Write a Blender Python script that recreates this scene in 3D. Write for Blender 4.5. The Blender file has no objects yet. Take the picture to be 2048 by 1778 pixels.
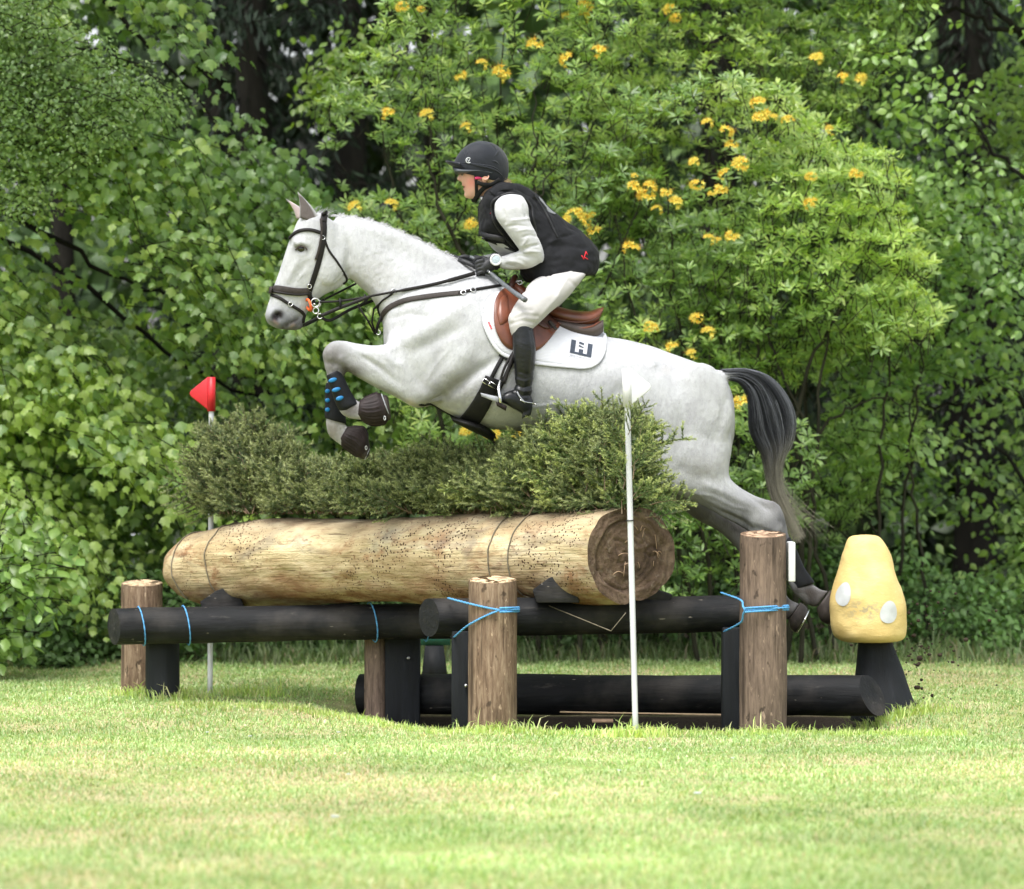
import bpy, math, random
import numpy as np
from mathutils import Vector, Matrix
from mathutils.bvhtree import BVHTree
R = math.radians
rng = np.random.default_rng(11)
random.seed(11)
COL = bpy.context.scene.collection
SC = bpy.context.scene

# ------------------------------------------------------------------ camera, world, sun, exposure
F = 8600.0; CX = 1024.0; HY = 810.0; CAMZ = 1.5
cam_d = bpy.data.cameras.new('camera'); cam = bpy.data.objects.new('camera', cam_d); COL.objects.link(cam)
cam.location = (0, 0, CAMZ); cam.rotation_euler = (R(90), 0, 0)
cam_d.sensor_width = 36; cam_d.lens = F / 2048 * 36
cam_d.shift_y = (HY - 889) / 2048
cam_d.clip_start = .5; cam_d.clip_end = 3000
cam_d.dof.use_dof = True; cam_d.dof.focus_distance = 20.3; cam_d.dof.aperture_fstop = 2.8
SC.camera = cam
SUN_EL, SUN_AZ = 64, 200     # azimuth the light comes from (clockwise from +Y)
world = bpy.data.worlds.new('World'); SC.world = world; world.use_nodes = True
wn = world.node_tree.nodes; wl = world.node_tree.links
sky = wn.new('ShaderNodeTexSky'); sky.sky_type = 'NISHITA'; sky.sun_disc = False
sky.sun_elevation = R(SUN_EL); sky.sun_rotation = R(SUN_AZ); sky.dust_density = 4; sky.air_density = 1.0; sky.ozone_density = .3
hsv = wn.new('ShaderNodeHueSaturation'); hsv.inputs['Saturation'].default_value = .35
wl.new(sky.outputs[0], hsv.inputs['Color']); wl.new(hsv.outputs[0], wn['Background'].inputs[0])
wn['Background'].inputs[1].default_value = .15
sun_d = bpy.data.lights.new('sun', 'SUN'); sun = bpy.data.objects.new('sun', sun_d); COL.objects.link(sun)
sun_d.energy = 1.15; sun_d.angle = R(22); sun_d.color = (1, .99, .97)
sdir = Vector((math.sin(R(SUN_AZ)) * math.cos(R(SUN_EL)), math.cos(R(SUN_AZ)) * math.cos(R(SUN_EL)), math.sin(R(SUN_EL))))
sun.rotation_euler = sdir.to_track_quat('Z', 'Y').to_euler(); sun.location = (0, 0, 30)
SC.view_settings.view_transform = 'Standard'; SC.view_settings.look = 'None'
SC.view_settings.exposure = 1.3; SC.view_settings.gamma = 1
SC.cycles.max_bounces = 6; SC.cycles.diffuse_bounces = 3; SC.cycles.transmission_bounces = 4
SC.cycles.glossy_bounces = 2; SC.cycles.caustics_reflective = False; SC.cycles.caustics_refractive = False

# ------------------------------------------------------------------ helpers
def W(px, py, Y):
    return ((px - CX) / F * Y, Y, CAMZ - (py - HY) / F * Y)

def tag(o, label=None, cat=None, group=None, kind=None):
    if label: o['label'] = label
    if cat: o['category'] = cat
    if group: o['group'] = group
    if kind: o['kind'] = kind
    return o

def empty(name, loc, label, cat, group=None):
    o = bpy.data.objects.new(name, None); COL.objects.link(o); o.location = loc; o.empty_display_size = .1
    return tag(o, label, cat, group)

def make_mesh(name, V, faces, mats=(), smooth=True, mi=None, attr=None):
    """V: (n,3); faces: list of index tuples or (m,k) array; attr: dict name->(n,4) point colours"""
    me = bpy.data.meshes.new(name)
    V = np.asarray(V, dtype=np.float32).reshape(-1, 3)
    if isinstance(faces, np.ndarray):
        k = faces.shape[1]; m = faces.shape[0]
        lv = faces.astype(np.int32).ravel(); ls = np.arange(m, dtype=np.int32) * k
    else:
        lens = np.fromiter((len(f) for f in faces), dtype=np.int32, count=len(faces))
        lv = np.fromiter((i for f in faces for i in f), dtype=np.int32, count=int(lens.sum()))
        ls = np.concatenate([[0], np.cumsum(lens)[:-1]]).astype(np.int32); m = len(faces)
    me.vertices.add(len(V)); me.vertices.foreach_set('co', V.ravel())
    me.loops.add(len(lv)); me.loops.foreach_set('vertex_index', lv)
    me.polygons.add(m); me.polygons.foreach_set('loop_start', ls)
    me.update(calc_edges=True)
    if smooth: me.polygons.foreach_set('use_smooth', np.ones(m, dtype=bool))
    for mt in mats: me.materials.append(mt)
    if mi is not None: me.polygons.foreach_set('material_index', np.asarray(mi, dtype=np.int32))
    if attr:
        for an, av in attr.items():
            a = me.color_attributes.new(an, 'FLOAT_COLOR', 'POINT')
            a.data.foreach_set('color', np.asarray(av, dtype=np.float32).ravel())
    me.validate()
    return me

def link(name, me, parent=None, loc=(0, 0, 0)):
    o = bpy.data.objects.new(name, me); COL.objects.link(o)
    if parent is not None:
        o.parent = parent
        pl = parent_world(parent)
        o.location = Vector(loc) - pl
    else:
        o.location = loc
    return o

def parent_world(p):
    v = Vector(p.location)
    while p.parent is not None:
        p = p.parent; v = v + Vector(p.location)
    return v

def centred(name, V, faces, mats, parent=None, smooth=True, base=False, **k):
    """object whose origin sits at its own centre (or base)"""
    V = np.asarray(V, dtype=float).reshape(-1, 3)
    c = (V.min(0) + V.max(0)) / 2
    if base: c[2] = V[:, 2].min()
    me = make_mesh(name, V - c, faces, mats, smooth, **k)
    return link(name, me, parent, c)

class MB:
    def __init__(s): s.V = []; s.Fc = []; s.mi = []; s.n = 0
    def add(s, V, faces, mat=0):
        V = np.asarray(V, dtype=float).reshape(-1, 3)
        s.V.append(V); s.Fc += [tuple(int(i) + s.n for i in f) for f in faces]; s.mi += [mat] * len(faces); s.n += len(V)
    def out(s): return np.concatenate(s.V), s.Fc, s.mi

def catmull(P, n):
    """resample control rows P (k,d) to n rows through a Catmull-Rom spline"""
    P = np.asarray(P, dtype=float); k = len(P)
    if k == 2: t = np.linspace(0, 1, n)[:, None]; return P[0] * (1 - t) + P[1] * t
    Q = np.vstack([2 * P[0] - P[1], P, 2 * P[-1] - P[-2]])
    t = np.linspace(0, k - 1 - 1e-9, n); i = t.astype(int); f = (t - i)[:, None]
    a, b, c, d = Q[i], Q[i + 1], Q[i + 2], Q[i + 3]
    return .5 * ((2 * b) + (-a + c) * f + (2 * a - 5 * b + 4 * c - d) * f * f + (-a + 3 * b - 3 * c + d) * f ** 3)

def ring_faces(n_rings, n_seg, cap=True, closed=True):
    fs = []
    for i in range(n_rings - 1):
        for j in range(n_seg if closed else n_seg - 1):
            k = (j + 1) % n_seg
            fs.append((i * n_seg + j, i * n_seg + k, (i + 1) * n_seg + k, (i + 1) * n_seg + j))
    if cap and closed:
        fs.append(tuple(range(n_seg - 1, -1, -1))); b = (n_rings - 1) * n_seg
        fs.append(tuple(b + j for j in range(n_seg)))
    return fs

def frames(P):
    P = np.asarray(P, dtype=float)
    T = np.gradient(P, axis=0); T /= np.linalg.norm(T, axis=1)[:, None] + 1e-12
    up = np.array([0, 0, 1.]) if abs(T[0][2]) < .9 else np.array([1., 0, 0])
    N = []; n = np.cross(T[0], up); n /= np.linalg.norm(n)
    for t in T:
        n = n - t * n.dot(t); n /= np.linalg.norm(n) + 1e-12; N.append(n)
    N = np.array(N); return T, N, np.cross(T, N)

def tube(P, r, seg=8, cap=True, flat=1.0):
    P = np.asarray(P, dtype=float); T, N, B = frames(P)
    r = np.atleast_1d(np.asarray(r, float)); r = np.interp(np.linspace(0, 1, len(P)), np.linspace(0, 1, len(r)), r)
    a = np.linspace(0, 2 * np.pi, seg, endpoint=False)
    V = P[:, None] + r[:, None, None] * (np.cos(a)[None, :, None] * N[:, None] + flat * np.sin(a)[None, :, None] * B[:, None])
    return V.reshape(-1, 3), ring_faces(len(P), seg, cap)

def ribbon(P, Nn, w, th):
    """strap: path P, outward normals Nn, width w, thickness th"""
    P = np.asarray(P, float); Nn = np.asarray(Nn, float)
    T = np.gradient(P, axis=0); T /= np.linalg.norm(T, axis=1)[:, None] + 1e-12
    S = np.cross(T, Nn); S /= np.linalg.norm(S, axis=1)[:, None] + 1e-12
    Nn = np.cross(S, T)
    w = np.atleast_1d(np.asarray(w, float)); w = np.interp(np.linspace(0, 1, len(P)), np.linspace(0, 1, len(w)), w)[:, None] / 2
    prof = [(-1, 0), (-1, .7), (-.8, 1), (0, 1.12), (.8, 1), (1, .7), (1, 0)]
    V = np.stack([P + S * w * a + Nn * th * b for a, b in prof], 1)
    return V.reshape(-1, 3), ring_faces(len(P), len(prof))

def box(c, s, rot=None):
    c = np.asarray(c, float); s = np.asarray(s, float) / 2
    V = np.array([[x, y, z] for x in (-1, 1) for y in (-1, 1) for z in (-1, 1)]) * s
    if rot is not None: V = V @ np.asarray(rot).T
    return V + c, [(0, 1, 3, 2), (4, 6, 7, 5), (0, 4, 5, 1), (2, 3, 7, 6), (0, 2, 6, 4), (1, 5, 7, 3)]

# smooth value noise in numpy
_perm = np.random.default_rng(5).random((32, 32, 32))
def vnoise(P, scale=1.0, off=0.0):
    Q = np.asarray(P, float) * scale + off
    i = np.floor(Q).astype(int); f = Q - i; f = f * f * (3 - 2 * f)
    out = 0
    for dx in (0, 1):
        for dy in (0, 1):
            for dz in (0, 1):
                w = (f[:, 0] if dx else 1 - f[:, 0]) * (f[:, 1] if dy else 1 - f[:, 1]) * (f[:, 2] if dz else 1 - f[:, 2])
                out = out + w * _perm[(i[:, 0] + dx) % 32, (i[:, 1] + dy) % 32, (i[:, 2] + dz) % 32]
    return out

# ------------------------------------------------------------------ materials
class NT:
    def __init__(s, name):
        s.m = bpy.data.materials.new(name); s.m.use_nodes = True
        s.t = s.m.node_tree; s.n = s.t.nodes; s.l = s.t.links; s.b = s.n['Principled BSDF']
    def node(s, ty, **k):
        x = s.n.new(ty)
        for a, v in k.items():
            if a.startswith('i_'): x.inputs[int(a[2:])].default_value = v
            else: setattr(x, a, v)
        return x
    def link(s, a, b): s.l.new(a, b)
    def coord(s, scale=(1, 1, 1), kind='Object', rot=(0, 0, 0)):
        tc = s.n.new('ShaderNodeTexCoord'); mp = s.n.new('ShaderNodeMapping')
        mp.inputs['Scale'].default_value = scale; mp.inputs['Rotation'].default_value = rot
        s.link(tc.outputs[kind], mp.inputs[0]); return mp.outputs[0]
    def noise(s, vec, scale, detail=4, rough=.55, dist=0):
        x = s.n.new('ShaderNodeTexNoise'); x.inputs['Scale'].default_value = scale
        x.inputs['Detail'].default_value = detail; x.inputs['Roughness'].default_value = rough; x.inputs['Distortion'].default_value = dist
        s.link(vec, x.inputs['Vector']); return x.outputs['Fac']
    def ramp(s, fac, stops, mode='LINEAR'):
        x = s.n.new('ShaderNodeValToRGB'); e = x.color_ramp.elements; x.color_ramp.interpolation = mode
        e[0].position, e[0].color = stops[0][0], _c4(stops[0][1]); e[1].position, e[1].color = stops[-1][0], _c4(stops[-1][1])
        for p, c in stops[1:-1]:
            y = e.new(p); y.color = _c4(c)
        s.link(fac, x.inputs[0]); return x.outputs[0]
    def mix(s, fac, a, b, mode='MIX'):
        x = s.n.new('ShaderNodeMix'); x.data_type = 'RGBA'; x.blend_type = mode
        for v, i in ((fac, 0), (a, 6), (b, 7)):
            if isinstance(v, (int, float)): x.inputs[i].default_value = v if i == 0 else _c4(v)
            elif isinstance(v, tuple): x.inputs[i].default_value = _c4(v)
            else: s.link(v, x.inputs[i])
        return x.outputs[2]
    def bump(s, h, strength=.3, dist=.01, normal=None):
        x = s.n.new('ShaderNodeBump'); x.inputs['Strength'].default_value = strength; x.inputs['Distance'].default_value = dist
        s.link(h, x.inputs['Height'])
        if normal is not None: s.link(normal, x.inputs['Normal'])
        return x.outputs[0]
    def set(s, col=None, rough=.6, normal=None, spec=.4, metal=0, sheen=0):
        if col is not None:
            if isinstance(col, tuple): s.b.inputs['Base Color'].default_value = _c4(col)
            else: s.link(col, s.b.inputs['Base Color'])
        if isinstance(rough, (int, float)): s.b.inputs['Roughness'].default_value = rough
        else: s.link(rough, s.b.inputs['Roughness'])
        s.b.inputs['Specular IOR Level'].default_value = spec; s.b.inputs['Metallic'].default_value = metal
        if sheen: s.b.inputs['Sheen Weight'].default_value = sheen; s.b.inputs['Sheen Roughness'].default_value = .5
        if normal is not None: s.link(normal, s.b.inputs['Normal'])
        return s.m
def _c4(c): return (c, c, c, 1) if isinstance(c, (int, float)) else (tuple(c) + (1,) if len(c) == 3 else tuple(c))

def simple(name, col, rough=.6, spec=.4, metal=0, nscale=30, var=.25, bump=.15, bscale=None, bd=.003, stretch=(1, 1, 1), sheen=0):
    t = NT(name); v = t.coord(stretch)
    n = t.noise(v, nscale, 5)
    lo = tuple(c * (1 - var) for c in col); hi = tuple(min(1, c * (1 + var)) for c in col)
    c = t.ramp(n, [(.3, lo), (.7, hi)])
    nb = t.noise(v, bscale or nscale * 3, 4)
    return t.set(c, rough, t.bump(nb, bump, bd), spec, metal, sheen)
# ---- stripped log
t = NT('stripped_log_wood'); v = t.coord((1, 2.4, 2.4))           # local X runs along the log
g = t.noise(v, 3.0, 8, .62, .4); base = t.ramp(g, [(.3, (.24, .165, .085)), (.42, (.41, .32, .175)), (.55, (.54, .45, .27)), (.72, (.60, .54, .38))])
v2 = t.coord((1, 1.6, 1.6)); pn = t.noise(v2, 3.2, 7, .68, .5)
base = t.mix(t.ramp(pn, [(.53, 0.0), (.66, .8)]), base, (.26, .12, .05)); pf = t.noise(t.coord((1, 2.2, 2.2)), 11, 6, .7, .8); base = t.mix(t.ramp(pf, [(.57, 0.0), (.66, .75)]), base, (.16, .075, .035))
gr = t.noise(t.coord((1, 2.5, 2.5)), 2.3, 6, .6, 1.0); base = t.mix(t.ramp(gr, [(.54, 0.0), (.68, .65)]), base, (.19, .165, .13))
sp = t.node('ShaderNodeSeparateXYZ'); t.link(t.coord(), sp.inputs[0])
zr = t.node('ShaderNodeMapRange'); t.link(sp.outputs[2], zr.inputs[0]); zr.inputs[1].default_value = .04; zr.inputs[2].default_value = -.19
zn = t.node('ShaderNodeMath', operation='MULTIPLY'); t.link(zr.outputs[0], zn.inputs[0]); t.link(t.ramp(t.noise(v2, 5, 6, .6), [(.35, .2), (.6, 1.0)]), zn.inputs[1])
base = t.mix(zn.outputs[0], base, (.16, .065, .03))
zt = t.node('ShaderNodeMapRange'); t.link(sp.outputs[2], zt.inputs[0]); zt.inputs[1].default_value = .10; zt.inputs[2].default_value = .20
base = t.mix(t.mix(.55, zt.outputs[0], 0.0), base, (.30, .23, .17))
vo = t.node('ShaderNodeTexVoronoi'); t.link(t.coord((1, 1, 1)), vo.inputs['Vector']); vo.inputs['Scale'].default_value = 62; vo.inputs['Randomness'].default_value = 1
hs = t.noise(t.coord(), 2.6, 3, .5); hm = t.node('ShaderNodeMath', operation='MULTIPLY'); t.link(t.ramp(hs, [(.40, .02), (.64, .30)]), hm.inputs[0]); hm.inputs[1].default_value = 1
lt = t.node('ShaderNodeMath', operation='LESS_THAN'); t.link(vo.outputs['Distance'], lt.inputs[0]); t.link(hm.outputs[0], lt.inputs[1])
base = t.mix(lt.outputs[0], base, (.05, .025, .015))
cr = t.noise(t.coord((.7, 14, 14)), 6, 4, .5, .2); crk = t.ramp(cr, [(.30, 1.0), (.34, 0.0)]); base = t.mix(t.mix(.7, 0.0, crk), base, (.07, .04, .02))
hh = t.node('ShaderNodeMath', operation='SUBTRACT'); t.link(g, hh.inputs[0]); t.link(lt.outputs[0], hh.inputs[1])
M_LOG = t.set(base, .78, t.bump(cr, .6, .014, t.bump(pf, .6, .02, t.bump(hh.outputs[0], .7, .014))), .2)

t = NT('sawn_log_end'); v = t.coord()
wv = t.node('ShaderNodeTexWave', wave_type='RINGS', rings_direction='X'); t.link(v, wv.inputs['Vector'])
wv.inputs['Scale'].default_value = 9; wv.inputs['Distortion'].default_value = 9; wv.inputs['Detail'].default_value = 4
c = t.ramp(t.noise(v, 6, 8, .7, .6), [(.3, (.020, .013, .009)), (.5, (.085, .056, .037)), (.7, (.20, .145, .10))])
c = t.mix(.12, c, t.ramp(wv.outputs['Fac'], [(.2, (.03, .02, .014)), (.8, (.20, .14, .09))]))
n2 = t.noise(v, 22, 5, .7); c = t.mix(t.ramp(n2, [(.56, 0.0), (.7, .4)]), c, (.28, .24, .18))
M_LOGEND = t.set(c, .85, t.bump(n2, .8, .02, t.bump(wv.outputs['Fac'], .3, .008)), .2)

def wood_post(name, lo, mid, hi, gscale=1.0):
    t = NT(name); v = t.coord((1, 1, .12))
    n = t.noise(v, 60 * gscale, 8, .7, .5); c = t.ramp(n, [(.32, lo), (.5, mid), (.68, hi)])
    p = t.noise(t.coord((1, 1, .45)), 7, 5, .65); c = t.mix(t.ramp(p, [(.48, 0.0), (.68, .65)]), c, tuple(x * .42 for x in mid))
    k = t.noise(t.coord((1, 1, .6)), 24, 3, .5); c = t.mix(t.ramp(k, [(.64, 0.0), (.70, .8)]), c, tuple(x * .25 for x in mid))
    q = t.noise(t.coord((1, 1, .3)), 60, 3, .5); c = t.mix(t.ramp(q, [(.66, 0.0), (.72, .7)]), c, tuple(min(1, x * 1.7) for x in hi))
    cr = t.noise(t.coord((1, 1, .045)), 30, 3, .5); ck = t.ramp(cr, [(.33, 0.0), (.37, 1.0)])
    c = t.mix(t.mix(.6, 0.0, t.ramp(cr, [(.31, 1.0), (.36, 0.0)])), c, tuple(x * .2 for x in mid))
    return t.set(c, .8, t.bump(ck, .5, .006, t.bump(n, .5, .006)), .2)
M_POST = wood_post('brown_post_wood', (.08, .052, .034), (.175, .118, .078), (.30, .225, .155))
M_POST2 = wood_post('grey_brown_post_wood', (.07, .05, .038), (.145, .105, .08), (.22, .16, .12))
M_CUT = simple('fresh_cut_wood', (.56, .41, .26), .75, .2, nscale=30, var=.18, bump=.4, bscale=120)
M_CUT2 = simple('weathered_cut_wood', (.40, .27, .18), .8, .2, nscale=30, var=.25, bump=.4, bscale=120)

t = NT('black_stained_wood'); v = t.coord((.15, 1, 1)); n = t.noise(v, 34, 6, .6, .2)
c = t.ramp(n, [(.3, (.005, .005, .006)), (.6, (.011, .012, .013)), (.8, (.026, .027, .03))])
sp_ = t.noise(t.coord((.35, 1, 1), rot=(0, 0, .6)), 46, 2, .4); c = t.mix(t.ramp(sp_, [(.735, 0.0), (.77, .5)]), c, (.42, .37, .30))
p_ = t.noise(t.coord(), 4, 4, .6); c = t.mix(t.ramp(p_, [(.48, 0.0), (.7, .6)]), c, (.05, .045, .04)); q_ = t.noise(t.coord((.25, 1, 1)), 18, 6, .75); c = t.mix(t.ramp(q_, [(.60, 0.0), (.68, .5)]), c, (.075, .07, .062))
M_BLACK = t.set(c, t.ramp(n, [(.3, .5), (.7, .8)]), t.bump(n, .7, .008), .2)
t = NT('black_stained_upright'); v = t.coord((1, 1, .12)); n = t.noise(v, 34, 6, .6, .2)
c = t.ramp(n, [(.3, (.006, .007, .008)), (.6, (.013, .015, .018)), (.8, (.028, .031, .035))])
M_BLACKV = t.set(c, t.ramp(n, [(.3, .55), (.7, .8)]), t.bump(n, .6, .007), .22)

t = NT('yellow_painted_wood'); v = t.coord(); n = t.noise(v, 9, 6, .6)
c = t.ramp(n, [(.3, (.61, .445, .165)), (.7, (.69, .535, .23))])
w_ = t.noise(t.coord((1, 1, 2.2)), 26, 4, .65, .6); c = t.mix(t.ramp(w_, [(.60, 0.0), (.68, .35)]), c, (.76, .62, .32))
sc_ = t.noise(t.coord((1, 1, 1.4)), 40, 4, .6)
vd = t.node('ShaderNodeVectorMath', operation='DISTANCE'); t.link(t.coord((.6, 0, 1)), vd.inputs[0]); vd.inputs[1].default_value = (-.018, 0, -.10); spm = t.node('ShaderNodeMapRange'); t.link(vd.outputs['Value'], spm.inputs[0]); spm.inputs[1].default_value = .075; spm.inputs[2].default_value = .02; spn = spm.outputs[0]; mm = t.node('ShaderNodeMath', operation='MULTIPLY'); t.link(t.ramp(sc_, [(.50, 0.0), (.56, 1.0)]), mm.inputs[0]); t.link(spn, mm.inputs[1])
c = t.mix(mm.outputs[0], c, (.42, .35, .20))
M_YEL = t.set(c, .6, t.bump(w_, .35, .008, t.bump(n, .3, .012)), .3)
M_SPOT = simple('white_spot_paint', (.50, .52, .52), .6, .3, nscale=20, var=.08, bump=.3)
M_WHITEP = simple('white_plastic', (.60, .61, .62), .4, .4, nscale=14, var=.06, bump=.05)
M_WHITEPAINT = simple('white_painted_pole', (.56, .575, .59), .5, .35, nscale=12, var=.12, bump=.2, stretch=(1, 1, .2))
M_RED = simple('red_plastic', (.50, .018, .026), .4, .4, nscale=14, var=.08, bump=.05)
M_ROPE = simple('blue_rope', (.10, .33, .62), .6, .3, nscale=160, var=.35, bump=.8, bscale=260, bd=.004)
M_WIRE = simple('rusty_grey_strop', (.15, .13, .09), .6, .3, nscale=90, var=.4, bump=.4, metal=0)
M_BOLT = simple('galvanised_steel', (.5, .5, .5), .35, .5, metal=.9, nscale=60, var=.2)
M_TIE = simple('black_cable_tie', (.01, .01, .01), .4, .5)
M_GREENP = simple('green_painted_board', (.012, .085, .06), .6, .4)

# ---- coat, driven by a colour attribute holding its own markings and some painted shade
t = NT('grey_horse_coat'); at = t.node('ShaderNodeVertexColor'); at.layer_name = 'Col'
f1 = t.noise(t.coord((1, 1, .35), rot=(0, .5, 0)), 240, 3, .6); f2 = t.noise(t.coord(), 26, 5, .65); f3 = t.noise(t.coord((1, 1, .5)), 70, 4, .6)
c = t.mix(t.ramp(f2, [(.35, .0), (.75, .20)]), at.outputs[0], (.50, .51, .53), 'MULTIPLY')
c = t.mix(t.ramp(f3, [(.58, 0.0), (.78, .35)]), c, (.55, .54, .53), 'MULTIPLY')
M_COAT = t.set(c, .62, t.bump(f1, .45, .005, t.bump(f3, .45, .008)), .2, sheen=.05)
def hair_mat(name, lo, hi):
    t = NT(name); at = t.node('ShaderNodeVertexColor'); at.layer_name = 'Col'
    return t.set(at.outputs[0], .42, None, .45)
M_HAIR = hair_mat('tail_and_mane_hair', 0, 1)
M_EYE = NT('horse_eye').set((.006, .004, .003), .05, None, .8)
M_HOOF = simple('dark_hoof', (.035, .028, .025), .55, .3, nscale=40, var=.4, stretch=(1, 1, 1))
M_STEEL = NT('polished_steel').set((.72, .72, .72), .18, None, .5, 1)
M_LEATHER = simple('dark_brown_leather', (.009, .0075, .007), .55, .25, nscale=80, var=.4, bump=.3, bscale=400, bd=.001)
M_STRAP = simple('grey_brown_leather', (.032, .026, .023), .6, .25, nscale=80, var=.35, bump=.3, bscale=400, bd=.001)
M_TAN = simple('tan_saddle_leather', (.135, .042, .021), .36, .5, nscale=9, var=.4, bump=.25, bscale=300, bd=.001)
M_TAND = simple('dark_tan_leather', (.06, .02, .012), .42, .45, nscale=12, var=.3, bump=.25, bscale=300, bd=.001)
M_PANEL = simple('brown_panel_leather', (.065, .048, .042), .55, .4, nscale=12, var=.2, bump=.25, bscale=300, bd=.001)
M_BELL = simple('brown_rubber', (.018, .012, .012), .6, .25, nscale=30, var=.3, bump=.1)
M_NEO = simple('black_neoprene', (.005, .006, .008), .6, .25, nscale=30, var=.3, bump=.3, bscale=200)
M_BLUE = simple('bright_blue_insert', (.008, .14, .34), .4, .4)
M_GREYEDGE = simple('grey_binding', (.28, .29, .31), .6, .3)
M_GIRTH = simple('black_girth', (.007, .007, .007), .6, .25, nscale=60, var=.3, bump=.3)
M_ORANGE = simple('orange_rubber', (.75, .13, .03), .4, .4)
t = NT('white_quilted_cotton'); n = t.noise(t.coord(), 12, 3, .5)
wv = t.node('ShaderNodeTexWave', bands_direction='Z'); t.link(t.coord(rot=(0, .12, 0)), wv.inputs[0]); wv.inputs['Scale'].default_value = 22; wv.inputs['Distortion'].default_value = 2.0
M_PAD = t.set(t.ramp(n, [(.3, (.47, .48, .52)), (.7, (.53, .54, .57))]), .85, t.bump(wv.outputs['Fac'], .12, .003), .2, sheen=.2)
M_NAVY = simple('navy_print', (.045, .055, .075), .7, .2, nscale=80, var=.2)
M_PADTXT = simple('grey_print', (.30, .31, .34), .7, .2)
# ---- rider
t = NT('skin'); at = t.node('ShaderNodeVertexColor'); at.layer_name = 'Col'
t.b.inputs['Subsurface Weight'].default_value = .12; t.b.inputs['Subsurface Radius'].default_value = (.01, .004, .002)
M_SKIN = t.set(at.outputs[0], .5, None, .35)
def cloth(name, col, rough=.8, wr=.5, ws=20, stretch=(1, 1, 1), spec=.2, sheen=.2):
    t = NT(name); v = t.coord(stretch); n = t.noise(v, ws, 3, .45, .1); f = t.noise(t.coord(), 500, 2, .5)
    c = t.ramp(n, [(.3, tuple(x * .88 for x in col)), (.7, tuple(min(1, x * 1.06) for x in col))])
    return t.set(c, rough, t.bump(n, wr, .012, t.bump(f, .15, .001)), spec, 0, sheen)
M_SHIRT = cloth('white_technical_shirt', (.45, .455, .465), .7, .25, 26, (1, 1, 1.6))
M_BREECH = cloth('white_breeches', (.41, .40, .39), .75, .25, 12)
M_VEST = cloth('black_body_protector', (.0075, .008, .010), .8, .5, 22, spec=.22, sheen=.03)
M_VTRIM = cloth('black_vest_binding', (.008, .008, .009), .5, .2, 40, spec=.4, sheen=0)
M_SILK = cloth('dark_grey_lycra_cap', (.009, .0115, .018), .68, .45, 18, spec=.3, sheen=.15)
M_PEAK = NT('charcoal_peak').set((.035, .042, .05), .4, None, .5)
M_BOOT = simple('black_boot_leather', (.006, .007, .008), .30, .4, nscale=20, var=.3, bump=.3, bscale=45, bd=.006, stretch=(1, 1, 2))
M_GLOVE = simple('charcoal_glove', (.022, .023, .026), .55, .4, nscale=60, var=.3, bump=.5, bscale=90, bd=.004)
M_HAIRB = simple('blonde_hair', (.36, .25, .13), .5, .4, nscale=200, var=.4, bump=.5)
M_BLACKW = NT('black_webbing').set((.008, .008, .008), .6, None, .3)
M_PINK = NT('pink_strap').set((.55, .03, .13), .5, None, .4)
M_DIAL = simple('watch_display', (.42, .50, .55), .2, .5, nscale=300, var=.3)
M_WHIP = simple('grey_whip_grip', (.10, .11, .12), .45, .5, nscale=60, var=.3, bump=.3)
M_REDLOGO = NT('red_embroidery').set((.6, .02, .03), .6, None, .3)
M_SILVER = NT('silver_print').set((.62, .64, .66), .35, None, .5)
M_SHIRTG = cloth('pale_grey_panel', (.13, .14, .15), .7, .2, 30)
# ================================================================== HORSE (modelled in a side-on space: x, y of the flank, w across; 430 units to the metre)
HY0, HYK = 20.4 - 540 * .75 / 1110, .75 / 1110
def H(V):
    V = np.asarray(V, float).reshape(-1, 3); Yc = HY0 + HYK * V[:, 0]
    return np.stack([(V[:, 0] - CX) / F * Yc, Yc + V[:, 2] / 430., CAMZ - (V[:, 1] - HY) / F * Yc], 1)

def loft(rows, n=None, seg=28, power=1.0, top=0.0, cap=True):
    """rows: (ax, ay, bx, by, half width, w offset)"""
    rows = [tuple(r) + (0,) * (6 - len(r)) for r in rows]
    n = n or (len(rows) - 1) * 5 + 1
    S = catmull(np.array(rows, float), n)
    a = np.linspace(0, 2 * np.pi, seg, endpoint=False); ca, sa = np.cos(a), np.sin(a)
    pc = np.sign(ca) * np.abs(ca) ** power; ps = np.sign(sa) * np.abs(sa) ** power
    C = (S[:, :2] + S[:, 2:4]) / 2; U = (S[:, :2] - S[:, 2:4]) / 2
    V = np.zeros((n, seg, 3))
    V[:, :, :2] = C[:, None] + pc[None, :, None] * U[:, None]
    V[:, :, 2] = S[:, 5, None] + S[:, 4, None] * (ps * (1 - top * ca))[None]
    return V.reshape(-1, 3), ring_faces(n, seg, cap)

def ell(c, r, ang=0, seg=20, rings=12):
    th = np.linspace(0.02, np.pi - .02, rings); ph = np.linspace(0, 2 * np.pi, seg, endpoint=False)
    x = np.sin(th)[:, None] * np.cos(ph)[None]; y = np.cos(th)[:, None] + 0 * ph[None]; z = np.sin(th)[:, None] * np.sin(ph)[None]
    x, y, z = x * r[0], y * r[1], z * r[2]; ca, sa = math.cos(ang), math.sin(ang)
    V = np.stack([x * ca - y * sa + c[0], x * sa + y * ca + c[1], z + c[2]], -1)
    return V.reshape(-1, 3), ring_faces(rings, seg)

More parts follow.
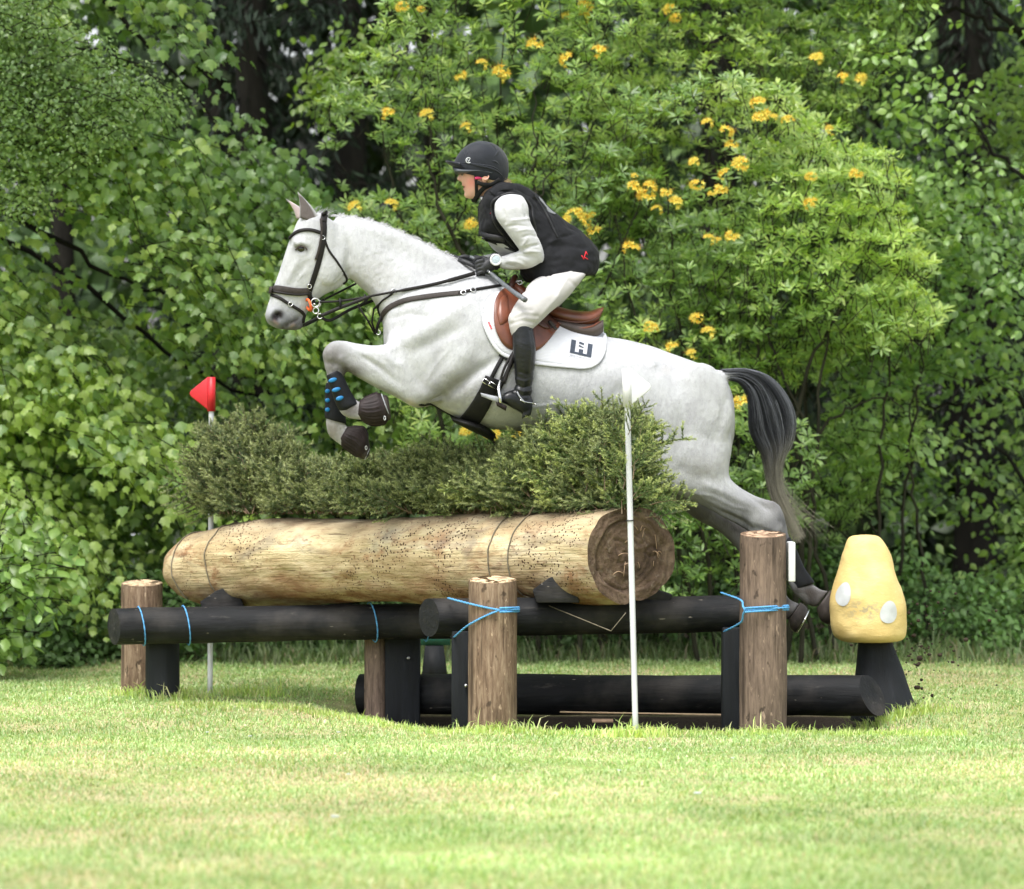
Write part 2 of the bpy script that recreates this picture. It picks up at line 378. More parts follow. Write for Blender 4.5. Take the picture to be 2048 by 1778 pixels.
def remesh(parts, voxel, smooth_it=6, factor=.5):
    mb = MB()
    for V, Fc in parts: mb.add(V, Fc)
    V, Fc, _ = mb.out()
    me = make_mesh('tmp', V, Fc); o = bpy.data.objects.new('tmp', me); COL.objects.link(o)
    r = o.modifiers.new('r', 'REMESH'); r.mode = 'VOXEL'; r.voxel_size = voxel
    s = o.modifiers.new('s', 'SMOOTH'); s.iterations = smooth_it; s.factor = factor
    dg = bpy.context.evaluated_depsgraph_get(); ev = o.evaluated_get(dg); m2 = ev.to_mesh()
    nv = len(m2.vertices); co = np.empty(nv * 3, np.float32); m2.vertices.foreach_get('co', co)
    npoly = len(m2.polygons); li = np.empty(len(m2.loops), np.int32); m2.loops.foreach_get('vertex_index', li)
    assert len(li) == npoly * 4
    ev.to_mesh_clear(); bpy.data.objects.remove(o); bpy.data.meshes.remove(me)
    return co.reshape(-1, 3).astype(float), li.reshape(-1, 4)

def vnormals(V, Q):
    n = np.cross(V[Q[:, 2]] - V[Q[:, 0]], V[Q[:, 3]] - V[Q[:, 1]]); N = np.zeros_like(V)
    for k in range(4): np.add.at(N, Q[:, k], n)
    N /= np.linalg.norm(N, axis=1)[:, None] + 1e-12
    return N

def seg_dist(P, pts):
    """distance of (n,2) points from a polyline, and parameter 0..1 along it"""
    pts = np.asarray(pts, float); best = np.full(len(P), 1e9); bt = np.zeros(len(P)); m = len(pts) - 1
    for i in range(m):
        a, b = pts[i], pts[i + 1]; d = b - a; t = np.clip(((P - a) @ d) / (d @ d + 1e-9), 0, 1)
        q = np.linalg.norm(P - (a + t[:, None] * d), axis=1); k = q < best
        best[k] = q[k]; bt[k] = (i + t[k]) / m
    return best, bt

# ---- body volumes
trunk = loft([
    (766, 625, 768, 690, 18), (778, 590, 782, 745, 52), (800, 562, 812, 782, 70), (835, 548, 850, 800, 84), (880, 540, 890, 824, 96),
    (930, 538, 938, 848, 106), (975, 548, 980, 858, 112), (1020, 572, 1025, 862, 118), (1070, 612, 1075, 864, 122), (1120, 640, 1125, 864, 124),
    (1170, 658, 1175, 862, 124), (1210, 671, 1215, 860, 122), (1250, 679, 1255, 866, 120), (1300, 692, 1292, 890, 118), (1345, 707, 1325, 930, 114),
    (1385, 721, 1352, 965, 106), (1415, 733, 1392, 972, 96), (1440, 746, 1425, 960, 82), (1457, 768, 1448, 938, 64), (1466, 800, 1460, 905, 44), (1470, 830, 1468, 870, 20)],
    n=90, seg=48, power=.92, top=.10)
neck = loft([(1010, 580, 800, 760, 80), (960, 545, 778, 700, 66), (915, 520, 764, 645, 52), (870, 496, 752, 613, 42), (820, 473, 738, 591, 35),
    (765, 449, 720, 574, 31), (715, 434, 700, 556, 30), (670, 429, 682, 538, 28)], n=44, seg=36, power=.95, top=.28)
head = loft([(640, 424, 680, 452, 24), (602, 433, 686, 468, 33), (584, 468, 692, 500, 37), (574, 494, 697, 530, 36), (566, 519, 695, 560, 32), (558, 543, 676, 577, 27),
    (549, 568, 652, 588, 23), (541, 592, 632, 603, 21), (534, 614, 614, 626, 21), (530, 630, 607, 645, 21), (535, 646, 602, 655, 18), (553, 657, 590, 661, 11)], n=56, seg=32, power=.88)
nose_l = ell((553, 632, -15), (19, 17, 9)); nose_r = ell((553, 632, 15), (19, 17, 9))
brow = ell((603, 487, -30), (16, 9, 7), .2); brow2 = ell((603, 487, 30), (16, 9, 7), .2)
cheek = ell((661, 530, -24), (33, 42, 12), .2); cheek2 = ell((661, 530, 24), (33, 42, 12), .2)
lip = ell((596, 650, 0), (12, 9, 13))
def foreleg(dx, dy, w):
    rows = [(860, 640, 915, 800, 26, w * .80), (815, 665, 860, 806, 30, w * .92), (780, 686, 826, 809, 27, w), (748, 691, 786, 788, 22, w), (716, 687, 742, 766, 17, w),
            (690, 682, 710, 748, 15, w), (668, 683, 694, 738, 16, w), (652, 696, 687, 734, 16, w), (646, 713, 683, 733, 14, w)]
    return [(a + dx, b + dy, c + dx, d + dy, e, f) for a, b, c, d, e, f in rows]
fl_near = loft(foreleg(0, 0, -62), n=44, seg=24, power=.92)
fl_near2 = loft([(648, 708, 688, 728, 14, -62), (650, 728, 688, 740, 14, -62), (656, 748, 685, 744, 11, -62), (668, 778, 697, 768, 11, -62), (676, 800, 706, 788, 12, -62), (682, 824, 716, 800, 13.5, -62),
    (700, 837, 724, 804, 12, -62), (724, 840, 736, 803, 12, -62), (745, 842, 750, 800, 15, -62)], n=34, seg=22)
fl_far = loft(foreleg(2, 6, 62), n=44, seg=24, power=.92)
fl_far2 = loft([(648, 714, 690, 734, 14, 62), (649, 735, 689, 746, 14, 62), (651, 765, 680, 765, 11, 62), (651, 800, 681, 800, 11, 62), (650, 830, 684, 830, 12, 62), (649, 850, 688, 846, 13.5, 62),
    (655, 872, 696, 857, 12, 62), (674, 888, 712, 858, 13, 62), (692, 902, 727, 872, 16, 62)], n=34, seg=22)
hl_near = loft([(1452, 830, 1270, 850, 40, -62), (1462, 885, 1285, 915, 46, -64), (1455, 930, 1312, 955, 42, -66), (1458, 955, 1350, 985, 34, -66), (1480, 975, 1393, 1004, 27, -64), (1510, 991, 1438, 1030, 21, -62), (1534, 999, 1478, 1052, 17, -60),
    (1555, 1008, 1512, 1075, 17, -58), (1567, 1035, 1522, 1090, 16, -58), (1575, 1068, 1533, 1102, 12, -57), (1588, 1105, 1552, 1122, 11, -56), (1604, 1146, 1571, 1160, 13, -56), (1624, 1166, 1585, 1186, 14, -56),
    (1640, 1176, 1608, 1206, 12, -56), (1654, 1178, 1628, 1214, 14, -56)], n=80, seg=26, power=.94)
hl_far = loft([(1440, 880, 1290, 920, 40, 58), (1440, 930, 1318, 968, 38, 60), (1450, 965, 1348, 1004, 32, 60), (1475, 1000, 1392, 1038, 24, 60), (1500, 1030, 1445, 1070, 18, 58), (1520, 1050, 1482, 1108, 17, 56),
    (1532, 1085, 1492, 1130, 14, 56), (1546, 1125, 1514, 1142, 11, 55), (1562, 1165, 1532, 1180, 12, 55), (1580, 1196, 1545, 1218, 14, 55), (1592, 1205, 1562, 1234, 12, 55), (1604, 1208, 1580, 1244, 14, 55)], n=64, seg=24)
dock = loft([(1405, 732, 1410, 765, 20), (1440, 740, 1440, 764, 16), (1475, 740, 1470, 762, 12), (1505, 748, 1496, 768, 9), (1535, 765, 1522, 780, 6)], n=20, seg=14)
mus = [ell((870, 700, -70), (70, 90, 26), .5), ell((870, 700, 70), (70, 90, 26), .5), ell((815, 690, -48), (42, 60, 26), .15), ell((815, 690, 48), (42, 60, 26), .15),
       ell((1390, 830, -84), (72, 105, 24), .1), ell((1390, 830, 84), (72, 105, 24), .1), ell((1325, 900, -88), (52, 80, 24), -.25), ell((1325, 900, 88), (52, 80, 24), -.25)]
HV, HQ = remesh([trunk, neck, head, nose_l, nose_r, brow, brow2, cheek, cheek2, lip, fl_near, fl_near2, fl_far, fl_far2, hl_near, hl_far, dock] + mus, 3.4, 7, .55)

# ---- muscle relief, grooves and features pushed along the normals
N = vnormals(HV, HQ); P2 = HV[:, :2]; near = (HV[:, 2] < 0)
side = np.clip(np.abs(N[:, 2]) * 1.6 - .1, 0, 1)
D = np.zeros(len(HV))
def groove(pts, sig, amp, only=None, both=True):
    global D
    d, tt = seg_dist(P2, pts); fade = np.clip(np.minimum(tt, 1 - tt) * 6, 0, 1) * .7 + .3
    g = amp * np.exp(-(d / sig) ** 2) * fade * side
    if only is not None: g = g * only
    D += g
frontleg = np.abs(HV[:, 2]) > 20
groove([(1000, 715), (955, 745), (915, 775), (880, 800), (850, 812)], 11, -9)         # behind the elbow
groove([(985, 690), (940, 735), (890, 782)], 26, -6)
groove([(830, 806), (870, 775), (915, 735), (945, 690)], 20, 7)                       # triceps
groove([(945, 600), (890, 640), (835, 672), (795, 690)], 15, 5)                       # shoulder blade edge
groove([(925, 655), (880, 680), (830, 705)], 12, -4)
groove([(800, 600), (795, 640), (790, 680)], 14, -4)
groove([(700, 560), (740, 600), (770, 640)], 10, -3)
groove([(760, 480), (820, 520), (880, 560), (920, 610)], 20, -3)
groove([(720, 450), (790, 476), (860, 505), (930, 540)], 13, 3)
groove([(700, 500), (690, 545), (672, 570)], 6, -4, near | True)                      # behind the jaw
groove([(693, 475), (703, 520), (698, 552)], 6, -5)
groove([(598, 520), (585, 545), (575, 565)], 6, 2.6)                                  # facial crest
groove([(620, 520), (600, 545), (592, 575)], 7, -2.2)
groove([(646, 500), (640, 540), (628, 575)], 8, -1.8)
groove([(604, 515), (620, 508), (625, 495)], 5, -1.5)
groove([(720, 712), (760, 735), (800, 770)], 7, -3.5)                                 # forearm tendons
groove([(700, 700), (740, 712), (780, 735)], 6, 2)
groove([(662, 700), (668, 722)], 7, 3); groove([(684, 712), (690, 728)], 5, 4); groove([(655, 725), (675, 730)], 5, -2.5); groove([(735, 700), (770, 712), (805, 735)], 8, 3); groove([(800, 690), (790, 730), (810, 780)], 12, -3); groove([(690, 716), (700, 735)], 6, -2)
for k in range(9):                                                                    # a hint of ribs
    x0 = 975 + k * 24; groove([(x0, 690), (x0 + 16, 760), (x0 + 8, 830)], 7, -.9)
groove([(1225, 770), (1262, 800), (1290, 850)], 20, -5)                               # flank hollow
groove([(1290, 715), (1330, 750), (1350, 800)], 18, -2.5); groove([(1298, 722), (1306, 736)], 9, 4)
groove([(1400, 760), (1425, 840), (1415, 920)], 14, -2.5)                             # hamstring line
groove([(1400, 965), (1450, 985), (1500, 1012)], 8, 3); groove([(1360, 985), (1430, 1018), (1490, 1050)], 6, -3)
groove([(1470, 965), (1510, 1000), (1535, 1020)], 5, -4); groove([(1530, 998), (1548, 1004)], 7, 4); groove([(1500, 1050), (1530, 1062), (1545, 1080)], 6, -3); groove([(1440, 1024), (1480, 1040), (1510, 1064)], 5, -4)
groove([(1345, 930), (1380, 950), (1420, 955)], 18, -4)
groove([(566, 655), (582, 646), (596, 640)], 3, -2.5); groove([(590, 640), (604, 632)], 4, -2)   # mouth
groove([(552, 634), (559, 629)], 8.5, -13)                                            # nostril
groove([(541, 636), (552, 618), (567, 626)], 4, 1.6)
groove([(597, 500), (611, 500)], 9, -3.5)                                             # eye socket
groove([(592, 492), (604, 486), (618, 492)], 4, 2.8); groove([(594, 508), (606, 512), (616, 507)], 3, 1.2)
D += (vnoise(HV, 1 / 42.) - .5) * 3.0 * np.clip((HV[:, 0] - 720) / 60, 0, 1)
groove([(955, 800), (975, 790), (1000, 782)], 4, -2); groove([(950, 812), (975, 806), (1005, 800)], 4, -2); groove([(880, 815), (930, 830), (980, 838)], 5, 2)
groove([(770, 640), (820, 628), (870, 640)], 6, -2.2); groove([(560, 600), (575, 612), (580, 625)], 2.2, 1.2); groove([(610, 545), (596, 560), (590, 580)], 2.5, 1.3); groove([(640, 455), (655, 480), (650, 500)], 6, -1.5)
groove([(1455, 780), (1440, 830), (1430, 880)], 8, -2); groove([(1310, 740), (1345, 800), (1335, 870)], 14, 2.5)
groove([(1010, 800), (1060, 815), (1120, 806), (1170, 818)], 3.0, 1.6); groove([(900, 700), (870, 735), (850, 770)], 3, 1.4); groove([(590, 535), (600, 552), (598, 572)], 2.6, 1.1); groove([(1380, 985), (1420, 990), (1460, 1010), (1500, 1020)], 3, 1.6); groove([(700, 705), (730, 722), (765, 748)], 3, 1.5); groove([(860, 600), (850, 625), (852, 650)], 8, -2)
mott = np.exp(-(((P2 - [770, 520]) / [60, 55]) ** 2).sum(1)); D += (vnoise(HV, 1 / 7.) - .5) * 2.4 * mott
HV = HV + N * D[:, None]
HBVH = BVHTree.FromPolygons([tuple(v) for v in HV], [tuple(int(i) for i in q) for q in HQ])
HQ_t = HQ

# ---- coat colour: markings, far hind leg darker, elbow and belly shade painted in
def coat_colour(V):
    P = V[:, :2]; n = len(V)
    base = np.full((n, 3), .425); base += np.array([0, .008, .018])
    def blend(wt, c):
        nonlocal base
        base = base * (1 - wt[:, None]) + np.array(c) * wt[:, None]
    nz = vnoise(V, 1 / 16.); nf = vnoise(V, 1 / 5.)
    def blob(cx, cy, rx, ry, a=1.0): return np.clip(1.35 - np.sqrt(((P[:, 0] - cx) / rx) ** 2 + ((P[:, 1] - cy) / ry) ** 2), 0, 1) * a
    blend(blob(568, 650, 52, 38, 1.0) * (.7 + .5 * nz).clip(0, 1), (.11, .117, .135))          # muzzle
    blend(blob(592, 652, 30, 20, .9), (.075, .072, .075))
    blend(np.exp(-(seg_dist(P, [(552, 634), (560, 629)])[0] / 9.5) ** 4), (.012, .008, .010))
    blend(np.exp(-seg_dist(P, [(549, 643), (556, 648)])[0] ** 2 / 8.) * .45, (.4, .25, .22))
    blend(np.exp(-seg_dist(P, [(566, 656), (582, 646), (597, 638)])[0] ** 2 / 6.), (.05, .045, .045))
    blend(np.exp(-seg_dist(P, [(583, 653), (588, 650)])[0] ** 2 / 9.) * .4, (.40, .30, .22))
    blend(np.exp(-seg_dist(P, [(595, 499), (613, 499)])[0] ** 2 / 60.) * .75, (.10, .10, .105))
    blend(blob(640, 440, 30, 18, .5), (.24, .24, .25))
    blend(blob(745, 560, 55, 45, .22) * nf * 1.6, (.30, .27, .25))
    leg = blob(665, 718, 36, 38, 1.0) * (.6 + nz).clip(0, 1); blend(leg, (.12, .115, .11)); blend(np.clip((730 - P[:, 0]) / 60, 0, 1) * (P[:, 1] > 690) * .25, (.25, .24, .235))
    blend(blob(700, 742, 36, 18, .85), (.09, .08, .075)); blend(blob(660, 862, 26, 28, .75) * (.5 + nf).clip(0, 1), (.16, .14, .12))
    blend(blob(705, 818, 26, 26, .85), (.12, .105, .10)); blend(blob(820, 806, 12, 9, .4), (.62, .50, .42))
    blend(blob(905, 785, 80, 40, .5) * (nf + .3).clip(0, 1), (.15, .138, .14)); blend(np.exp(-seg_dist(P, [(950, 725), (915, 765), (880, 798), (850, 812)])[0] ** 2 / 160.) * .35, (.15, .14, .14))  # shade behind the elbow painted into the coat
    blend(np.clip((P[:, 1] - 835) / 40, 0, 1) * (P[:, 0] < 1290) * (P[:, 0] > 850) * .65, (.16, .152, .142))  # lower belly shade, painted as darker coat
    hind = np.clip((P[:, 1] - (955 + .1 * (1500 - P[:, 0]))) / 90, 0, 1) * (P[:, 0] > 1300)
    blend(hind * (.75 + .5 * nz).clip(0, 1), (.085, .085, .09)); dp = vnoise(V, 1 / 9., 3.); blend(np.clip((dp - .52) * 3, 0, .22) * (P[:, 0] > 1150) * (P[:, 1] > 800), (.24, .24, .25)); blend(np.clip((vnoise(V * [1, .3, 1], 1 / 5., 8.) - .6) * 2, 0, .2), (.25, .25, .26))
    blend(blob(1400, 935, 46, 26, .35) * nf * 1.5, (.30, .28, .27))
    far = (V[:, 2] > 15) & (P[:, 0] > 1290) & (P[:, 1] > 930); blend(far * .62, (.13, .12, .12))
    blend(blob(1545, 1000, 26, 26, .5), (.14, .13, .13)); blend(blob(1520, 1030, 26, 22, .35), (.55, .55, .56))
    blend(np.clip((P[:, 1] - 1165) / 15, 0, 1) * (P[:, 0] > 1530) * (.7 + .3 * nz), (.055, .048, .045))
    blend(np.clip((P[:, 0] - 1440) / 40, 0, 1) * (P[:, 1] < 800) * .6, (.12, .125, .14))
    v = vnoise(V, 1 / 24., 7.3); blend(((v - .55) * 2).clip(0, .25) * (P[:, 0] > 700), (.33, .33, .35))
    blend(blob(1330, 740, 12, 10, .5), (.40, .39, .38))
    return np.concatenate([base, np.ones((n, 1))], 1)

HB = W(1100, 860, 20.8)
horse = empty('horse', (HB[0], HB[1], HB[2]), 'white grey horse jumping over the log with its front legs tucked under', 'horse')
def hobj(name, V, Fc, mats, parent=None, **k):
    return centred(name, H(V), Fc, mats if isinstance(mats, (list, tuple)) else [mats], parent or horse, **k)
hb = H(HV)
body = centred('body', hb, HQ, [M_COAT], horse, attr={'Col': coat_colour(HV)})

def drape(px, py, off=0., far=False, default=None):
    s = -1 if not far else 1
    h = HBVH.ray_cast(Vector((px, py, s * 600.)), Vector((0, 0, -s * 1.)))
    if h[0] is None:
        if default is not None: return np.array([px, py, default]), np.array([0, 0, float(s)])
        h2 = HBVH.find_nearest(Vector((px, py, s * 10.)))
        n = np.array(h2[1]); p = np.array(h2[0]); return p + n * off, n
    n = np.array(h[1]); 
    if n[2] * s < 0: n = -n
    return np.array(h[0]) + n * off, n

def strap(pts, w, th, off=.3, n=None, far=False, spline=True):
    pts = np.asarray(pts, float); L = np.linalg.norm(np.diff(pts, axis=0), axis=1).sum()
    n = n or max(8, int(L / 4)); Q = catmull(pts, n)
    PN = [drape(x, y, off, far) for x, y in Q]
    P = np.array([p for p, _ in PN]); Nn = np.array([q for _, q in PN])
    for _ in range(2):
        P[1:-1] = (P[:-2] + 2 * P[1:-1] + P[2:]) / 4; Nn[1:-1] = Nn[:-2] + Nn[1:-1] + Nn[2:]
    Nn /= np.linalg.norm(Nn, axis=1)[:, None]
    return ribbon(P, Nn, w, th)

def patch(top, bot, m, n, off, th, far=False, bulge=0.):
    """panel ruled between two outline curves, laid on the animal, with thickness and a rounded rim"""
    A = catmull(np.array(top, float), m); B = catmull(np.array(bot, float), m)
    t = np.linspace(0, 1, n)
    G = A[:, None] * (1 - t)[None, :, None] + B[:, None] * t[None, :, None]
    P = np.zeros((m, n, 3)); Nn = np.zeros((m, n, 3))
    for i in range(m):
        for j in range(n):
            P[i, j], Nn[i, j] = drape(G[i, j, 0], G[i, j, 1], 0, far)
    s = 1 if far else -1
    Wd = P[:, :, 2].copy()
    for _ in range(6):
        Q = np.pad(Wd, 1, mode='edge'); Wd = (Q[:-2, 1:-1] + Q[2:, 1:-1] + Q[1:-1, :-2] + Q[1:-1, 2:] + 2 * Wd) / 6
    P[:, :, 2] = np.minimum(P[:, :, 2], Wd) if not far else np.maximum(P[:, :, 2], Wd)
    P[:, :, :2] = G
    e = np.minimum(np.minimum(np.arange(m)[:, None], np.arange(m)[::-1][:, None]) / 2., np.minimum(np.arange(n)[None], np.arange(n)[::-1][None]) / 1.5).clip(0, 1)
    rim = np.sqrt(1 - (1 - e) ** 2)
    u = np.linspace(-1, 1, m)[:, None]; v = np.linspace(-1, 1, n)[None]
    bl = bulge * (1 - u ** 2) * (1 - v ** 2)
    top_ = P.copy(); top_[:, :, 2] += s * (off + th * rim + bl); bt = P.copy(); bt[:, :, 2] += s * (off - 1.5)
    V = np.concatenate([top_.reshape(-1, 3), bt.reshape(-1, 3)]); fs = []; K = m * n
    for i in range(m - 1):
        for j in range(n - 1):
            a, b, c, d = i * n + j, i * n + j + 1, (i + 1) * n + j + 1, (i + 1) * n + j
            fs.append((a, b, c, d)); fs.append((K + d, K + c, K + b, K + a))
    edge = [(0, j) for j in range(n)] + [(i, n - 1) for i in range(1, m)] + [(m - 1, j) for j in range(n - 2, -1, -1)] + [(i, 0) for i in range(m - 2, 0, -1)]
    for q in range(len(edge)):
        a = edge[q]; b = edge[(q + 1) % len(edge)]
        ia, ib = a[0] * n + a[1], b[0] * n + b[1]; fs.append((ib, ia, K + ia, K + ib))
    return V, fs

# ---- ears
def ear(name, base1, base2, tip, w, depth, col, inner):
    b1, b2, tp = np.array(base1, float), np.array(base2, float), np.array(tip, float); V = []; m, n = 12, 12
    for i in range(m):
        t = i / (m - 1); wd = (1 - t) ** .9 * (1 + .15 * math.sin(t * math.pi)); c = (b1 + b2) / 2 * (1 - t) + tp * t
        c[0] += 5 * math.sin(t * math.pi) * (1 if name == 'ear' else 1)
        for j in range(n):
            a = j / n * 2 * math.pi; h = (b2 - b1) / 2 * wd
            V.append([c[0] + h[0] * math.cos(a), c[1] + h[1] * math.cos(a), w + depth * wd * math.sin(a) * (.45 if math.sin(a) * depth < 0 else 1)])
    V = np.array(V); c4 = np.zeros((len(V), 4)); c4[:] = (*col, 1)
    tt = np.repeat(np.linspace(0, 1, m), n); dark = np.tile((np.sin(np.arange(n) / n * 2 * np.pi) < -.3) & (np.cos(np.arange(n) / n * 2 * np.pi) < .75), m)
    c4[dark, :3] = inner; c4[tt > .85, :3] = (.30, .29, .29)
    return hobj(name, V, ring_faces(m, n), M_COAT, attr={'Col': c4})
ear('ear', (600, 436), (645, 452), (596, 384), -22, 12, (.36, .36, .36), (.10, .085, .08))
ear('ear', (592, 436), (622, 436), (570, 396), 22, 11, (.52, .50, .49), (.42, .34, .33))
# ---- eyes, with lids
for s in (-1, 1):
    p, n = drape(604, 499, -4.5, s > 0)
    p = p + np.array([0, 0, (1.2 if s < 0 else -1.2) * -1]); eye = hobj('eye', *ell(p, (10.5, 7.6, 6.5), .1), M_EYE)
    lid = [(593, 501), (598, 494), (605, 492), (613, 496), (616, 501)]
    hobj('eyelid', *strap(lid, 2.2, 1.8, .6, 14, far=s > 0), M_PANEL, parent=eye)
# ---- forelock tuft, mane and tail hair
def strands(paths, r0, cols, seg=3):
    V = []; Fc = []; C = []; k = 0
    for P, r, c in zip(paths, r0, cols):
        n = len(P); rr = r * np.linspace(1, .15, n) ** .8
        v, f = tube(P, rr, seg, False); V.append(v); Fc += [tuple(i + k for i in q) for q in f]; k += len(v)
        C.append(np.repeat(c, seg, 0) if len(c) == n else np.tile(c, (n * seg, 1)))
    return np.concatenate(V), Fc, np.concatenate(C)
def c4(rgb, n, j=0.0): return np.concatenate([np.clip(np.tile(rgb, (n, 1)) + j, 0, 1), np.ones((n, 1))], 1)
crest = catmull(np.array([(662, 430), (700, 433), (750, 444), (800, 464), (850, 487), (900, 513), (940, 534), (965, 545)], float), 900)
pp = []; rr = []; cc = []
for i, (x, y) in enumerate(crest):
    for q in range(2):
        ln = rng.uniform(3.5, 10) * (1.2 if (i // 40) % 2 else .8); an = rng.normal(-1.25, .45); w0 = rng.normal(0, 4); n = 4
        t = np.linspace(0, 1, n); P = np.stack([x + rng.normal(0, 1) + math.cos(an) * ln * t + t * t * 3, y + 3 + math.sin(an) * ln * t + 2 * t * t, w0 + t * rng.normal(0, 4)], 1)
        pp.append(P); rr.append(rng.uniform(.35, .75)); cc.append(c4((.53, .53, .54), n, rng.normal(0, .06)))
V, Fc, C4 = strands(pp, rr, cc); hobj('mane', V, Fc, M_HAIR, attr={'Col': C4})
pp = []; rr = []; cc = []
for i in range(90):
    x0 = rng.uniform(615, 650); y0 = 434 + (x0 - 615) * .1; t = np.linspace(0, 1, 7); an = rng.normal(-.95, .35); ln = rng.uniform(14, 38)
    P = np.stack([x0 + math.cos(an) * ln * t, y0 + math.sin(an) * ln * t + 9 * t ** 2.5, rng.normal(0, 7) + t * rng.normal(0, 5)], 1)
    pp.append(P); rr.append(rng.uniform(.4, .8)); g = rng.uniform(.12, .5); cc.append(c4((g, g, g * 1.02), 7))
V, Fc, C4 = strands(pp, rr, cc); hobj('forelock', V, Fc, M_HAIR, attr={'Col': C4})
# tail
spine = [(1440, 750), (1480, 748), (1515, 758), (1542, 782), (1556, 820), (1558, 870), (1552, 925), (1556, 975), (1572, 1025), (1590, 1065)]
inner = [(1455, 760), (1480, 766), (1496, 790), (1500, 828), (1502, 866), (1526, 912), (1534, 950), (1546, 1000), (1566, 1045), (1590, 1085)]
outer = [(1445, 738), (1490, 737), (1535, 752), (1567, 785), (1587, 832), (1582, 880), (1562, 925), (1562, 975), (1584, 1025), (1606, 1070)]
SA, IA, OA = (catmull(np.array(q, float), 30) for q in (spine, inner, outer))
pp = []; rr = []; cc = []
for i in range(2300):
    u = rng.uniform(0, 1); w0 = rng.normal(0, 1)
    s0 = 0 if rng.random() < .35 else int(rng.uniform(0, 14)); n = 30 - s0
    end = 30 if rng.random() < .16 else int(rng.uniform(s0 + 8, 29)); idx = np.arange(s0, end); n = len(idx)
    tt = idx / 29.; P = IA[idx] * (1 - u) + OA[idx] * u
    wav = np.sin(tt * rng.uniform(4, 12) + rng.uniform(0, 6)) * rng.uniform(0, 8) * tt
    wid = 12 + 20 * np.sin(np.clip(tt * 1.7, 0, 1) * np.pi * .5) * (1 - tt * .45)
    X = P[:, 0] + wav + rng.normal(0, 2.5); Yv = P[:, 1] + wav * .4; Z = w0 * wid * .42 + rng.normal(0, 1)
    if rng.random() < .12:      # flyaway ends flicking right
        k = np.clip((tt - .62) / .38, 0, 1) ** 1.6; X = X + k * rng.uniform(8, 72); Yv = Yv - k * rng.uniform(0, 34) * (1 if rng.random() < .8 else -1)
    pp.append(np.stack([X, Yv, Z], 1)); rr.append(rng.uniform(.26, .58))
    streak = math.sin(u * 17 + w0 * 1.3 + rng.normal(0, .5)) * .5 + .5
    top = np.array([.016, .018, .023]) + streak ** 4 * np.array([.20, .21, .23]) * rng.uniform(.3, 1.1); bot = np.array([.27, .25, .19]) * rng.uniform(.35, 1.5)
    k = np.clip((tt - .50) / .35, 0, 1)[:, None]; cc.append(np.concatenate([top * (1 - k) + bot * k, np.ones((n, 1))], 1))
V, Fc, C4 = strands(pp, rr, cc); tail = hobj('tail', V, Fc, M_HAIR, attr={'Col': C4})
coreV, coreF = loft([(a[0], a[1], b[0], b[1], w) for a, b, w in zip(outer[:8], inner[:8], (6, 9, 11, 11, 10, 8, 5, 2))], n=30, seg=14)
cm = coreV[:, :2].mean(0); Cc = np.tile((.03, .032, .036, 1.), (len(coreV), 1)); k = np.clip((coreV[:, 1] - 880) / 80, 0, 1)[:, None]; Cc[:, :3] = Cc[:, :3] * (1 - k) + np.array([.11, .10, .085]) * k
ca = (coreV[:, :2] + 0); hobj('hair_core', coreV * [1, 1, .9], coreF, M_HAIR, parent=tail, attr={'Col': Cc})
# ---- hooves
hobj('hoof', *loft([(752, 840, 752, 799, 17, -62), (766, 844, 762, 792, 21, -62), (781, 840, 773, 790, 20, -62), (784, 834, 778, 795, 14, -62)], seg=22), M_HOOF)
hobj('hoof', *loft([(690, 902, 726, 870, 17, 62), (708, 912, 736, 885, 20, 62), (727, 919, 738, 902, 17, 62), (732, 917, 737, 908, 10, 62)], seg=22), M_HOOF)
h1 = hobj('hoof', *loft([(1656, 1178, 1629, 1214, 15, -56), (1672, 1186, 1636, 1236, 21, -56), (1682, 1196, 1650, 1246, 22, -56), (1682, 1202, 1654, 1246, 18, -56)], seg=24), M_HOOF)
h2 = hobj('hoof', *loft([(1604, 1207, 1580, 1243, 15, 55), (1614, 1214, 1583, 1258, 20, 55), (1619, 1222, 1592, 1267, 21, 55), (1619, 1227, 1596, 1267, 17, 55)], seg=24), M_HOOF)
for hh_, (a, b), w in ((h1, ((1683, 1197), (1653, 1247)), -56), (h2, ((1620, 1222), (1595, 1268)), 55)):
    V, Fc = tube([(a[0] + (b[0] - a[0]) * t + 2, a[1] + (b[1] - a[1]) * t, w - 18 * math.sin(t * math.pi)) for t in np.linspace(0, 1, 9)], 1.5, 6)
    hobj('shoe', V, Fc, M_STEEL, parent=hh_)
